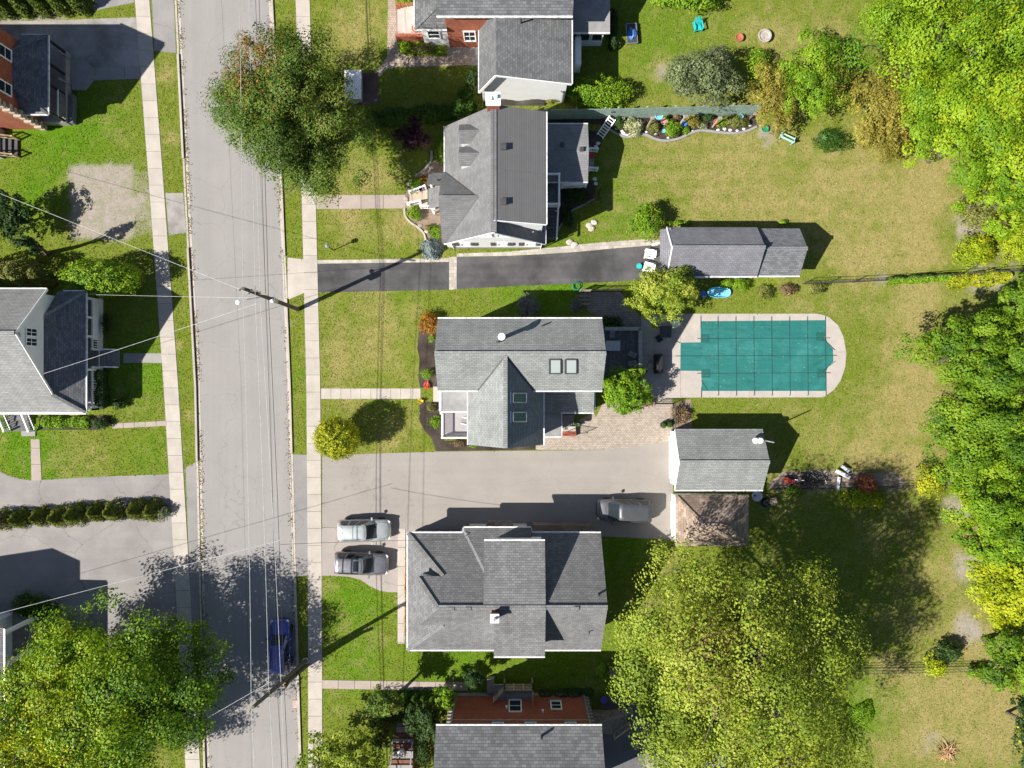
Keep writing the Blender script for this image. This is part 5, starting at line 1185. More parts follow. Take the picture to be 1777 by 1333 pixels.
# --- brick house in the north-west corner ----------------------------------------------------------------------------------------
def house_northwest():
    xe = -40.0; ys, yn = 21.7, 28.5; ze, zr = 6.2, 10.1
    h = thing('house', 'brick house with dark hip-roofed porch and concrete steps across the street', 'house', (-43, 25, 0))
    pl, rd = gable(-53, xe, ys, yn, ze, zr); roof_part(h, pl, SH_H7); gable_wall(h, -53, xe, ys, yn, ze, zr, 'x', BRICK, ov=.4)
    for a, b in ((pl[0][3], rd[1]), (pl[1][1], rd[1])): MB().bar(a+V(.03, 0, -.12), b+V(.03, 0, -.12), .08, .3).build('rake_board', m_plain('blue_grey_trim', (.45, .5, .52)) if 'blue_grey_trim' not in MAT else MAT['blue_grey_trim'], h)
    xw = xe-.4; zp = 3.05; a, b = P(76, 60.5, zp), P(89.5, 198, zp); xo = (a.x+b.x)/2; y1, y0 = a.y, b.y; zt = 4.1
    A, B = V(xo, y1, zp), V(xo, y0, zp); T1, T2 = V(xw, y1-1.8, zt), V(xw, y0+1.8, zt)
    roof_part(h, [[A, T1, T2, B], [A, V(xw, y1, zp), T1], [B, T2, V(xw, y0, zp)]], SH_H7, 'porch_roof')
    gutter(h, A, B, (1, 0), w=.1); gutter(h, B, V(xw, y0, zp), (0, -1), w=.1); gutter(h, A, V(xw, y1, zp), (0, 1), w=.08, mat=STEEL); ridge(h, A, T1, SH_H7, .2); ridge(h, B, T2, SH_H7, .2)
    zf = .8; MB().prism(rect(xw, xo+.0, y0+.2, y1-.2), 0, zf).build('porch_floor', m_concrete('porch_slab', (.3, .27, .25), rand=0), h); foot(rect(xw-12, xo, ys, yn)); foot(rect(xw, xo, y0, y1))
    for yy in (y0+.3, y0+2.6, y0+4.3, y1-.3): MB().bar((xo-.1, yy, zf), (xo-.1, yy, zp-.1), .16, .16).build('porch_post', BLACK, h)
    m = MB()
    for i in range(10): m.bar((xo-.05, y0+.3, zf+.12+i*.08), (xo-.05, y0+2.6, zf+.12+i*.08), .04, .03)
    m.build('slatted_railing', STEEL, h)
    MB().bar((xo-.05, y0+.3, zf+.95), (xo-.05, y0+2.6, zf+.95), .1, .06).build('top_rail', WHITE, h)
    MB().prism(rect(xo+.0, xo+.45, y0+.25, y0+2.7), 0, .55).build('planter_box', WOOD_G, h)
    # wide concrete steps and landing
    sy = P(0, 128).y; x_ = xo
    steps(h, (xo, sy), (P(124, 0).x, sy), 2.3, 3, .68, .3, CONC_GREY, 'step')
    q = [P(x, y) for x, y in ((124, 101), (142, 101), (163, 118), (163, 140), (150, 157), (126, 157))]; MB().prism([(p.x, p.y) for p in q], 0, .16).build('landing', CONC_GREY, h); foot([(p.x, p.y) for p in q]); foot(rect(xo, P(124, 0).x, sy-1.2, sy+1.2))
    for yy in (sy+1.15, sy-1.15): railing(h, [V(xo, yy, zf), V(P(124, 0).x, yy, .2)], STEEL, .9, .6, r=.05)
    # south side stoop with timber rail, quoins
    q0, q1 = P(-30, 232), P(34, 276); MB().prism(rect(q0.x-3, P(8, 0).x, q1.y, ys+.3), 0, .7).build('side_stoop', CONC_LT, h); foot(rect(q0.x-3, q1.x, q1.y, ys+.3))
    steps(h, (P(8, 0).x, P(0, 258).y), (P(33, 0).x, P(0, 258).y), 1.6, 3, .58, .12, DARK, 'step')
    for yy in (243, 274): railing(h, [P(-20, yy)+V(0, 0, .7), P(8, yy)+V(0, 0, .7), P(34, yy)+V(0, 0, .1)], WOOD_L, .85, .5, r=.05)
    for i in range(10): MB().box((xw, ys+.4, .4+i*.6), (.6, .6, .3) if i % 2 else (.46, .46, .3)).build('quoin', MAT['buff_stone'], h)
    window(h, (xw, 23.6, 4.9), (1, 0), .9, 1.3); window(h, (xw, 26.4, 4.9), (1, 0), .9, 1.3)
    MB().tube([V(xw+.1, ys+.3, 5.9), V(xw+.1, ys+.3, .1)], .05, 6).build('downspout', WHITE, h)
    return h
house_northwest()

# --- house in the south-west corner, mostly under its tree -----------------------------------------------------------------------
def house_southwest():
    h = thing('house', 'dark-roofed house with white columned porch half hidden under a large tree', 'house', (-44, -24, 0))
    x1, y1, z = -40.25, -19.4, 5.2
    roof_part(h, [[V(-46, y1, z+.3), V(x1, y1, z), V(x1, -32, z), V(-46, -32, z+.3)]], SH_H7); gutter(h, V(x1, y1, z), V(x1, -32, z), (1, 0), mat=STEEL, w=.1); gutter(h, V(-46, y1, z+.3), V(x1, y1, z), (0, 1), w=.1, mat=DARK)
    MB().prism(rect(-46, -43.0, -32, y1-.4), 0, z-.2).build('wall', WHITE_SIDE, h); foot(rect(-46, -40.4, -32, y1))
    p2, r2 = gable(-54, -44.3, -33, -18.4, 7.0, 9.5, 'y'); roof_part(h, p2, SH_H7, 'upper_roof'); gable_wall(h, -54, -44.3, -33, -18.4, 7.0, 9.5, 'y', WHITE_SIDE)
    MB().prism(rect(-43, -40.6, -32, y1-.3), 0, .5).build('porch_floor', CONC_GREY, h)
    for yy in (-20.0, -22.6, -25.2, -28): MB().bar((-40.8, yy, .5), (-40.8, yy, z-.15), .28, .28).build('porch_column', WHITE, h)
    railing(h, [V(-40.8, -20.0, .5), V(-40.8, -22.6, .5)], STEEL, .9, .2, r=.06); MB().prism(rect(-43.0, -39.4, -19.1, -18.7), 0, .6).build('retaining_wall', CONC_GREY, h); foot(rect(-43, -39.4, -19.1, -18.7))
    return h
house_southwest()
# ------------------------------------------------------------------ pool cover
def pool():
    z = .05
    out = [(1215.5, 557.8), (1432, 556), (1432, 585), (1436, 597), (1445, 606), (1445.5, 628), (1437, 636), (1433, 645), (1433.5, 678.5), (1218, 678.5), (1217, 644), (1180.5, 643.5), (1181, 595), (1215.8, 594.5)]
    w = px_poly(out, z); c = MB().slab(w, .03).build('pool_cover', COVER); tag(c, 'green mesh safety cover strapped over the swimming pool', 'pool cover')
    PAVED.append([(p.x, p.y) for p in w])
    def strap(a, b, name='strap'):
        A, B = P(*a)+V(0, 0, z+.008), P(*b)+V(0, 0, z+.008); MB().bar(A, B, .05, .01).build(name, STRAP, c)
    for x in (1245.6, 1276.7, 1307.8, 1338.8, 1369.8, 1401, 1432): strap((x, 550), (x+1.2, 686))
    for y, x1 in ((587.7, 1440), (618, 1452), (648, 1441)): strap((1210 if y != 618 else 1172, y), (x1, y-1))
    for a, b in (((1432, 592), (1449, 608)), ((1432, 640), (1449, 627)), ((1180, 595), (1172, 592)), ((1180, 643), (1168, 644)), ((1216, 570), (1216, 548)), ((1217, 672), (1217, 690)), ((1217, 660), (1228, 678))): strap(a, b)
    for x, y in ((1215.8, 580), (1216.8, 640.5), (1416, 577), (1417.5, 640)): 
        q = px_poly([(x, y), (x+15.5, y), (x+15.5, y+15), (x, y+15)], z+.006); MB().slab(q, .004).build('patch', COVER_D, c)
    for x in (1245.6, 1276.7, 1307.8, 1338.8, 1369.8, 1401, 1432):
        for y in (549.5, 686.5): MB().lathe([(.05, 0), (.05, .03), (.02, .035)], tuple(P(x, y)+V(0, 0, .02)), 8).build('anchor', STEEL, c)
pool()

# ------------------------------------------------------------------ vehicles
def vehicle(name, label, px, py, rz, Ln, Wd, Ht, paint, kind='suv', rails=True, sunroof=False, cross=0):
    loc = P(px, py); v = thing(name, label, 'car', (loc.x, loc.y, .014), 'parked cars', rz=rz); hw = Wd/2; zb = Ht*.58
    cowl, fr, rr = (.20, .055, -.435) if kind == 'suv' else (.265, .10, -.445)
    st = [(-.5, .80, .50, .80), (-.492, .90, .40, .93), (-.465, .965, .30, 1), (-.40, .99, .24, 1), (-.2, 1, .22, 1), (0, 1, .22, .995), (cowl-.02, .995, .22, .985), (cowl+.04, .985, .22, .955), (.36, .965, .23, .90), (.43, .925, .27, .83), (.47, .84, .33, .74), (.492, .70, .40, .64), (.5, .55, .45, .56)]
    rings = []; m = MB()
    for x, w, zl, zt in st:
        a = hw*w; b = zb*zt; lo = zl; mid = lo+(b-lo)*.45
        half = [(a*.80, lo), (a*.97, lo+.08), (a, mid), (a*.985, b-.10), (a*.93, b-.025), (a*.80, b+.005), (a*.42, b+.03), (0, b+.04)]
        ring = half+[(-p, q) for p, q in half[-2::-1]]
        rings.append([(x*Ln, p, q) for p, q in ring])
    n = len(rings[0]); vs = [p for r_ in rings for p in r_]
    fs = [(i*n+j, i*n+j+1, (i+1)*n+j+1, (i+1)*n+j) for i in range(len(rings)-1) for j in range(n-1)]+[(i*n+n-1, i*n, (i+1)*n, (i+1)*n+n-1) for i in range(len(rings)-1)]
    fs += [tuple(range(n)), tuple((len(rings)-1)*n+j for j in range(n))[::-1]]
    m.mesh(vs, [f[::-1] for f in fs]); body = m.build('body', paint, v, smooth=True)
    # greenhouse
    zr_ = Ht-.06; bz = zb*.97
    B0 = [(-.478, .80), (-.45, .90), (cowl-.06, .90), (cowl+.03, .66), (cowl+.045, .3)]; T0 = [(rr+.0, .58), (rr+.03, .70), (fr-.05, .71), (fr, .62), (fr+.012, .3)]
    def ring2(tab, z, g=0.0): return [(x*Ln, y*hw+g, z) for x, y in tab]+[(x*Ln, -y*hw-g, z) for x, y in tab[::-1]]
    b_, t_ = ring2(B0, bz), ring2(T0, zr_); k = len(b_); m = MB(); m.mesh(b_+t_, [(i, k+i, k+(i+1) % k, (i+1) % k)[::-1] for i in range(k)]+[tuple(range(k, 2*k))]); m.build('cabin', paint, v, smooth=False)
    # roof skin, softly crowned
    m = MB(); t1 = ring2([(x*1.0, y*1.01) for x, y in T0], zr_-.02); t2 = ring2([(x-(.012 if x > 0 else -.012), y*.93) for x, y in T0], zr_+.035); t3 = ring2([(x*.8-.03, y*.5) for x, y in T0], zr_+.06)
    vs = t1+t2+t3; fs = []
    for l in range(2): fs += [(l*k+i, (l+1)*k+i, (l+1)*k+(i+1) % k, l*k+(i+1) % k)[::-1] for i in range(k)]
    m.mesh(vs, fs+[tuple(range(2*k, 3*k))]); rf = m.build('roof', paint, v, smooth=True)
    def glass(name, pts, off=.012):
        pts = [Vector(p) for p in pts]; c = sum(pts, Vector())/len(pts); nn = (pts[1]-pts[0]).cross(pts[2]-pts[0]).normalized()
        if nn.dot(c-V(-.1*Ln, 0, .9)) < 0: nn = -nn
        mm = MB(); mm.poly([c+(p-c)*.94+nn*off for p in pts]); return mm.build(name, GLASS, v)
    lerp = lambda p, q, t: tuple(p[i]+(q[i]-p[i])*t for i in range(3))
    # windshield (three facets joined)
    mm = MB(); wb = [b_[i] for i in (3, 4, 5, 6)]; wt = [t_[i] for i in (3, 4, 5, 6)]
    up = V(.35, 0, .9).normalized()*.016
    w1 = [Vector(lerp(wb[i], wt[i], .06))+up for i in range(4)]; w2 = [Vector(lerp(wb[i], wt[i], .93))+up for i in range(4)]
    mm.mesh(w1+w2, [(0, 1, 5, 4), (1, 2, 6, 5), (2, 3, 7, 6)]); mm.build('windshield', GLASS, v, smooth=True)
    glass('rear_window', [b_[0], t_[0], t_[k-1], b_[k-1]])
    for sgn in (0, 1):
        ids = (1, 2) if not sgn else (k-3, k-2)
        pa, pb, qa, qb = b_[ids[0]], b_[ids[1]], t_[ids[0]], t_[ids[1]]
        for u0, u1 in ((.04, .32), (.36, .64), (.68, .97)): glass('side_window', [lerp(pa, pb, u0), lerp(pa, pb, u1), lerp(qa, qb, u1), lerp(qa, qb, u0)])
    # wheels
    r = .345
    for x in (-.295*Ln, .305*Ln):
        for s in (-1, 1):
            y = s*(hw-.10); t = MB().lathe([(r*.62, -.11), (r*.93, -.115), (r, -.07), (r, .07), (r*.93, .115), (r*.62, .11)], (x, y, r), 20, 'y').build('wheel', TYRE, v, True)
            MB().lathe([(r*.64, -.09), (r*.64, .09), (r*.3, .1), (.05, .105)] if s > 0 else [(.05, -.105), (r*.3, -.1), (r*.64, -.09), (r*.64, .09)], (x, y, r), 16, 'y').build('rim', STEEL, t, True)
    for s in (-1, 1):
        mm = MB(); mm.box((cowl*Ln-.12*Ln*.35, s*(hw+.10), zb+.06), (.13, .24, .16), s*.12); mm.build('mirror', paint, v)
        MB().box((.452*Ln, s*hw*.70, zb*.70), (.24, .30, .13), -s*.55).build('headlight', HEADL, v)
        MB().box((-.478*Ln, s*hw*.83, zb*.80), (.12, .14, .28), s*.5).build('tail_light', TAILL, v)
        if rails: MB().tube([((rr+.06)*Ln, s*hw*.66, zr_+.03), ((rr+.1)*Ln, s*hw*.655, zr_+.10), ((fr-.12)*Ln, s*hw*.655, zr_+.10), ((fr-.07)*Ln, s*hw*.65, zr_+.02)], .022, 6).build('roof_rail', BLACK if cross else STEEL, v)
    for i in range(cross): x = (-.30+.155*i)*Ln; MB().bar((x, -hw*.64, zr_+.10), (x, hw*.64, zr_+.10), .07, .03).build('cross_bar', BLACK, v)
    if sunroof: MB().box((-.055*Ln, 0, zr_+.055), (.085*Ln*1.15, hw*.92, .02)).build('sunroof', GLASS, v)
    MB().box((.497*Ln, 0, zb*.50), (.05, hw*.9, .18)).build('grille', BLACK, v); MB().bar((cowl*Ln+.02*Ln, -hw*.68, zb+.02), (cowl*Ln+.02*Ln, hw*.68, zb+.02), .14, .02).build('cowl', BLACK, v)
    for s in (-1, 1):
        MB().tube([((cowl+.05)*Ln, s*hw*.80, zb*.965), (.36*Ln, s*hw*.76, zb*.925), (.44*Ln, s*hw*.66, zb*.845)], .011, 4).build('hood_seam', BLACK, v)
        for xx in (-.20, .02, cowl-.02): MB().tube([(xx*Ln, s*hw*1.003, .32), (xx*Ln, s*hw*.992, zb*.88)], .010, 4).build('door_seam', BLACK, v)
        MB().box((-.03*Ln, s*hw*1.0, zb*.80), (.16, .03, .03)).build('door_handle', STEEL, v)
    MB().tube([(.44*Ln, -hw*.66, zb*.85), (.455*Ln, 0, zb*.86), (.44*Ln, hw*.66, zb*.85)], .011, 4).build('hood_seam', BLACK, v)
    for s in (-1, 1): MB().bar(((cowl+.03)*Ln, s*.15, zb+.045), ((cowl-.03)*Ln, s*.15-.45, zb+.19), .025, .015).build('wiper', BLACK, v)
    MB().box((-.499*Ln, 0, .48), (.04, hw*1.5, .14)).build('rear_bumper', DARK, v); MB().tube([(rr*Ln+.35, 0, zr_+.05), (rr*Ln+.2, 0, zr_+.19)], .018, 6).build('antenna', BLACK, v)
    return v
vehicle('car', 'pale silver crossover parked beside the grey house, nearer the tan driveway', 635.5, 917.5, R(1.0), 4.55, 1.88, 1.68, m_paint('silver_paint', (.36, .39, .39), .35))
vehicle('car', 'dark grey crossover with sunroof and cross bars parked on the pad by the lawn', 630.5, 974.5, R(-2.0), 4.65, 1.9, 1.7, m_paint('grey_paint', (.16, .16, .18), .4), sunroof=True, cross=2)
vehicle('minivan', 'grey minivan half in shade facing the street on the tan driveway', 1081, 883.5, R(180-1.5), 4.75, 1.96, 1.74, m_paint('slate_paint', (.085, .09, .10), .35), kind='van', rails=False)
vehicle('car', 'blue sport utility car parked along the kerb by the cut-off pole', 491, 1115.5, R(91.0), 4.55, 1.8, 1.68, m_paint('blue_paint', (.06, .075, .30), .4))

# ------------------------------------------------------------------ poles, lamp, wires
def pole1():
    b = P(517, 537); t = P(421.5, 500.5, 12.0)
    o = thing('utility_pole', 'tall utility pole with street light arm beside the black driveway', 'utility pole', tuple(b), 'utility poles')
    MB().tube([b, b.lerp(t, .5), t], [.19, .16, .125], 12).build('pole', POLE, o, True)
    for f, w in ((.93, .5), (.80, .45)):
        q = b.lerp(t, f); MB().bar(q+V(-w, .1, 0), q+V(w+.4, -.1, 0), .10, .10).build('cross_arm', WOOD, o)
        for x in (-w, w*.6): MB().lathe([(.05, 0), (.07, .08), (.04, .16)], tuple(q+V(x, 0, .05)), 8).build('insulator', DARK, o)
    q = b.lerp(t, .66); e = P(413, 524.5, 8.4)
    MB().tube([q, q.lerp(e, .6)+V(0, 0, .35), e+V(0, 0, .1)], .045, 6).build('lamp_arm', STEEL, o); MB().lathe([(.02, .16), (.16, .1), (.2, 0), (.1, -.1)], tuple(e), 12).build('lamp_head', WHITE, o, True)
    q = b.lerp(t, .55)+V(.25, -.1, 0); MB().lathe([(.05, -.42), (.22, -.38), (.22, .38), (.05, .42)], tuple(q), 12).build('transformer', STEEL, o, True)
    return b, t
B1, T1 = pole1()
def pole2():
    b = P(531, 1147); t = P(438.5, 1228, 11.0)
    o = thing('utility_pole', 'greenish utility pole leaning over the road beside the blue car', 'utility pole', tuple(b), 'utility poles')
    MB().tube([b, b.lerp(t, .5), t], [.20, .17, .13], 12).build('pole', POLE_G, o, True)
    for f in (.62, .8): q = b.lerp(t, f); MB().bar(q, q+V(.75, .0, 0), .08, .08).build('bracket', WOOD, o)
    q = b.lerp(t, .5)+V(.3, -.3, 0); MB().lathe([(.05, -.3), (.15, -.26), (.15, .26), (.05, .3)], tuple(q), 10).build('splice_can', BLACK, o, True); MB().bar(b.lerp(t, .5), q, .05, .05).build('can_bracket', DARK, o)
    MB().lathe([(.0, 0), (.3, .03), (.34, .16), (.2, .2)], tuple(b), 9).build('stones', STONE, o)
    b2 = P(534, 1154); t2 = P(494, 1188, 5.2)
    o2 = tag(thing('pole_stub', 'short cut-off brown pole standing against the leaning utility pole', 'utility pole', tuple(b2)), 'short cut-off brown pole standing against the leaning utility pole', 'utility pole')
    MB().tube([b2, t2], [.17, .15], 12).build('pole', POLE, o2, True); MB().lathe([(.15, 0), (.15, .012)], tuple(t2+V(0, 0, .002)), 12).build('sawn_top', flat('sawn_wood', (.5, .2, .06)), o2)
pole2()
def wire(label, pts, r, mat, sag=.0, group='overhead wires'):
    """pts: (px,py,z) attachment points; a sagging cable through them"""
    out = []
    w = [P(*p) for p in pts]
    for a, b in zip(w[:-1], w[1:]):
        n = 10
        for i in range(n): t = i/n; out.append(a.lerp(b, t)-V(0, 0, sag*4*t*(1-t)))
    out.append(w[-1]); o = MB().tube(out, r, 5).build('overhead_wire', mat); tag(o, label, 'wire', group)
SL = 'street line wire strung between the utility poles along the road'
for pts, r, mt in (([(408, -320, 10.5), (421.5, 500.5, 11.95), (436, 1228, 10.95), (452, 1700, 10)], .016, ALU), ([(422, -320, 9.0), (443, 520, 10.6), (466, 1185, 9.0), (488, 1700, 8)], .018, ALU),
                   ([(424, -320, 7.6), (452, 528, 8.0), (487, 1176, 6.7), (505, 1700, 7)], .018, ALU), ([(437, -320, 7.0), (466, 525, 7.3), (492, 1172, 6.2), (512, 1700, 7)], .02, BLACK), ([(430, -320, 7.2), (461, 524, 7.6), (480, 1180, 6.9), (505, 1700, 7)], .016, BLACK)):
    wire(SL, pts, r, mt, .22)
wire('service wire running to the white saltbox house across the street', [(74, 649, 5.6), (445, 527, 8.2)], .015, ALU, .12)
wire('service wire reaching the white porch corner across the street', [(148, 511, 3.1), (440, 517, 8.8)], .012, ALU, .12)
wire('service wire crossing above the gravel patch', [(-60, 312, 5.0), (436, 510, 9.5)], .014, ALU, .15)
wire('service wire running over the large yellow-green tree', [(-60, 1080, 5.0), (486, 938, 7.4)], .016, ALU, .15)
wire('service wire dropping to the hipped grey house', [(486, 945, 7.3), (797, 936, 4.3)], .015, BLACK, .2)
wire('service wire strung low over the yellow-green tree', [(212, 1333, 6.0), (470, 1183, 8.6)], .014, ALU, .15)
# bracket the drop wire ends on the hip roof
m_ = MB(); m_.tube([P(797, 937, 3.9), P(797, 937, 4.35)], .03, 6); tag(m_.build('service_mast', STEEL), 'small metal wire mast on the hipped grey roof', 'mast')
def lantern():
    b = P(578.5, 434.5); o = thing('lamp_post', 'black garden lamp post with lantern on the front lawn', 'lamp post', tuple(b))
    MB().tube([b, b+V(0, 0, 1.65)], [.05, .035], 8).build('post', BLACK, o, True); MB().lathe([(.09, 1.65), (.16, 1.72), (.2, 2.02), (.09, 2.12), (.02, 2.2)], tuple(b), 8).build('lantern', STEEL, o); MB().bar(b+V(-.3, 0, 1.5), b+V(.3, 0, 1.5), .03, .03).build('ladder_bar', BLACK, o)
lantern()
def grate():
    c = P(513.5, 1222); o = thing('catch_basin', 'rusty red catch basin grate by the kerb', 'grate', (c.x, c.y, .02))
    MB().box((c.x, c.y, .028), (.62, .72, .015)).build('frame', flat('rust', (.32, .12, .08)), o)
    for i in range(6): MB().box((c.x, c.y-.28+i*.112, .042), (.54, .045, .015)).build('bar', STEEL, o)
grate()

# ------------------------------------------------------------------ fences
def board_fence():
    pts = [(901, 208), (1067, 205.5), (1310, 199)]; o = thing('fence', 'pale green board fence behind the long garden bed', 'fence', tuple(P(1100, 204)))
    for (a, b) in zip(pts[:-1], pts[1:]):
        A, B = P(*a), P(*b); n = int((B-A).length/.16); an = math.atan2(B.y-A.y, B.x-A.x); base = None
        for i in range(n):
            q = A.lerp(B, (i+.5)/n)
            if base is None:
                base = MB().box((q.x, q.y, 1.05), (.15, .03, 2.1), an); data = base.build('board', FENCE_G, o); q0 = q.copy()
            else:
                c = data.copy(); COL.objects.link(c); c.parent = o; c.location = q-q0; c.scale = (1, 1, rnd.uniform(.985, 1.01))
        for z in (.4, 1.1, 1.8): MB().bar(A+V(0, .05, z), B+V(0, .05, z), .05, .09).build('rail', FENCE_G, o)
        for i in range(int((B-A).length/2.4)+1): q = A.lerp(B, min(1, i*2.4/(B-A).length)); MB().box((q.x, q.y+.08, 1.1), (.11, .11, 2.2)).build('post', FENCE_G, o)
    for px in (934, 979, 1064): q = P(px, 190, 1.6); MB().lathe([(.16, -.02), (.16, .02)], (q.x, P(0, 205.5).y-.05, 1.5), 14, 'y').build('wall_plate', WSTONE if px != 1064 else DARK, o)
board_fence()
def rail_fence(label, pts, h, mat, sp=2.4, r=.022, mids=(.5,), verticals=0.0):
    o = thing('fence', label, 'fence', tuple(P(*pts[0])))
    for a, b in zip(pts[:-1], pts[1:]):
        A, B = P(*a), P(*b); n = max(1, int((B-A).length/sp))
        for i in range(n+1): q = A.lerp(B, i/n); MB().tube([q, q+V(0, 0, h+.05)], r*1.3, 6).build('post', mat, o)
        for f in (.06, 1.0)+tuple(mids): MB().tube([A+V(0, 0, h*f), B+V(0, 0, h*f)], r, 5).build('rail', mat, o)
        if verticals:
            m = MB(); k = int((B-A).length/verticals)
            for i in range(k): q = A.lerp(B, (i+.5)/k); m.bar(q+V(0, 0, .06), q+V(0, 0, h), .016, .016)
            stuff(m.build('pickets', mat, o))
    return o
rail_fence('chain-link fence running from the long garage toward the lime bushes', [(1392, 493), (1480, 490), (1560, 486), (1660, 478), (1777, 470), (1840, 466)], 1.3, DARK, 2.2, verticals=.3)
rail_fence('chain-link fence behind the white garage and the red shrub', [(1338, 848), (1440, 847), (1585, 843), (1680, 838)], 1.1, DARK, 2.4, verticals=.3)
rail_fence('thin wire fence in the dappled shade of the ash tree', [(1470, 1160), (1570, 1159), (1690, 1156)], 1.1, DARK, 2.6, verticals=.4)
rail_fence('low black iron fence around the dry planting by the pool deck', [(1136, 700.5), (1167.5, 700.5), (1167.5, 749)], 1.1, BLACK, 1.6, mids=(.85,), verticals=.14)
rail_fence('dark iron fence between the black driveway and the shaded patio', [(1010, 507), (1078, 505)], 1.2, BLACK, 1.7, mids=(.85,), verticals=.14)
def gate():
    a, b = P(1005.5, 507), P(1022, 507); o = thing('garden_gate', 'grey wooden ladder-like gate beside the green hose', 'gate', tuple(a))
    for q in (a, b): MB().bar(q, q+V(0, 0, 1.5), .09, .09).build('post', WOOD, o)
    for z in (.3, .65, 1.0, 1.35): MB().bar(a+V(0, 0, z), b+V(0, 0, z), .05, .09).build('slat', WOOD, o)
    for i in range(3): MB().bar(a+V(-.1, -.35-.35*i, .25), b+V(.1, -.35-.35*i, .25), .2, .05).build('tread', WOOD, o)
gate()
def torus(mb, c, R_, r, n=20, k=6, tilt=None):
    vs = []; c = Vector(c)
    for i in range(n):
        a = 2*math.pi*i/n
        for j in range(k):
            b = 2*math.pi*j/k; p = Vector(((R_+r*math.cos(b))*math.cos(a), (R_+r*math.cos(b))*math.sin(a), r*math.sin(b)))
            if tilt is not None: p.rotate(tilt)
            vs.append(c+p)
    return mb.mesh(vs, [(i*k+j, ((i+1) % n)*k+j, ((i+1) % n)*k+(j+1) % k, i*k+(j+1) % k) for i in range(n) for j in range(k)])
def hose():
    m = MB(); c = P(1000, 497)
    for i, rr_ in enumerate((.36, .31, .26, .34)): torus(m, c+V(rnd.uniform(-.03, .03), rnd.uniform(-.03, .03), .04+.06*i), rr_, .025, 22, 6)
    tag(m.build('garden_hose', GREENP, smooth=True), 'coiled green garden hose on the grass by the wooden gate', 'hose')
hose()

# ------------------------------------------------------------------ furniture and yard things
def adirondack(name, label, px, py, rz, mat, cat='chair', group=None):
    l = P(px, py); o = thing(name, label, cat, (l.x, l.y, .012), group, rz=rz)
    for i in range(5): MB().box((.02+i*.105, 0, .36-.03*(4-i)+.0), (.09, .52, .025)).build('seat_slat', mat, o)
    for i in range(5):
        y = -.22+.11*i; h_ = .95-.10*abs(i-2)**1.3*.5; m = MB(); m.bar((-.02, y, .26), (-.42, y*1.15, h_), .095, .025); m.build('back_slat', mat, o)
    for s in (-1, 1):
        m = MB(); m.box((.12, s*.34, .56), (.74, .13, .03)); m.build('arm_rest', mat, o); MB().bar((.42, s*.33, 0), (.42, s*.33, .55), .09, .05).build('leg', mat, o); MB().bar((.5, s*.29, .33), (-.42, s*.29, .04), .04, .13).build('leg', mat, o)
    return o
adirondack('lawn_chair', 'white slatted lawn chair on the black driveway, nearer the paver border', 1127, 443, R(172), WHITE, group=None)
adirondack('lawn_chair', 'white slatted lawn chair on the black driveway beside the turquoise stool', 1125, 466, R(165), WHITE)
adirondack('lawn_chair', 'turquoise lawn chair alone on the north lawn', 1209, 47, R(-80), TEAL)
def stool(label, px, py, mat, r=.22, h=.42):
    c = P(px, py); o = thing('side_stool', label, 'stool', tuple(c)); MB().lathe([(r, h-.05), (r+.02, h-.02), (r, h), (.02, h+.005)], tuple(c), 18).build('seat', mat, o)
    for i in range(4): a = i*1.571+.5; MB().tube([c+V(math.cos(a)*r*.9, math.sin(a)*r*.9, 0), c+V(math.cos(a)*r*.6, math.sin(a)*r*.6, h-.04)], .02, 6).build('leg', mat, o)
stool('round turquoise stool on the black driveway', 1108, 463, TEAL)
def chair(label, px, py, rz, mat, seatm=None, group=None, z=0.0):
    l = P(px, py, z); o = thing('patio_chair', label, 'chair', (l.x, l.y, z), group, rz=rz)
    MB().box((0, 0, .44), (.5, .5, .05)).build('seat', seatm or mat, o); MB().bar((-.25, 0, .5), (-.34, 0, .95), .46, .05).build('backrest', seatm or mat, o)
    for x in (-.22, .22):
        for y in (-.22, .22): MB().tube([(x, y, 0), (x, y, .42)], .02, 6).build('leg', mat, o)
    for y in (-.27, .27): MB().bar((-.25, y, .62), (.24, y, .62), .05, .03).build('arm', mat, o)
GREYF = flat('grey_fabric', (.22, .22, .24), .9)
chair('grey cushioned chair on the rear deck, tucked north of the table', 1061, 582, R(-90), DARK, GREYF, z=.5)
chair('grey cushioned deck chair turned toward the railing corner', 1094, 615, R(150), DARK, GREYF, z=.5)
chair('grey cushioned deck chair next to the leafy shrub', 1094, 631, R(190), DARK, GREYF, z=.5)
def table(label, px, py, lx, ly, mat, z=0.0, h=.74):
    c = P(px, py, z+h); o = thing('patio_table', label, 'table', (c.x, c.y, z)); MB().box((c.x, c.y, z+h), (lx, ly, .04)).build('table_top', mat, o)
    for sx in (-1, 1):
        for sy in (-1, 1): MB().bar((c.x+sx*lx*.42, c.y+sy*ly*.42, z), (c.x+sx*lx*.42, c.y+sy*ly*.42, z+h-.02), .06, .06).build('leg', DARK, o)
    return o
table('pale rectangular table on the shaded rear deck', 1064, 600, 1.2, .85, flat('pale_table', (.42, .43, .5), .4), z=.5)
def plant_bits(name, label, c, mat, leafm, r=.16, h=.2):
    o = thing(name, label, 'plant pot', tuple(c)); MB().lathe([(r*.7, 0), (r, h), (r*1.1, h), (r*1.1, h+.03), (r*.8, h+.03)], tuple(c), 12).build('pot', mat, o)
    m = MB(); q = random.Random(5+int(abs(c[0])*10))
    for i in range(26):
        a = q.random()*6.28; e = Vector(c)+V(math.cos(a)*r*q.uniform(.6, 1.8), math.sin(a)*r*q.uniform(.6, 1.8), h+q.uniform(.06, .3)); s = Vector(c)+V(0, 0, h); t = V(-math.sin(a), math.cos(a), 0)*.05
        m.poly([s, s.lerp(e, .6)+t, e, s.lerp(e, .6)-t])
    m.build('leaves', leafm, o); return o
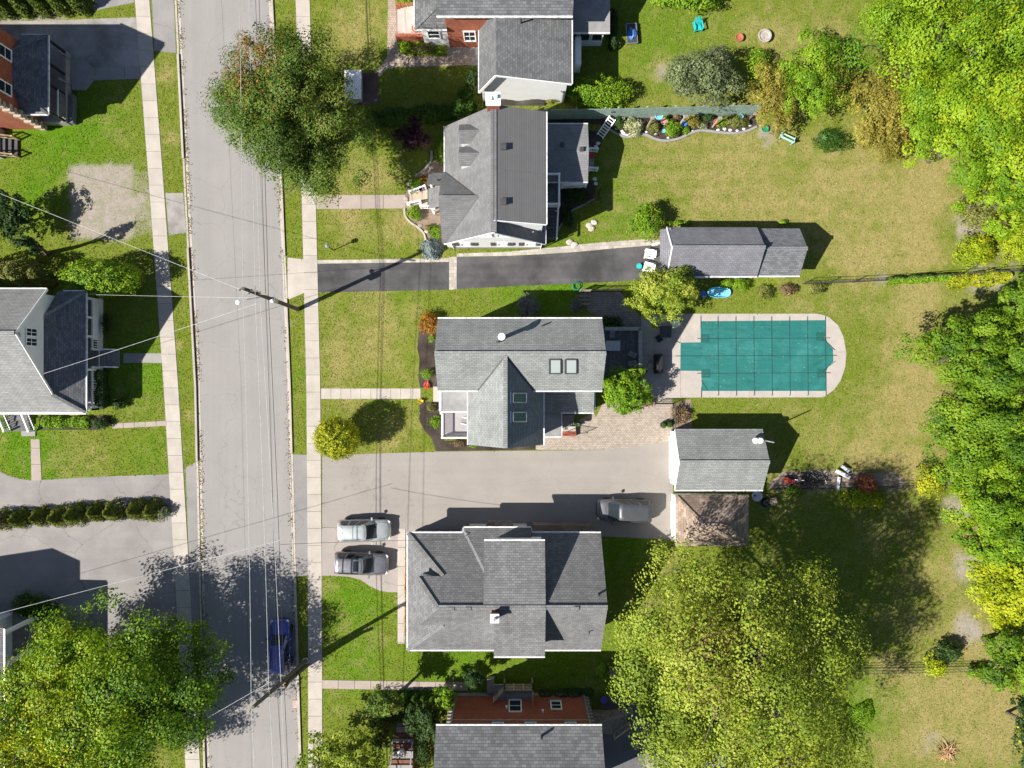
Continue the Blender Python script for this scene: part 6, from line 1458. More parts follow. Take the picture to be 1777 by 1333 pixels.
LEAF_G = flat('pot_leaf', (.06, .15, .03)); FLW = flat('white_flower', (.7, .68, .55)); FLR = flat('red_flower', (.5, .04, .02)); FLY = flat('yellow_flower', (.6, .45, .03))
plant_bits('flower_pot', 'white flower pot on the pale deck table', P(1066, 598, 1.28), WHITE, FLW, .12, .12)
plant_bits('flower_pot', 'red mum in a pot on the mulch by the front walk', P(741, 669), TERRA, FLR, .26, .2)
plant_bits('flower_pot', 'yellow mum in a pot at the end of the front walk', P(730, 696), TERRA, FLY, .2, .18)
plant_bits('flower_pot', 'green plant in a dark pot by the side-door steps', P(1001, 735), DARK, LEAF_G, .24, .35)
plant_bits('flower_pot', 'dark planter pot with white rim at the shrub edge', P(1421, 243), m_plain('brown_pot', (.10, .06, .05)), LEAF_G, .3, .5)
table('dark patio table in the shade on the pool deck', 1155, 576, 1.0, 1.0, DARK)
chair('white cushioned chair on the shaded pool deck', 1169, 564, R(200), WHITE, WHITE)
chair('black patio chair beside the dark patio table', 1142, 588, R(30), BLACK, BLACK)
chair('pale wicker chair on the white-railed front porch', 806, 730, R(170), WHITE, GREYF, z=.56)
def grill():
    c = P(1141, 632); o = thing('covered_grill', 'long barbecue grill under a black cover on the pool deck', 'grill', tuple(c))
    m = MB(); prof = [(-.35, 0), (-.38, .5), (-.33, .98), (-.2, 1.12), (.2, 1.12), (.33, .98), (.38, .5), (.35, 0)]; ys = (-.82, -.72, .72, .82); vs = []
    for y in ys:
        f = .86 if abs(y) > .8 else 1
        vs += [(c.x+p*f, c.y+y, q*f) for p, q in prof]
    n = len(prof); m.mesh(vs, [(i*n+j, (i+1)*n+j, (i+1)*n+(j+1) % n, i*n+(j+1) % n) for i in range(3) for j in range(n)]+[tuple(range(n)), tuple(3*n+j for j in range(n))[::-1]]); m.build('cover', BLACK, o, True)
    m = MB(); torus(m, c+V(0, -.3, .16), .12, .03, 14, 6, Vector((0, 1, 0)).rotation_difference(Vector((0, 0, 1)))); m.build('wheel', TYRE, o)
grill()
def bicycle(label, px, py, rz, mat):
    l = P(px, py); o = thing('bicycle', label, 'bicycle', (l.x, l.y, 0), rz=rz); q = Vector((0, 0, 1)).rotation_difference(Vector((0, 1, .12)))
    for x in (-.5, .52): m = MB(); torus(m, (x, 0, .33), .31, .02, 24, 6, q); w = m.build('wheel', TYRE, o); m = MB(); [m.bar((x, 0, .33), (x+.3*math.cos(a), .0, .33+.3*math.sin(a)), .006, .006) for a in (0, .785, 1.57, 2.36, 3.14, 3.93, 4.71, 5.5)]; m.build('spokes', STEEL, w)
    m = MB()
    for a, b in (((-.5, 0, .33), (-.15, 0, .33)), ((-.15, 0, .33), (-.27, 0, .82)), ((-.5, 0, .33), (-.25, 0, .75)), ((-.15, 0, .33), (.35, 0, .78)), ((-.25, 0, .76), (.36, 0, .84)), ((.52, 0, .33), (.34, 0, .92))): m.tube([a, b], .02, 6)
    m.build('frame', mat, o); MB().box((-.27, 0, .86), (.24, .13, .05)).build('saddle', BLACK, o); MB().tube([(.28, -.28, .98), (.34, 0, .95), (.28, .28, .98)], .018, 6).build('handlebar', STEEL, o)
bicycle('bicycle parked between the deck railing and the black grill cover', 1121, 640, R(65), STEEL)
def trellis():
    a, b = P(1041, 237), P(1060, 212); o = thing('trellis', 'white ladder-shaped garden trellis leaning at the end of the bed', 'trellis', tuple(a)); d = (b-a).normalized(); s = V(-d.y, d.x, 0)*.3
    A, B = a, b+V(0, 0, 1.0)
    for k in (-1, 1): MB().bar(A+s*k, B+s*k, .08, .08).build('stile', WHITE, o)
    for i in range(8): q = A.lerp(B, (i+.5)/8); MB().bar(q-s, q+s, .07, .05).build('rung', WHITE, o)
    MB().bar(B+s, V(B.x+s.x, B.y+s.y, 0), .07, .07).build('leg', WHITE, o); MB().bar(B-s, V(B.x-s.x, B.y-s.y, 0), .07, .07).build('leg', WHITE, o)
trellis()
def birdhouse(label, px, py, h, mat, hm):
    b = P(px, py); o = thing('bird_house', label, 'bird house', tuple(b)); MB().bar(b, b+V(0, 0, h), .10, .10).build('post', mat, o)
    MB().box((b.x, b.y, h+.15), (.22, .22, .3)).build('box', hm, o); MB().slab([b+V(-.16, -.17, h+.3), b+V(.16, -.17, h+.3), b+V(.16, 0, h+.44), b+V(-.16, 0, h+.44)], .03).build('roof', WOOD, o); MB().slab([b+V(-.16, .17, h+.3), b+V(.16, .17, h+.3), b+V(.16, 0, h+.44), b+V(-.16, 0, h+.44)], .03).build('roof', WOOD, o)
birdhouse('pale wooden post with green bird house above the white flower bush', 1122, 223, 2.2, WOOD_L, FENCE_G); birdhouse('pale wooden post with small bird house by the blue ornament', 1178, 219, 2.1, WOOD_L, WSTONE); birdhouse('pale wooden post with grey bird house in the pebbled part of the bed', 1236, 221, 1.9, WOOD_L, STEEL); birdhouse('short dark post with bird house beside the golden shrub', 1299, 208, 1.2, WOOD, DARK)
sr = random.Random(21)
def stone(label, px, py, s, mat, group):
    b = P(px, py); m = MB(); n = 8; vs = []
    for zz, f in ((0, 1), (.55, .95), (.9, .55)):
        for j in range(n): a = 6.283*j/n; rr_ = s*f*sr.uniform(.8, 1.15); vs.append((b.x+rr_*math.cos(a), b.y+rr_*.8*math.sin(a), s*.6*zz+.015))
    m.mesh(vs, [(i*n+j, i*n+(j+1) % n, (i+1)*n+(j+1) % n, (i+1)*n+j) for i in range(2) for j in range(n)]+[tuple(2*n+j for j in range(n)), tuple(range(n))[::-1]]); tag(m.build('garden_stone', mat), label, 'stone', group)
for px, py in ((1083, 232), (1079, 228), (1086, 236), (1122, 229), (1126, 219), (1137, 233), (1160, 239), (1201, 228), (1212, 219), (1219, 222), (1225, 223), (1247, 226), (1258, 224), (1268, 226), (1279, 227), (1290, 224), (1301, 218), (1190, 233), (1170, 234)): stone('white stone along the edging of the long garden bed', px+sr.uniform(-1, 1), py, sr.uniform(.1, .24), WSTONE, 'white stones in the garden bed')
for px, py in ((1038, 249), (1034, 255), (1032, 311), (1034, 319)): stone('white stone by the east stoop of the white house', px, py, .2, WSTONE, 'white stones by the stoop')
for px, py in ((705, 345), (706, 350), (709, 355), (710, 320), (713, 314), (729, 392), (740, 402), (744, 400), (748, 291)): stone('pale stone in the flower bed by the street porch', px, py, .2, STONE, 'stones in the front flower bed')
for px, py in ((988, 421), (996, 424), (1031, 386), (1022, 391), (1026, 397)): stone('flat grey stepping stone on the grass by the black driveway', px, py, .32, STONE, 'stepping stones')
for px, py in ((1127, 421), (1134, 424), (1140, 423), (1145, 421)): stone('pinkish stone at the foot of the round bush by the garage', px, py, .22, STONE, 'stones by the garage bush')
def pot(label, px, py, r, h, mat, cat='plant pot', name='glazed_pot'):
    b = P(px, py)+V(0, 0, .015); o = MB().lathe([(r*.65, 0), (r, h*.8), (r*1.08, h), (r*.85, h), (r*.7, h*.75), (.02, h*.7)], tuple(b), 14).build(name, mat, smooth=True); tag(o, label, cat)
pot('bright blue glazed pot under the green fence', 1142, 203.5, .34, .4, SKYB); pot('deep blue bowl among the bed plants beside a pale post', 1185, 216, .3, .25, BLUE); pot('pink flower pot in the middle of the bed', 1152, 213, .3, .3, flat('pink', (.55, .25, .25))); pot('reddish pot beside the grey bird house post', 1243, 215, .32, .3, flat('dusty_red', (.42, .12, .10))); pot('pale blue birdbath bowl at the east end of the bed', 1281, 207, .28, .5, SKYB); pot('blue ball-shaped pot by the white stones', 1151, 229, .16, .25, SKYB)
pot('orange glazed planter on the ledge of the brick steps', 725, 64, .3, .4, ORANGE); pot('light grey fire bowl on the north lawn', 1324, 66, .55, .45, STONE, 'fire bowl', 'fire_bowl'); pot('small terracotta tub on the north lawn', 1281, 68, .34, .35, TERRA); pot('purple plastic crate by the side ramp of the red brick house', 1047, 1212, .28, .35, PURPLE, 'crate', 'plastic_tub')
pot('white tub on the steps of the brick porch', 712, 62, .2, .3, WHITE)
def bench():
    l = P(1363, 242); o = thing('garden_bench', 'pale turquoise garden bench on the bare soil beside the golden shrub', 'bench', (l.x, l.y, 0), rz=R(155)); T = flat('pale_turquoise', (.35, .6, .58))
    for i in range(4): MB().box((0, -.18+.12*i, .44), (1.3, .10, .03)).build('seat_slat', T if i != 1 else FLY, o)
    for i in range(3): MB().box((0, .27+.02*i, .6+.13*i), (1.3, .03, .1)).build('back_slat', T, o)
    for s in (-.58, .58):
        for y in (-.2, .26): MB().bar((s, y, 0), (s, y, .44 if y < 0 else .9), .06, .06).build('leg', T, o)
        MB().bar((s, -.22, .64), (s, .28, .64), .07, .04).build('arm_rest', T, o)
bench()
pot('green plastic watering tub beside the turquoise bench', 1326, 225, .3, .25, GREENP, 'tub', 'garden_tub')
def cart():
    l = P(1095, 62); o = thing('lounge_frame', 'grey lounger frame with a bright blue tarp bundle on the north lawn', 'lounger', (l.x, l.y, 0), rz=R(4))
    for s in (-.45, .45): MB().bar((s, -.85, .4), (s, .85, .4), .05, .05).build('side_rail', STEEL, o)
    for y in (-.85, .85): MB().bar((-.45, y, .4), (.45, y, .4), .05, .05).build('end_rail', STEEL, o)
    MB().box((0, 0, .39), (.84, 1.65, .02)).build('mesh_bed', DARK, o)
    for s in (-.42, .42):
        for y in (-.8, .8): MB().tube([(s, y, 0), (s, y, .4)], .025, 6).build('leg', STEEL, o)
    m = MB(); q = random.Random(4); n = 12; vs = []
    for zz, f in ((.4, 1), (.55, .95), (.68, .5)):
        for j in range(n): a = 6.283*j/n; r_ = .36*f*q.uniform(.75, 1.25); vs.append((r_*math.cos(a)*1.0, -.05+r_*1.3*math.sin(a), zz+q.uniform(-.04, .04)))
    m.mesh(vs, [(i*n+j, i*n+(j+1) % n, (i+1)*n+(j+1) % n, (i+1)*n+j) for i in range(2) for j in range(n)]+[tuple(2*n+j for j in range(n))]); m.build('tarp', BLUE, o)
cart()
def splash_pool():
    m = MB(); c = P(1247, 508); n = 28; vs = []
    prof = [(1.0, 0), (1.04, .26), (.98, .3), (.90, .27), (.84, .1), (.05, .09)]
    for f, z in prof:
        for j in range(n): a = 6.283*j/n; sx = .98*f; sy = .46*f; vs.append((c.x+sx*math.copysign(abs(math.cos(a))**.75, math.cos(a)), c.y+sy*math.copysign(abs(math.sin(a))**.8, math.sin(a)), z))
    m.mesh(vs, [(i*n+j, i*n+(j+1) % n, (i+1)*n+(j+1) % n, (i+1)*n+j) for i in range(len(prof)-1) for j in range(n)]+[tuple((len(prof)-1)*n+j for j in range(n))]); tag(m.build('paddling_pool', SKYB, smooth=True), 'pale blue plastic paddling tub on the grass beside the long garage', 'tub')
    pot('small blue plastic bucket beside the pale paddling tub', 1219, 511, .26, .3, BLUE, 'bucket', 'plastic_bucket')
splash_pool()
def topiary(label, px, py):
    b = P(px, py); o = thing('topiary_ball', label, 'topiary', tuple(b), 'topiary balls'); MB().lathe([(.2, 0), (.26, .3), (.2, .3)], tuple(b+V(0, 0, .02)), 12).build('pot', DARK, o)
    r = np.random.RandomState(int(px)); q = r.normal(size=(700, 3)); q /= np.linalg.norm(q, axis=1)[:, None]; v = leaf_quads(q*.26*r.uniform(.85, 1.05, 700)[:, None]+np.array([0, 0, .62]), q, np.full(700, .07), .6, r)
    raw_mesh('ball', v.reshape(-1, 3), np.arange(2800).reshape(700, 4), 4, LEAF, np.array(PAL['hedge'])[r.randint(0, 3, 700)], 'FACE', parent=o)
topiary('clipped green topiary ball in a pot by the iron fence', 1149, 737); topiary('clipped green topiary ball in a pot by the iron fence', 1160, 736)
def dish():
    c = P(1309, 859); o = thing('round_table', 'round pale grey table behind the brown shed', 'table', (c.x, c.y, 0)); MB().lathe([(.45, .68), (.46, .7), (.44, .72), (.02, .71)], (c.x, c.y, 0), 24).build('table_top', flat('pale_grey_top', (.45, .48, .52), .35), o); MB().tube([c, c+V(0, 0, .69)], [.09, .04], 8).build('pedestal', STEEL, o); MB().lathe([(.24, 0), (.22, .03), (.05, .06)], tuple(c), 14).build('base', STEEL, o); MB().box((c.x-.2, c.y+.05, .75), (.16, .12, .06)).build('tray', BLACK, o)
dish()
def tiller():
    l = P(1369, 834); o = thing('garden_tiller', 'red garden tiller by the chain-link fence', 'tiller', (l.x, l.y, 0), rz=R(170)); m = MB(); m.box((0, 0, .42), (.55, .4, .3)); m.box((.05, 0, .62), (.32, .3, .14)); m.build('engine', RED, o)
    for s in (-.3, .3): m = MB(); m.lathe([(.12, -.07), (.22, -.06), (.22, .06), (.12, .07)], (-.05, s, .22), 16, 'y'); m.build('wheel', TYRE, o); MB().bar((-.2, s*.6, .5), (-.95, s, .95), .035, .035).build('handle', RED if s > 0 else STEEL, o)
    MB().box((.4, 0, .3), (.3, .5, .25)).build('tine_guard', RED, o)
tiller()
def frame_bench():
    l = P(1457, 824); o = thing('weight_bench', 'white plank bench frame leaning beside the red shrub', 'bench', (l.x, l.y, 0), rz=R(-28))
    MB().box((0, .1, .5), (1.35, .26, .06)).build('plank', WHITE, o); MB().box((.1, -.75, .34), (.24, 1.1, .05), R(22)).build('plank', WHITE, o); MB().box((-.05, .62, .48), (.8, .24, .05), R(-10)).build('plank', flat('lavender', (.5, .5, .62)), o)
    for x, y in ((-.55, .1), (.55, .1), (.0, -1.1), (-.3, .62), (.3, .62)): MB().bar((x, y, 0), (x, y, .48 if y > -1 else .34), .06, .06).build('leg', STEEL, o)
    MB().tube([(.4, .3, .1), (.6, .55, .7), (.3, .8, .95), (.0, .75, .8)], .03, 6).build('hoop', STEEL, o)
frame_bench()
bicycle('old black bicycle lying among clutter by the back fence', 1418, 834, R(25), BLACK)
def stump():
    l = P(1338, 869); o = thing('log_stump', 'sawn log with pale top beside an old tyre', 'log', (l.x, l.y, 0)); MB().lathe([(.36, 0), (.33, .3), (.34, .62)], tuple(l), 12).build('log', BARK, o, True); MB().lathe([(.32, 0), (.32, .015)], (l.x, l.y, .62), 12).build('sawn_top', flat('pale_cut', (.45, .33, .22)), o); MB().box((l.x-.05, l.y+.3, .7), (.5, .12, .12), .2).build('offcut', WOOD, o)
    l2 = P(1329, 872); o2 = thing('old_tyre', 'old dark tyre lying on the grass behind the brown shed', 'tyre', (l2.x, l2.y, 0)); m = MB(); torus(m, l2+V(0, 0, .11), .34, .11, 22, 8); m.build('tyre', TYRE, o2, True)
    m = MB(); torus(m, l2+V(0, 0, .11), .2, .03, 18, 6); m.build('rim', STEEL, o2)
stump()
def brush():
    c = P(1641, 1303); o = thing('brush_pile', 'heap of dry brown branches on the bare lawn', 'brush pile', tuple(c)); q = random.Random(9)
    for i in range(60):
        a = q.random()*6.283; l = q.uniform(.4, 1.1); s = c+V(q.uniform(-.4, .4), q.uniform(-.4, .4), q.uniform(.02, .35)); e = s+V(math.cos(a)*l, math.sin(a)*l, q.uniform(-.15, .3)); e.z = max(e.z, .02)
        MB().tube([s, s.lerp(e, .5)+V(0, 0, q.uniform(0, .1)), e], [.035, .028, .012], 5).build('branch', MAT['dead_branch'] if 'dead_branch' in MAT else m_plain('dead_branch', (.42, .25, .13), .9, var=.35, rand=.3), o)
brush()
def tangle():
    c = P(1408, 832); o = thing('scrap_heap', 'tangled heap of dark scrap and twigs between the red tiller and the white planks', 'scrap heap', tuple(c)); q = random.Random(19)
    for i in range(90):
        a = q.random()*6.283; l = q.uniform(.3, 1.0); s = c+V(q.uniform(-1.3, 1.3), q.uniform(-.5, .6), q.uniform(.02, .5)); e = s+V(math.cos(a)*l, math.sin(a)*l*.7, q.uniform(-.2, .35)); e.z = max(e.z, .02)
        MB().tube([s, s.lerp(e, .5)+V(0, 0, q.uniform(0, .15)), e], [.03, .025, .015], 5).build('scrap_bar', (BLACK, DARK, BARK, STEEL)[0 if i % 7 else i % 4], o)
tangle()
def bench_dark():
    l = P(1068, 1164); o = thing('garden_bench', 'weathered slatted bench in the shade behind the red brick house', 'bench', (l.x, l.y, 0), rz=R(2))
    for i in range(4): MB().box((0, -.2+.13*i, .43), (1.2, .1, .03)).build('seat_slat', WOOD, o)
    for i in range(6): MB().box((-.5+.2*i, .3, .65), (.09, .03, .4)).build('back_slat', WOOD, o)
    for s in (-.52, .52):
        for y in (-.2, .28): MB().bar((s, y, 0), (s, y, .44 if y < 0 else .9), .06, .06).build('leg', WOOD, o)
bench_dark()
def garden_steps():
    a = P(704, 1300); o = thing('garden_steps', 'grey stone steps with leaf-brown landings and a pale handrail among dark bushes', 'steps', (a.x, a.y, 0)); LB = m_plain('leafy_brown', (.16, .07, .045), .9, var=.4, scale=9)
    rows = [(1252, 1262, CONC_GREY), (1262, 1274, CONC_GREY), (1274, 1283, LB), (1283, 1292, CONC_GREY), (1292, 1304, LB), (1304, 1319, CONC_GREY), (1319, 1328, LB), (1328, 1350, CONC_GREY)]
    for i, (y0, y1, mt) in enumerate(rows):
        z = .16+.14*i; p, q = P(689-i*1.6, y0, z), P(719-i*.5, y1, z); MB().prism(rect(p.x, q.x, q.y, p.y), 0, z).build('step', mt, o)
    foot(rect(P(676, 0).x, P(722, 0).x, P(0, 1345).y, P(0, 1252).y))
    for px in (683, 719): railing(o, [P(px, 1274)+V(0, 0, .45), P(px-4, 1345)+V(0, 0, 1.1)], STEEL, .85, .9, r=.035)
    MB().box(tuple(P(696, 1306, 1.3)), (.5, .5, .35), .3).build('stone_urn', WSTONE, o)
garden_steps()
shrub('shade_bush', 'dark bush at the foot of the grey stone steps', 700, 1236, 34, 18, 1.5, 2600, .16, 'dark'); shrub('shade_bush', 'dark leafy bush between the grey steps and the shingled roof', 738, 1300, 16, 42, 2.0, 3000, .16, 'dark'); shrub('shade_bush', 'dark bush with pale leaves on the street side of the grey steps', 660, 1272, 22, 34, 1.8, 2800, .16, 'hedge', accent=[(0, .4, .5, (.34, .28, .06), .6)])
def pale_shed():
    x0, x1 = P(604, 0).x, P(629.5, 0).x; y1, y0 = P(0, 132).y, P(0, 178).y; o = thing('storage_box', 'white flat-topped storage box half under the street maple', 'storage box', ((x0+x1)/2, (y0+y1)/2, 0))
    MB().prism(rect(x0, x1, y0, y1), 0, .9).build('body', GREY_SIDE, o); MB().slab([V(x0-.08, y0-.08, .98), V(x1+.08, y0-.08, .98), V(x1+.08, y1+.08, .98), V(x0-.08, y1+.08, .98)], .07).build('lid', WHITE, o); MB().box((x1+.1, (y0+y1)/2, .6), (.06, .3, .08)).build('latch', STEEL, o); foot(rect(x0, x1, y0, y1))
pale_shed()
def tarp():
    m = MB(); x0, x1 = P(862, 0).x, P(945, 0).x; y1, y0 = P(0, 164).y, P(0, 184).y; q = random.Random(2); nx_, ny_ = 16, 5; vs = []
    for j in range(ny_):
        for i in range(nx_): u, v_ = i/(nx_-1), j/(ny_-1); vs.append((x0+(x1-x0)*u, y0+(y1-y0)*v_, .05+.75*math.sin(math.pi*min(max(v_, .02), .98))*(.75+.3*math.sin(u*9+q.random()))))
    m.mesh(vs, [(j*nx_+i, j*nx_+i+1, (j+1)*nx_+i+1, (j+1)*nx_+i) for j in range(ny_-1) for i in range(nx_-1)]); m.poly([vs[0], vs[nx_-1], (x1, y1, .03), (x0, y1, .03)]); tag(m.build('tarpaulin', flat('dark_tarp', (.05, .045, .04), .6), smooth=True), 'dark wrinkled tarpaulin along the wall of the white rear wing', 'tarpaulin')
tarp()
def flagpole():
    b = P(1113, 1330); o = thing('flag_pole', 'slim pole with narrow red and white banner by the dark driveway', 'banner', tuple(b)); t = b+V(0, 0, 3.2); MB().tube([b, t], .03, 8).build('pole', STEEL, o)
    MB().bar(b+V(.0, -.02, 1.2), b+V(.0, -.02, 3.1), .5, .02).build('banner', flat('pink_red', (.55, .15, .2)), o)
flagpole()
# ------------------------------------------------------------------ trees and shrubs
tree('street_tree', 'broad maple with dark green and rusty orange leaves overhanging the street', 'tree', 517, 200, 138, 143, 12.5, 2.5, 110000, .18, 'maple', 30, base=(563, 262), lobes_px=[(440, 118, 50), (412, 140, 38), (482, 112, 46), (425, 190, 46), (470, 170, 52), (455, 235, 46), (500, 215, 50), (548, 128, 42), (576, 165, 40), (540, 180, 50), (582, 218, 44), (545, 240, 52), (604, 258, 40), (500, 265, 44), (585, 285, 44), (535, 295, 42), (560, 322, 22), (520, 150, 40)], accent=[(-.45, .55, .45, (.28, .14, .04), .75), (.1, .1, .5, (.22, .16, .03), .25), (.3, -.3, .7, (.15, .17, .03), .4)])
tree('yard_tree', 'large yellow-green tree leaning over the sidewalk in the south-west corner', 'tree', 160, 1238, 245, 205, 10.5, 2.0, 125000, .20, 'lime', 30, base=(225, 1160), lobes_px=[(130, 1090, 46), (165, 1062, 30), (205, 1085, 44), (110, 1125, 52), (260, 1108, 50), (315, 1135, 48), (362, 1165, 36), (60, 1175, 62), (160, 1150, 66), (235, 1170, 66), (310, 1195, 60), (368, 1212, 36), (20, 1240, 66), (100, 1220, 70), (190, 1235, 70), (270, 1250, 60), (330, 1250, 40), (-40, 1290, 80), (50, 1300, 74), (140, 1300, 74), (220, 1310, 56), (90, 1370, 80), (170, 1360, 60), (-10, 1380, 80), (-90, 1230, 80)], accent=[(-.65, -.1, .75, (.40, .42, .012), .7), (-.3, -.6, .6, (.40, .42, .012), .55), (.1, .1, .5, (.3, .34, .02), .3), (.7, .1, .55, (.05, .12, .008), .75)])
tree('ash_tree', 'large airy yellow-green ash tree shading the back lawn', 'tree', 1293, 1205, 212, 258, 17.5, 5.0, 125000, .19, 'ash', 40, base=(1222, 1108), lobes_px=[(1190, 1005, 48), (1150, 1062, 52), (1235, 1040, 52), (1118, 1115, 44), (1300, 1035, 34), (1362, 1040, 52), (1418, 1085, 50), (1200, 1110, 62), (1285, 1100, 56), (1365, 1130, 58), (1440, 1150, 40), (1128, 1185, 50), (1215, 1190, 66), (1305, 1185, 66), (1395, 1205, 60), (1458, 1235, 40), (1160, 1255, 56), (1250, 1275, 68), (1345, 1285, 68), (1430, 1290, 52), (1195, 1325, 52), (1295, 1360, 70), (1395, 1365, 64), (1475, 1310, 34), (1150, 1310, 30)], accent=[(-.4, .45, .35, (.22, .17, .05), .5), (.3, -.5, .5, (.30, .31, .03), .5), (.1, .75, .3, (.04, .07, .01), .5)], dense=1.15)
FOR = 'trees along the east boundary'
for lb, x, y, rx, ry, zt, zb, n, pl, lo in (
   ('bright green tree with yellow leaf tips at the north-east corner', 1640, 85, 165, 145, 12, 1.2, 34000, 'lime', 26),
   ('tall bright green tree behind the olive shrub', 1700, 230, 135, 120, 11.5, 1.2, 28000, 'lime', 22),
   ('dark green tree at the far edge past the turquoise bench', 1785, 120, 90, 120, 11, 1.2, 14000, 'green', 14),
   ('bright green tree above the lime bush', 1745, 335, 85, 80, 10, 1.2, 14000, 'lime', 14),
   ('mid green tree overhanging the lawn east of the pool', 1700, 620, 120, 78, 10.5, 1.0, 22000, 'green', 20),
   ('mid green tree in the deep shade beyond the pool lawn', 1765, 545, 60, 70, 10, 1, 9000, 'green', 10),
   ('dense green tree beside the dry lawn east of the garage', 1700, 740, 112, 92, 10.5, 1, 22000, 'green', 20),
   ('dense green tree behind the small lime bush by the back fence', 1720, 850, 98, 88, 10, 1, 19000, 'lime', 16),
   ('dark green tree at the edge beside the citron shrub', 1785, 900, 65, 90, 10, 1, 10000, 'green', 12)):
    tree('boundary_tree', lb, 'tree', x, y, rx*1.02, ry*1.02, zt, zb, int(n*1.7), .2, pl, lo, group=FOR, accent=[(.2, .3, .5, (.34, .36, .012), .35)] if pl == 'lime' else None)
tree('boundary_tree', 'lime green tree between the dense trees and the citron yellow tree', 'tree', 1728, 935, 70, 50, 8, .8, 14000, .2, 'lime', 14, group=FOR)
tree('citron_shrub', 'brilliant citron yellow tree beside the dirt strip at the east edge', 'tree', 1742, 1010, 84, 90, 6.5, .4, 20000, .19, 'citron', 18)
tree('boundary_tree', 'dark leafy tree south of the citron yellow tree', 'tree', 1765, 1140, 75, 70, 7, 1, 10000, .24, 'green', 12, group=FOR)
tree('boundary_tree', 'dark green shrubby tree by the bare lawn at the south-east corner', 'tree', 1790, 1265, 50, 75, 5, .6, 7000, .24, 'dark', 10, group=FOR, accent=[(-.4, 0, .4, (.26, .30, .02), .6)])
shrub('citron_bush', 'citron yellow bush at the east edge beside the bare soil', 1760, 412, 50, 55, 3.6, 7500, .17, 'citron'); shrub('lime_bush', 'round lime bush standing on the fence line', 1688, 438, 35, 36, 2.6, 4500, .16, 'citron')
shrub('olive_bush', 'dull olive bush under the bright trees by the bare soil', 1690, 372, 42, 28, 2.2, 3500, .16, 'olive')
tree('golden_shrub', 'tall golden olive shrub between the bench and the bright trees', 'shrub', 1535, 195, 66, 92, 4.6, .3, 15000, .17, 'gold', 20, limb=False); tree('golden_shrub', 'tawny golden shrub hanging over the end of the green fence', 'shrub', 1335, 175, 48, 72, 3.8, .3, 8500, .16, 'gold', 14, limb=False)
tree('green_shrub', 'green shrub with brownish flank between the two golden shrubs', 'shrub', 1408, 135, 72, 82, 5.0, .4, 15000, .19, 'bush', 18, accent=[(.7, -.1, .5, (.2, .15, .04), .8)])
shrub('lime_shrub', 'small bright green shrub by the grey-green willow', 1312, 112, 24, 26, 2.4, 1800, .15, 'lime'); shrub('ground_cover', 'low dark green plants beside the golden shrub and planter pot', 1448, 243, 34, 25, .6, 2600, .14, 'hedge', cat='plants')
tree('willow_shrub', 'airy grey-green willow shrub behind the green fence', 'shrub', 1222, 138, 72, 58, 4.6, .5, 8500, .18, 'greygreen', 16, accent=[(.6, .4, .45, (.02, .04, .012), .8)], dense=1.3)
ball('rounded_bush', 'dense rounded green bush by the end of the white rear wing', 'shrub', 1040, 161, 51, 26, 1.1, 1.2, 9000, .14, 'bush', .1)
shrub('spiky_shrub', 'yellow-green shrub at the north edge of the lawn', 1195, 4, 62, 22, 2.6, 5000, .2, 'bush', lobes=9)
tree('patio_tree', 'leafy tree overhanging the garage corner and the shaded patio', 'tree', 1145, 508, 68, 55, 5.4, 1.6, 13000, .18, 'ash', 18, base=(1132, 520))
tree('deck_shrub', 'tall green shrub between the deck and the paver patio', 'shrub', 1086, 680, 54, 44, 4.0, .4, 11000, .18, 'bush', 14, base=(1082, 684))
shrub('round_bush', 'rounded green bush by the front corner of the long garage', 1121, 385, 33, 32, 2.6, 5500, .15, 'bush', lobes=9, accent=[(.3, .2, .5, (.24, .15, .05), .3)])
ball('lollipop_tree', 'small round golden-green tree beside the sidewalk and tan driveway', 'tree', 583.5, 762, 37, 35.5, 2.9, 1.6, 13000, .14, 'yellowgreen')
conifer('blue_spruce', 'squat blue spruce at the corner of the white house', 750, 432, 20, 1.6, 3500, .16, 'blue')
shrub('orange_bush', 'rust orange bush at the corner of the mulch bed', 746, 560, 21, 21, 1.3, 2600, .13, 'orange'); shrub('round_topiary', 'small round green bush in the mulch by the front wall', 741, 650, 11, 11, .9, 1000, .1, 'bush'); shrub('low_shrub', 'small pale green plant near the orange bush', 750, 588, 8, 7, .6, 400, .1, 'bush')
shrub('silver_bush', 'silvery grey bush in the shade behind the grey-green roof', 915, 533, 23, 21, 1.7, 3000, .13, 'silver'); shrub('silver_bush', 'small silvery bush by the wooden gate', 1000, 532, 12, 15, 1.1, 1000, .12, 'silver'); shrub('dark_shrub', 'dark shrub between the gable end and the rear deck railing', 1060, 560, 22, 12, 1.2, 1400, .14, 'dark')
shrub('porch_shrub', 'green shrub in the mulch by the white porch rail', 756, 732, 13, 12, .9, 1000, .12, 'bush'); shrub('porch_shrub', 'pale green perennial near the yellow mum', 748, 708, 9, 8, .6, 500, .11, 'olive'); shrub('porch_shrub', 'brownish grass clump in the mulch below the porch', 797, 769, 14, 7, .5, 700, .11, 'brown'); shrub('porch_shrub', 'low green tuft in the mulch by the front gable', 822, 774, 8, 4, .35, 300, .1, 'bush')
shrub('dry_plants', 'dry brown perennials inside the black iron fence', 1183, 720, 16, 20, .7, 1600, .13, 'brown', cat='plants'); shrub('dry_plants', 'tawny plants under the deck shrub by the patio', 1122, 697, 18, 9, .7, 900, .13, 'brown', cat='plants')
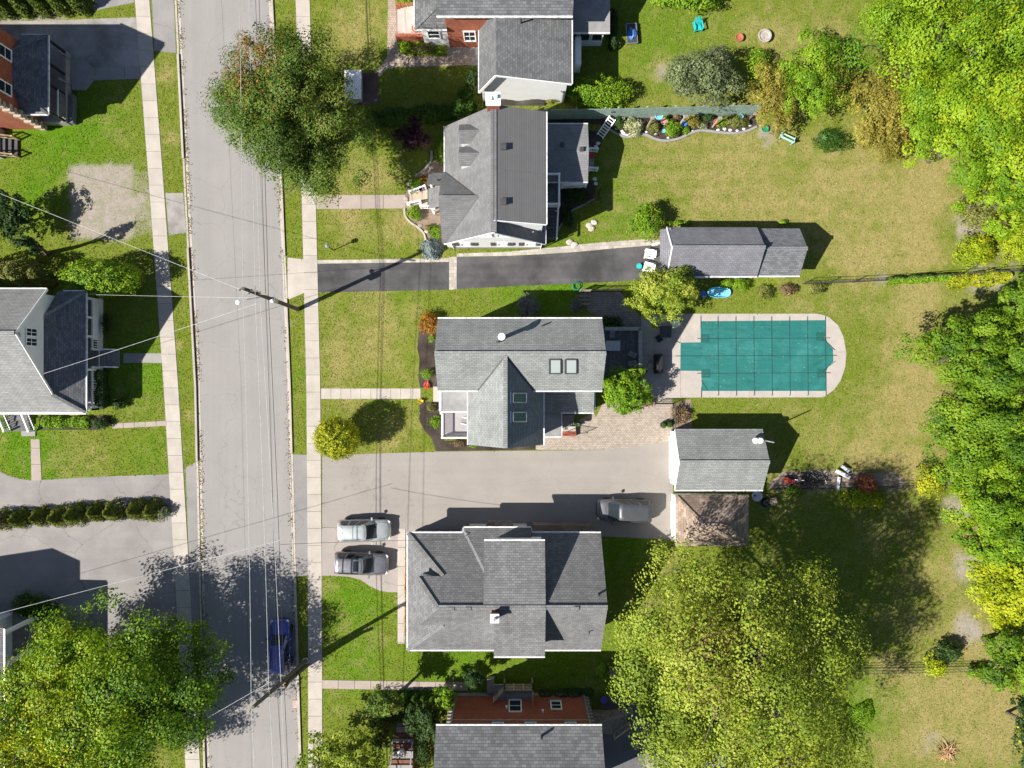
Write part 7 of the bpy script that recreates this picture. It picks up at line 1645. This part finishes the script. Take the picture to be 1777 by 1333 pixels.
for lb, x, y, rx, ry, h, n, pl in (('white flowering hydrangea in the long garden bed', 1099, 220, 18, 18, 1.1, 1800, 'white'), ('green clump beside the pink pot', 1166, 222, 16, 17, 1.0, 1500, 'bush'), ('dark leafy clump next to the hydrangea', 1135, 222, 12, 13, .9, 900, 'olive'), ('tawny ornamental grass in the bed', 1201, 212, 14, 11, .9, 900, 'gold'), ('brownish green clump at the east end of the bed', 1276, 212, 20, 14, 1.0, 1300, 'olive'), ('dark green clump at the west end of the bed', 1074, 215, 13, 11, 1.0, 900, 'dark'), ('russet clump under the fence by a post', 1172, 203, 10, 6, .7, 500, 'brown'), ('small green clump under the fence', 1156, 201, 7, 5, .6, 350, 'bush'), ('low grey-green clump among the white stones', 1220, 218, 11, 7, .5, 600, 'greygreen'), ('leafy clump beside the grey bird house post', 1254, 212, 11, 9, .7, 700, 'bush'), ('dark clump at the fence behind the reddish pot', 1228, 205, 12, 6, .8, 600, 'dark'), ('yellowish clump by the pale blue birdbath', 1292, 213, 9, 8, .6, 500, 'olive'), ('green tuft beside the deep blue bowl', 1190, 226, 9, 7, .4, 450, 'bush')):
    shrub('bed_plant', lb, x, y, rx, ry, h, int(n*1.5), .11, pl, group='plants in the long garden bed', cat='plants')
hedge('boxwood_hedge', 'dark green hedge between the maple and the white house', (640, 212), (828, 193), 26, 1.7, 7000, .17, 'hedge'); tree('purple_tree', 'small purple-leaved tree in the maple shade', 'tree', 720, 240, 36, 32, 4.0, 1.2, 3800, .19, 'purple', 9, base=(728, 248)); shrub('hosta_clump', 'bright green plants along the west wall of the white house', 766, 262, 9, 26, .9, 1500, .16, 'bush', cat='plants')
shrub('round_dark_bush', 'rounded dark bush in the shade beside the white rear wing', 808, 168, 16, 16, 1.4, 1500, .13, 'hedge'); shrub('leafy_shrub', 'thin leafy shrub against the steep side roof', 822, 140, 14, 26, 2.4, 1500, .16, 'dark')
for lb, x, y, rx, ry, h, n, pl in (('pale grass mound at the brick step landing', 738, 88, 22, 13, .9, 1600, 'olive'), ('bright green bush beside the brick porch', 764, 91, 12, 10, .9, 900, 'bush'), ('yellow-green bush by the brick steps', 703, 84, 12, 11, .8, 900, 'lime'), ('lime green bush at the top of the brick steps', 705, 4, 18, 14, 1.0, 1500, 'lime')): shrub('entry_bush', lb, x, y, rx, ry, h, n, .13, pl, group='bushes by the brick steps')
for lb, x, y, rx, ry, h, n, pl in (('green ferny shrub south of the white porch steps', 720, 372, 15, 15, .9, 1500, 'bush'), ('lime shrub in the front bed near the blue spruce', 757, 404, 12, 13, .9, 1100, 'lime'), ('olive shrub beside the lime shrub in the front bed', 746, 397, 9, 8, .7, 600, 'olive'), ('green shrub north of the white porch steps', 721, 323, 12, 13, .8, 1100, 'bush'), ('orange flowers at the porch corner', 737, 311, 10, 7, .5, 700, 'orange')): shrub('front_bed_plant', lb, x, y, rx, ry, h, n, .13, pl, group='plants in the front flower bed', cat='plants')
shrub('stair_shrub', 'dark flowering plants beside the back stairs of the white house', 1000, 342, 26, 16, .9, 1700, .14, 'dark', cat='plants'); shrub('stair_shrub', 'pale flowering stalk by the bed edge', 1037, 338, 9, 16, 1.3, 700, .13, 'olive', cat='plants'); shrub('stair_shrub', 'dark plants below the balcony', 985, 380, 12, 20, .7, 1000, .13, 'dark', cat='plants')
for i, (x, y, rx) in enumerate(((1160, 388, 9), (1176, 388, 10), (1193, 389, 9), (1358, 387, 8))): shrub('wall_plant', 'low leafy plant along the north wall of the long garage', x, y, rx, 5, .5, 350, .14, 'bush', group='plants along the garage wall', cat='plants')
for lb, x, y, rx, ry, h, pl in (('bright leafy clump by the white garage wall', 1286, 495, 16, 13, .9, 'bush'), ('yellowing ornamental grass beside the bright clump', 1325, 507, 17, 14, .8, 'olive'), ('dry ornamental grass by the fence corner', 1368, 504, 16, 13, .8, 'brown'), ('last dry ornamental grass along the fence', 1418, 502, 18, 12, .7, 'olive'), ('small green clump near the paddling tub', 1262, 492, 13, 8, .6, 'bush')): shrub('border_plant', lb, x, y, rx, ry, h, 1000, .14, pl, group='plants along the garage border', cat='plants')
hedge('vine_row', 'green vines along the back fence toward the yellow weeds', (1535, 489), (1645, 482), 13, .9, 2600, .16, 'bush'); hedge('weed_row', 'pale yellow weeds along the fence under the trees', (1640, 490), (1750, 480), 26, .8, 3200, .17, 'yellowgreen')
shrub('red_shrub', 'small shrub with bright red autumn leaves by the back fence', 1500, 838, 21, 16, 1.8, 1700, .17, 'red'); shrub('lime_shrub', 'bright lime bush below the red shrub', 1490, 862, 28, 20, 1.5, 2600, .16, 'citron'); shrub('lime_shrub', 'small lime clump on the shaded lawn by the red shrub', 1524, 870, 10, 12, .9, 700, .15, 'citron'); shrub('low_shrub', 'leafy green plant at the fence corner behind the garage', 1377, 851, 18, 9, .8, 900, .15, 'bush')
shrub('golden_bush', 'yellowing bush beneath the green trees by the back fence', 1612, 832, 26, 34, 2.0, 3000, .16, 'yellowgreen'); shrub('lime_sprout', 'narrow lime sapling by the thin wire fence', 1622, 1155, 20, 22, 1.6, 1400, .17, 'citron'); shrub('lime_sprout', 'low lime plants along the bare lawn edge', 1695, 1165, 22, 16, 1.0, 1200, .16, 'lime'); shrub('dark_shrub', 'dark leafy shrub on the shaded fence line', 1645, 1128, 26, 18, 1.6, 1600, .17, 'dark')
hedge('leaf_border', 'lush green vines edging the ash tree shade', (1480, 1230), (1510, 1250), 60, .35, 3500, .14, 'bush')
# west side of the street
for i in range(9): conifer('cedar', 'clipped golden-green cedar in the row between the two grey driveways', 8+i*33+rnd.uniform(-5, 5), 900-i*2.2+rnd.uniform(-2.5, 2.5), rnd.uniform(16, 23), rnd.uniform(1.4, 2.3), 2600, .14, 'cedar2', 'cedars between the driveways')
shrub('low_shrub', 'grey-green bush ending the cedar row by the sidewalk', 285, 889, 14, 13, 1.0, 1000, .13, 'greygreen')
for i in range(6): conifer('cedar', 'tall dark cedar in the hedge north of the gravel driveway', -14+i*32, 18-i*1.5, 20, 3.4, 2600, .2, 'cedar', 'tall cedars by the gravel driveway')
ball('lush_bush', 'large oval bright green bush north of the white porch house', 'shrub', 177, 482, 63, 31, 2.1, 1.9, 11000, .17, 'bush', .08); hedge('mixed_hedge', 'mixed hedge with yellow and rust tints beside the large oval bush', (-30, 474), (105, 482), 44, 3.2, 9000, .18, 'olive')
tree('yard_tree', 'dark leafy tree at the west edge above the gravel patch', 'tree', 14, 380, 48, 58, 4.0, .8, 7000, .22, 'dark', 12, base=(30, 388)); tree('slim_conifer', 'slender dark conifer beside the mixed hedge', 'tree', 68, 428, 16, 14, 6.5, .5, 1800, .16, 'dark', 7, base=(82, 440))
hedge('hosta_bed', 'yellow-green hostas along the south wall of the white porch house', (72, 732), (160, 733), 20, .6, 2600, .2, 'bush', cat='plants'); shrub('leafy_shrub', 'dark shrub at the porch corner by the stepping slabs', 176, 735, 16, 12, .9, 1200, .14, 'dark'); hedge('porch_vine', 'green vine climbing the white porch rails', (181, 642), (184, 705), 14, 1.3, 2400, .14, 'hedge', cat='vine'); shrub('leafy_shrub', 'small dark bush on the lawn by the white porch', 208, 700, 14, 11, .9, 900, .13, 'dark'); shrub('leafy_shrub', 'dark bush below the white porch wall', 186, 560, 9, 24, .8, 900, .13, 'dark')
shrub('clipped_bush', 'dark clipped bush beside the columned porch', 60, 1050, 38, 27, 1.7, 5200, .15, 'hedge', lobes=9, spread=.8)
shrub('step_shrub', 'lime green plant beside the white side steps', 5, 735, 14, 12, .6, 700, .14, 'lime', cat='plants')
# south of the hipped house
tree('corner_tree', 'golden-tinged green tree at the south edge by the sidewalk', 'tree', 605, 1318, 82, 62, 5.8, 1.4, 10500, .2, 'ash', 16, base=(612, 1300)); tree('young_tree', 'slim dark tree on the shaded lawn by the red brick house', 'tree', 668, 1215, 30, 34, 4.8, 1.5, 3600, .2, 'maple', 9, base=(690, 1206)); tree('young_tree', 'leafy green shrub tree at the corner of the red brick wall', 'tree', 775, 1208, 24, 22, 3.6, .8, 2600, .19, 'bush', 8, base=(784, 1204)); tree('young_tree', 'dark tree over the side walk by the timber balcony', 'tree', 825, 1172, 22, 20, 3.0, .6, 1900, .18, 'dark', 8, base=(826, 1180)); tree('young_tree', 'dense dark tree between the grey steps and the red brick house', 'tree', 742, 1250, 40, 42, 4.5, .8, 5500, .19, 'dark', 10, base=(752, 1240))
for i, x in enumerate((705, 722, 738, 754)): conifer('clipped_shrub', 'dark clipped shrub along the south side walk', x, 1205, 11, 1.5, 800, .13, 'hedge', 'shrubs along the side walk')
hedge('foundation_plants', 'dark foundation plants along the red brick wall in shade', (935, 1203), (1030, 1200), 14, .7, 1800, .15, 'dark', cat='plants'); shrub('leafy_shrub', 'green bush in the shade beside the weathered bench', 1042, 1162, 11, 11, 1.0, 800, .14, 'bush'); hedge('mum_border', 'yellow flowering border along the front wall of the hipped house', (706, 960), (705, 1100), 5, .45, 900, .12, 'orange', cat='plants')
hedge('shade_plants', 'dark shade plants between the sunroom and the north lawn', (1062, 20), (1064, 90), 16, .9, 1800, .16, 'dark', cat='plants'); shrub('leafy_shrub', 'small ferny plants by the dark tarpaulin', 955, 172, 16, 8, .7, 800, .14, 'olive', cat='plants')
make_grass()
litter()
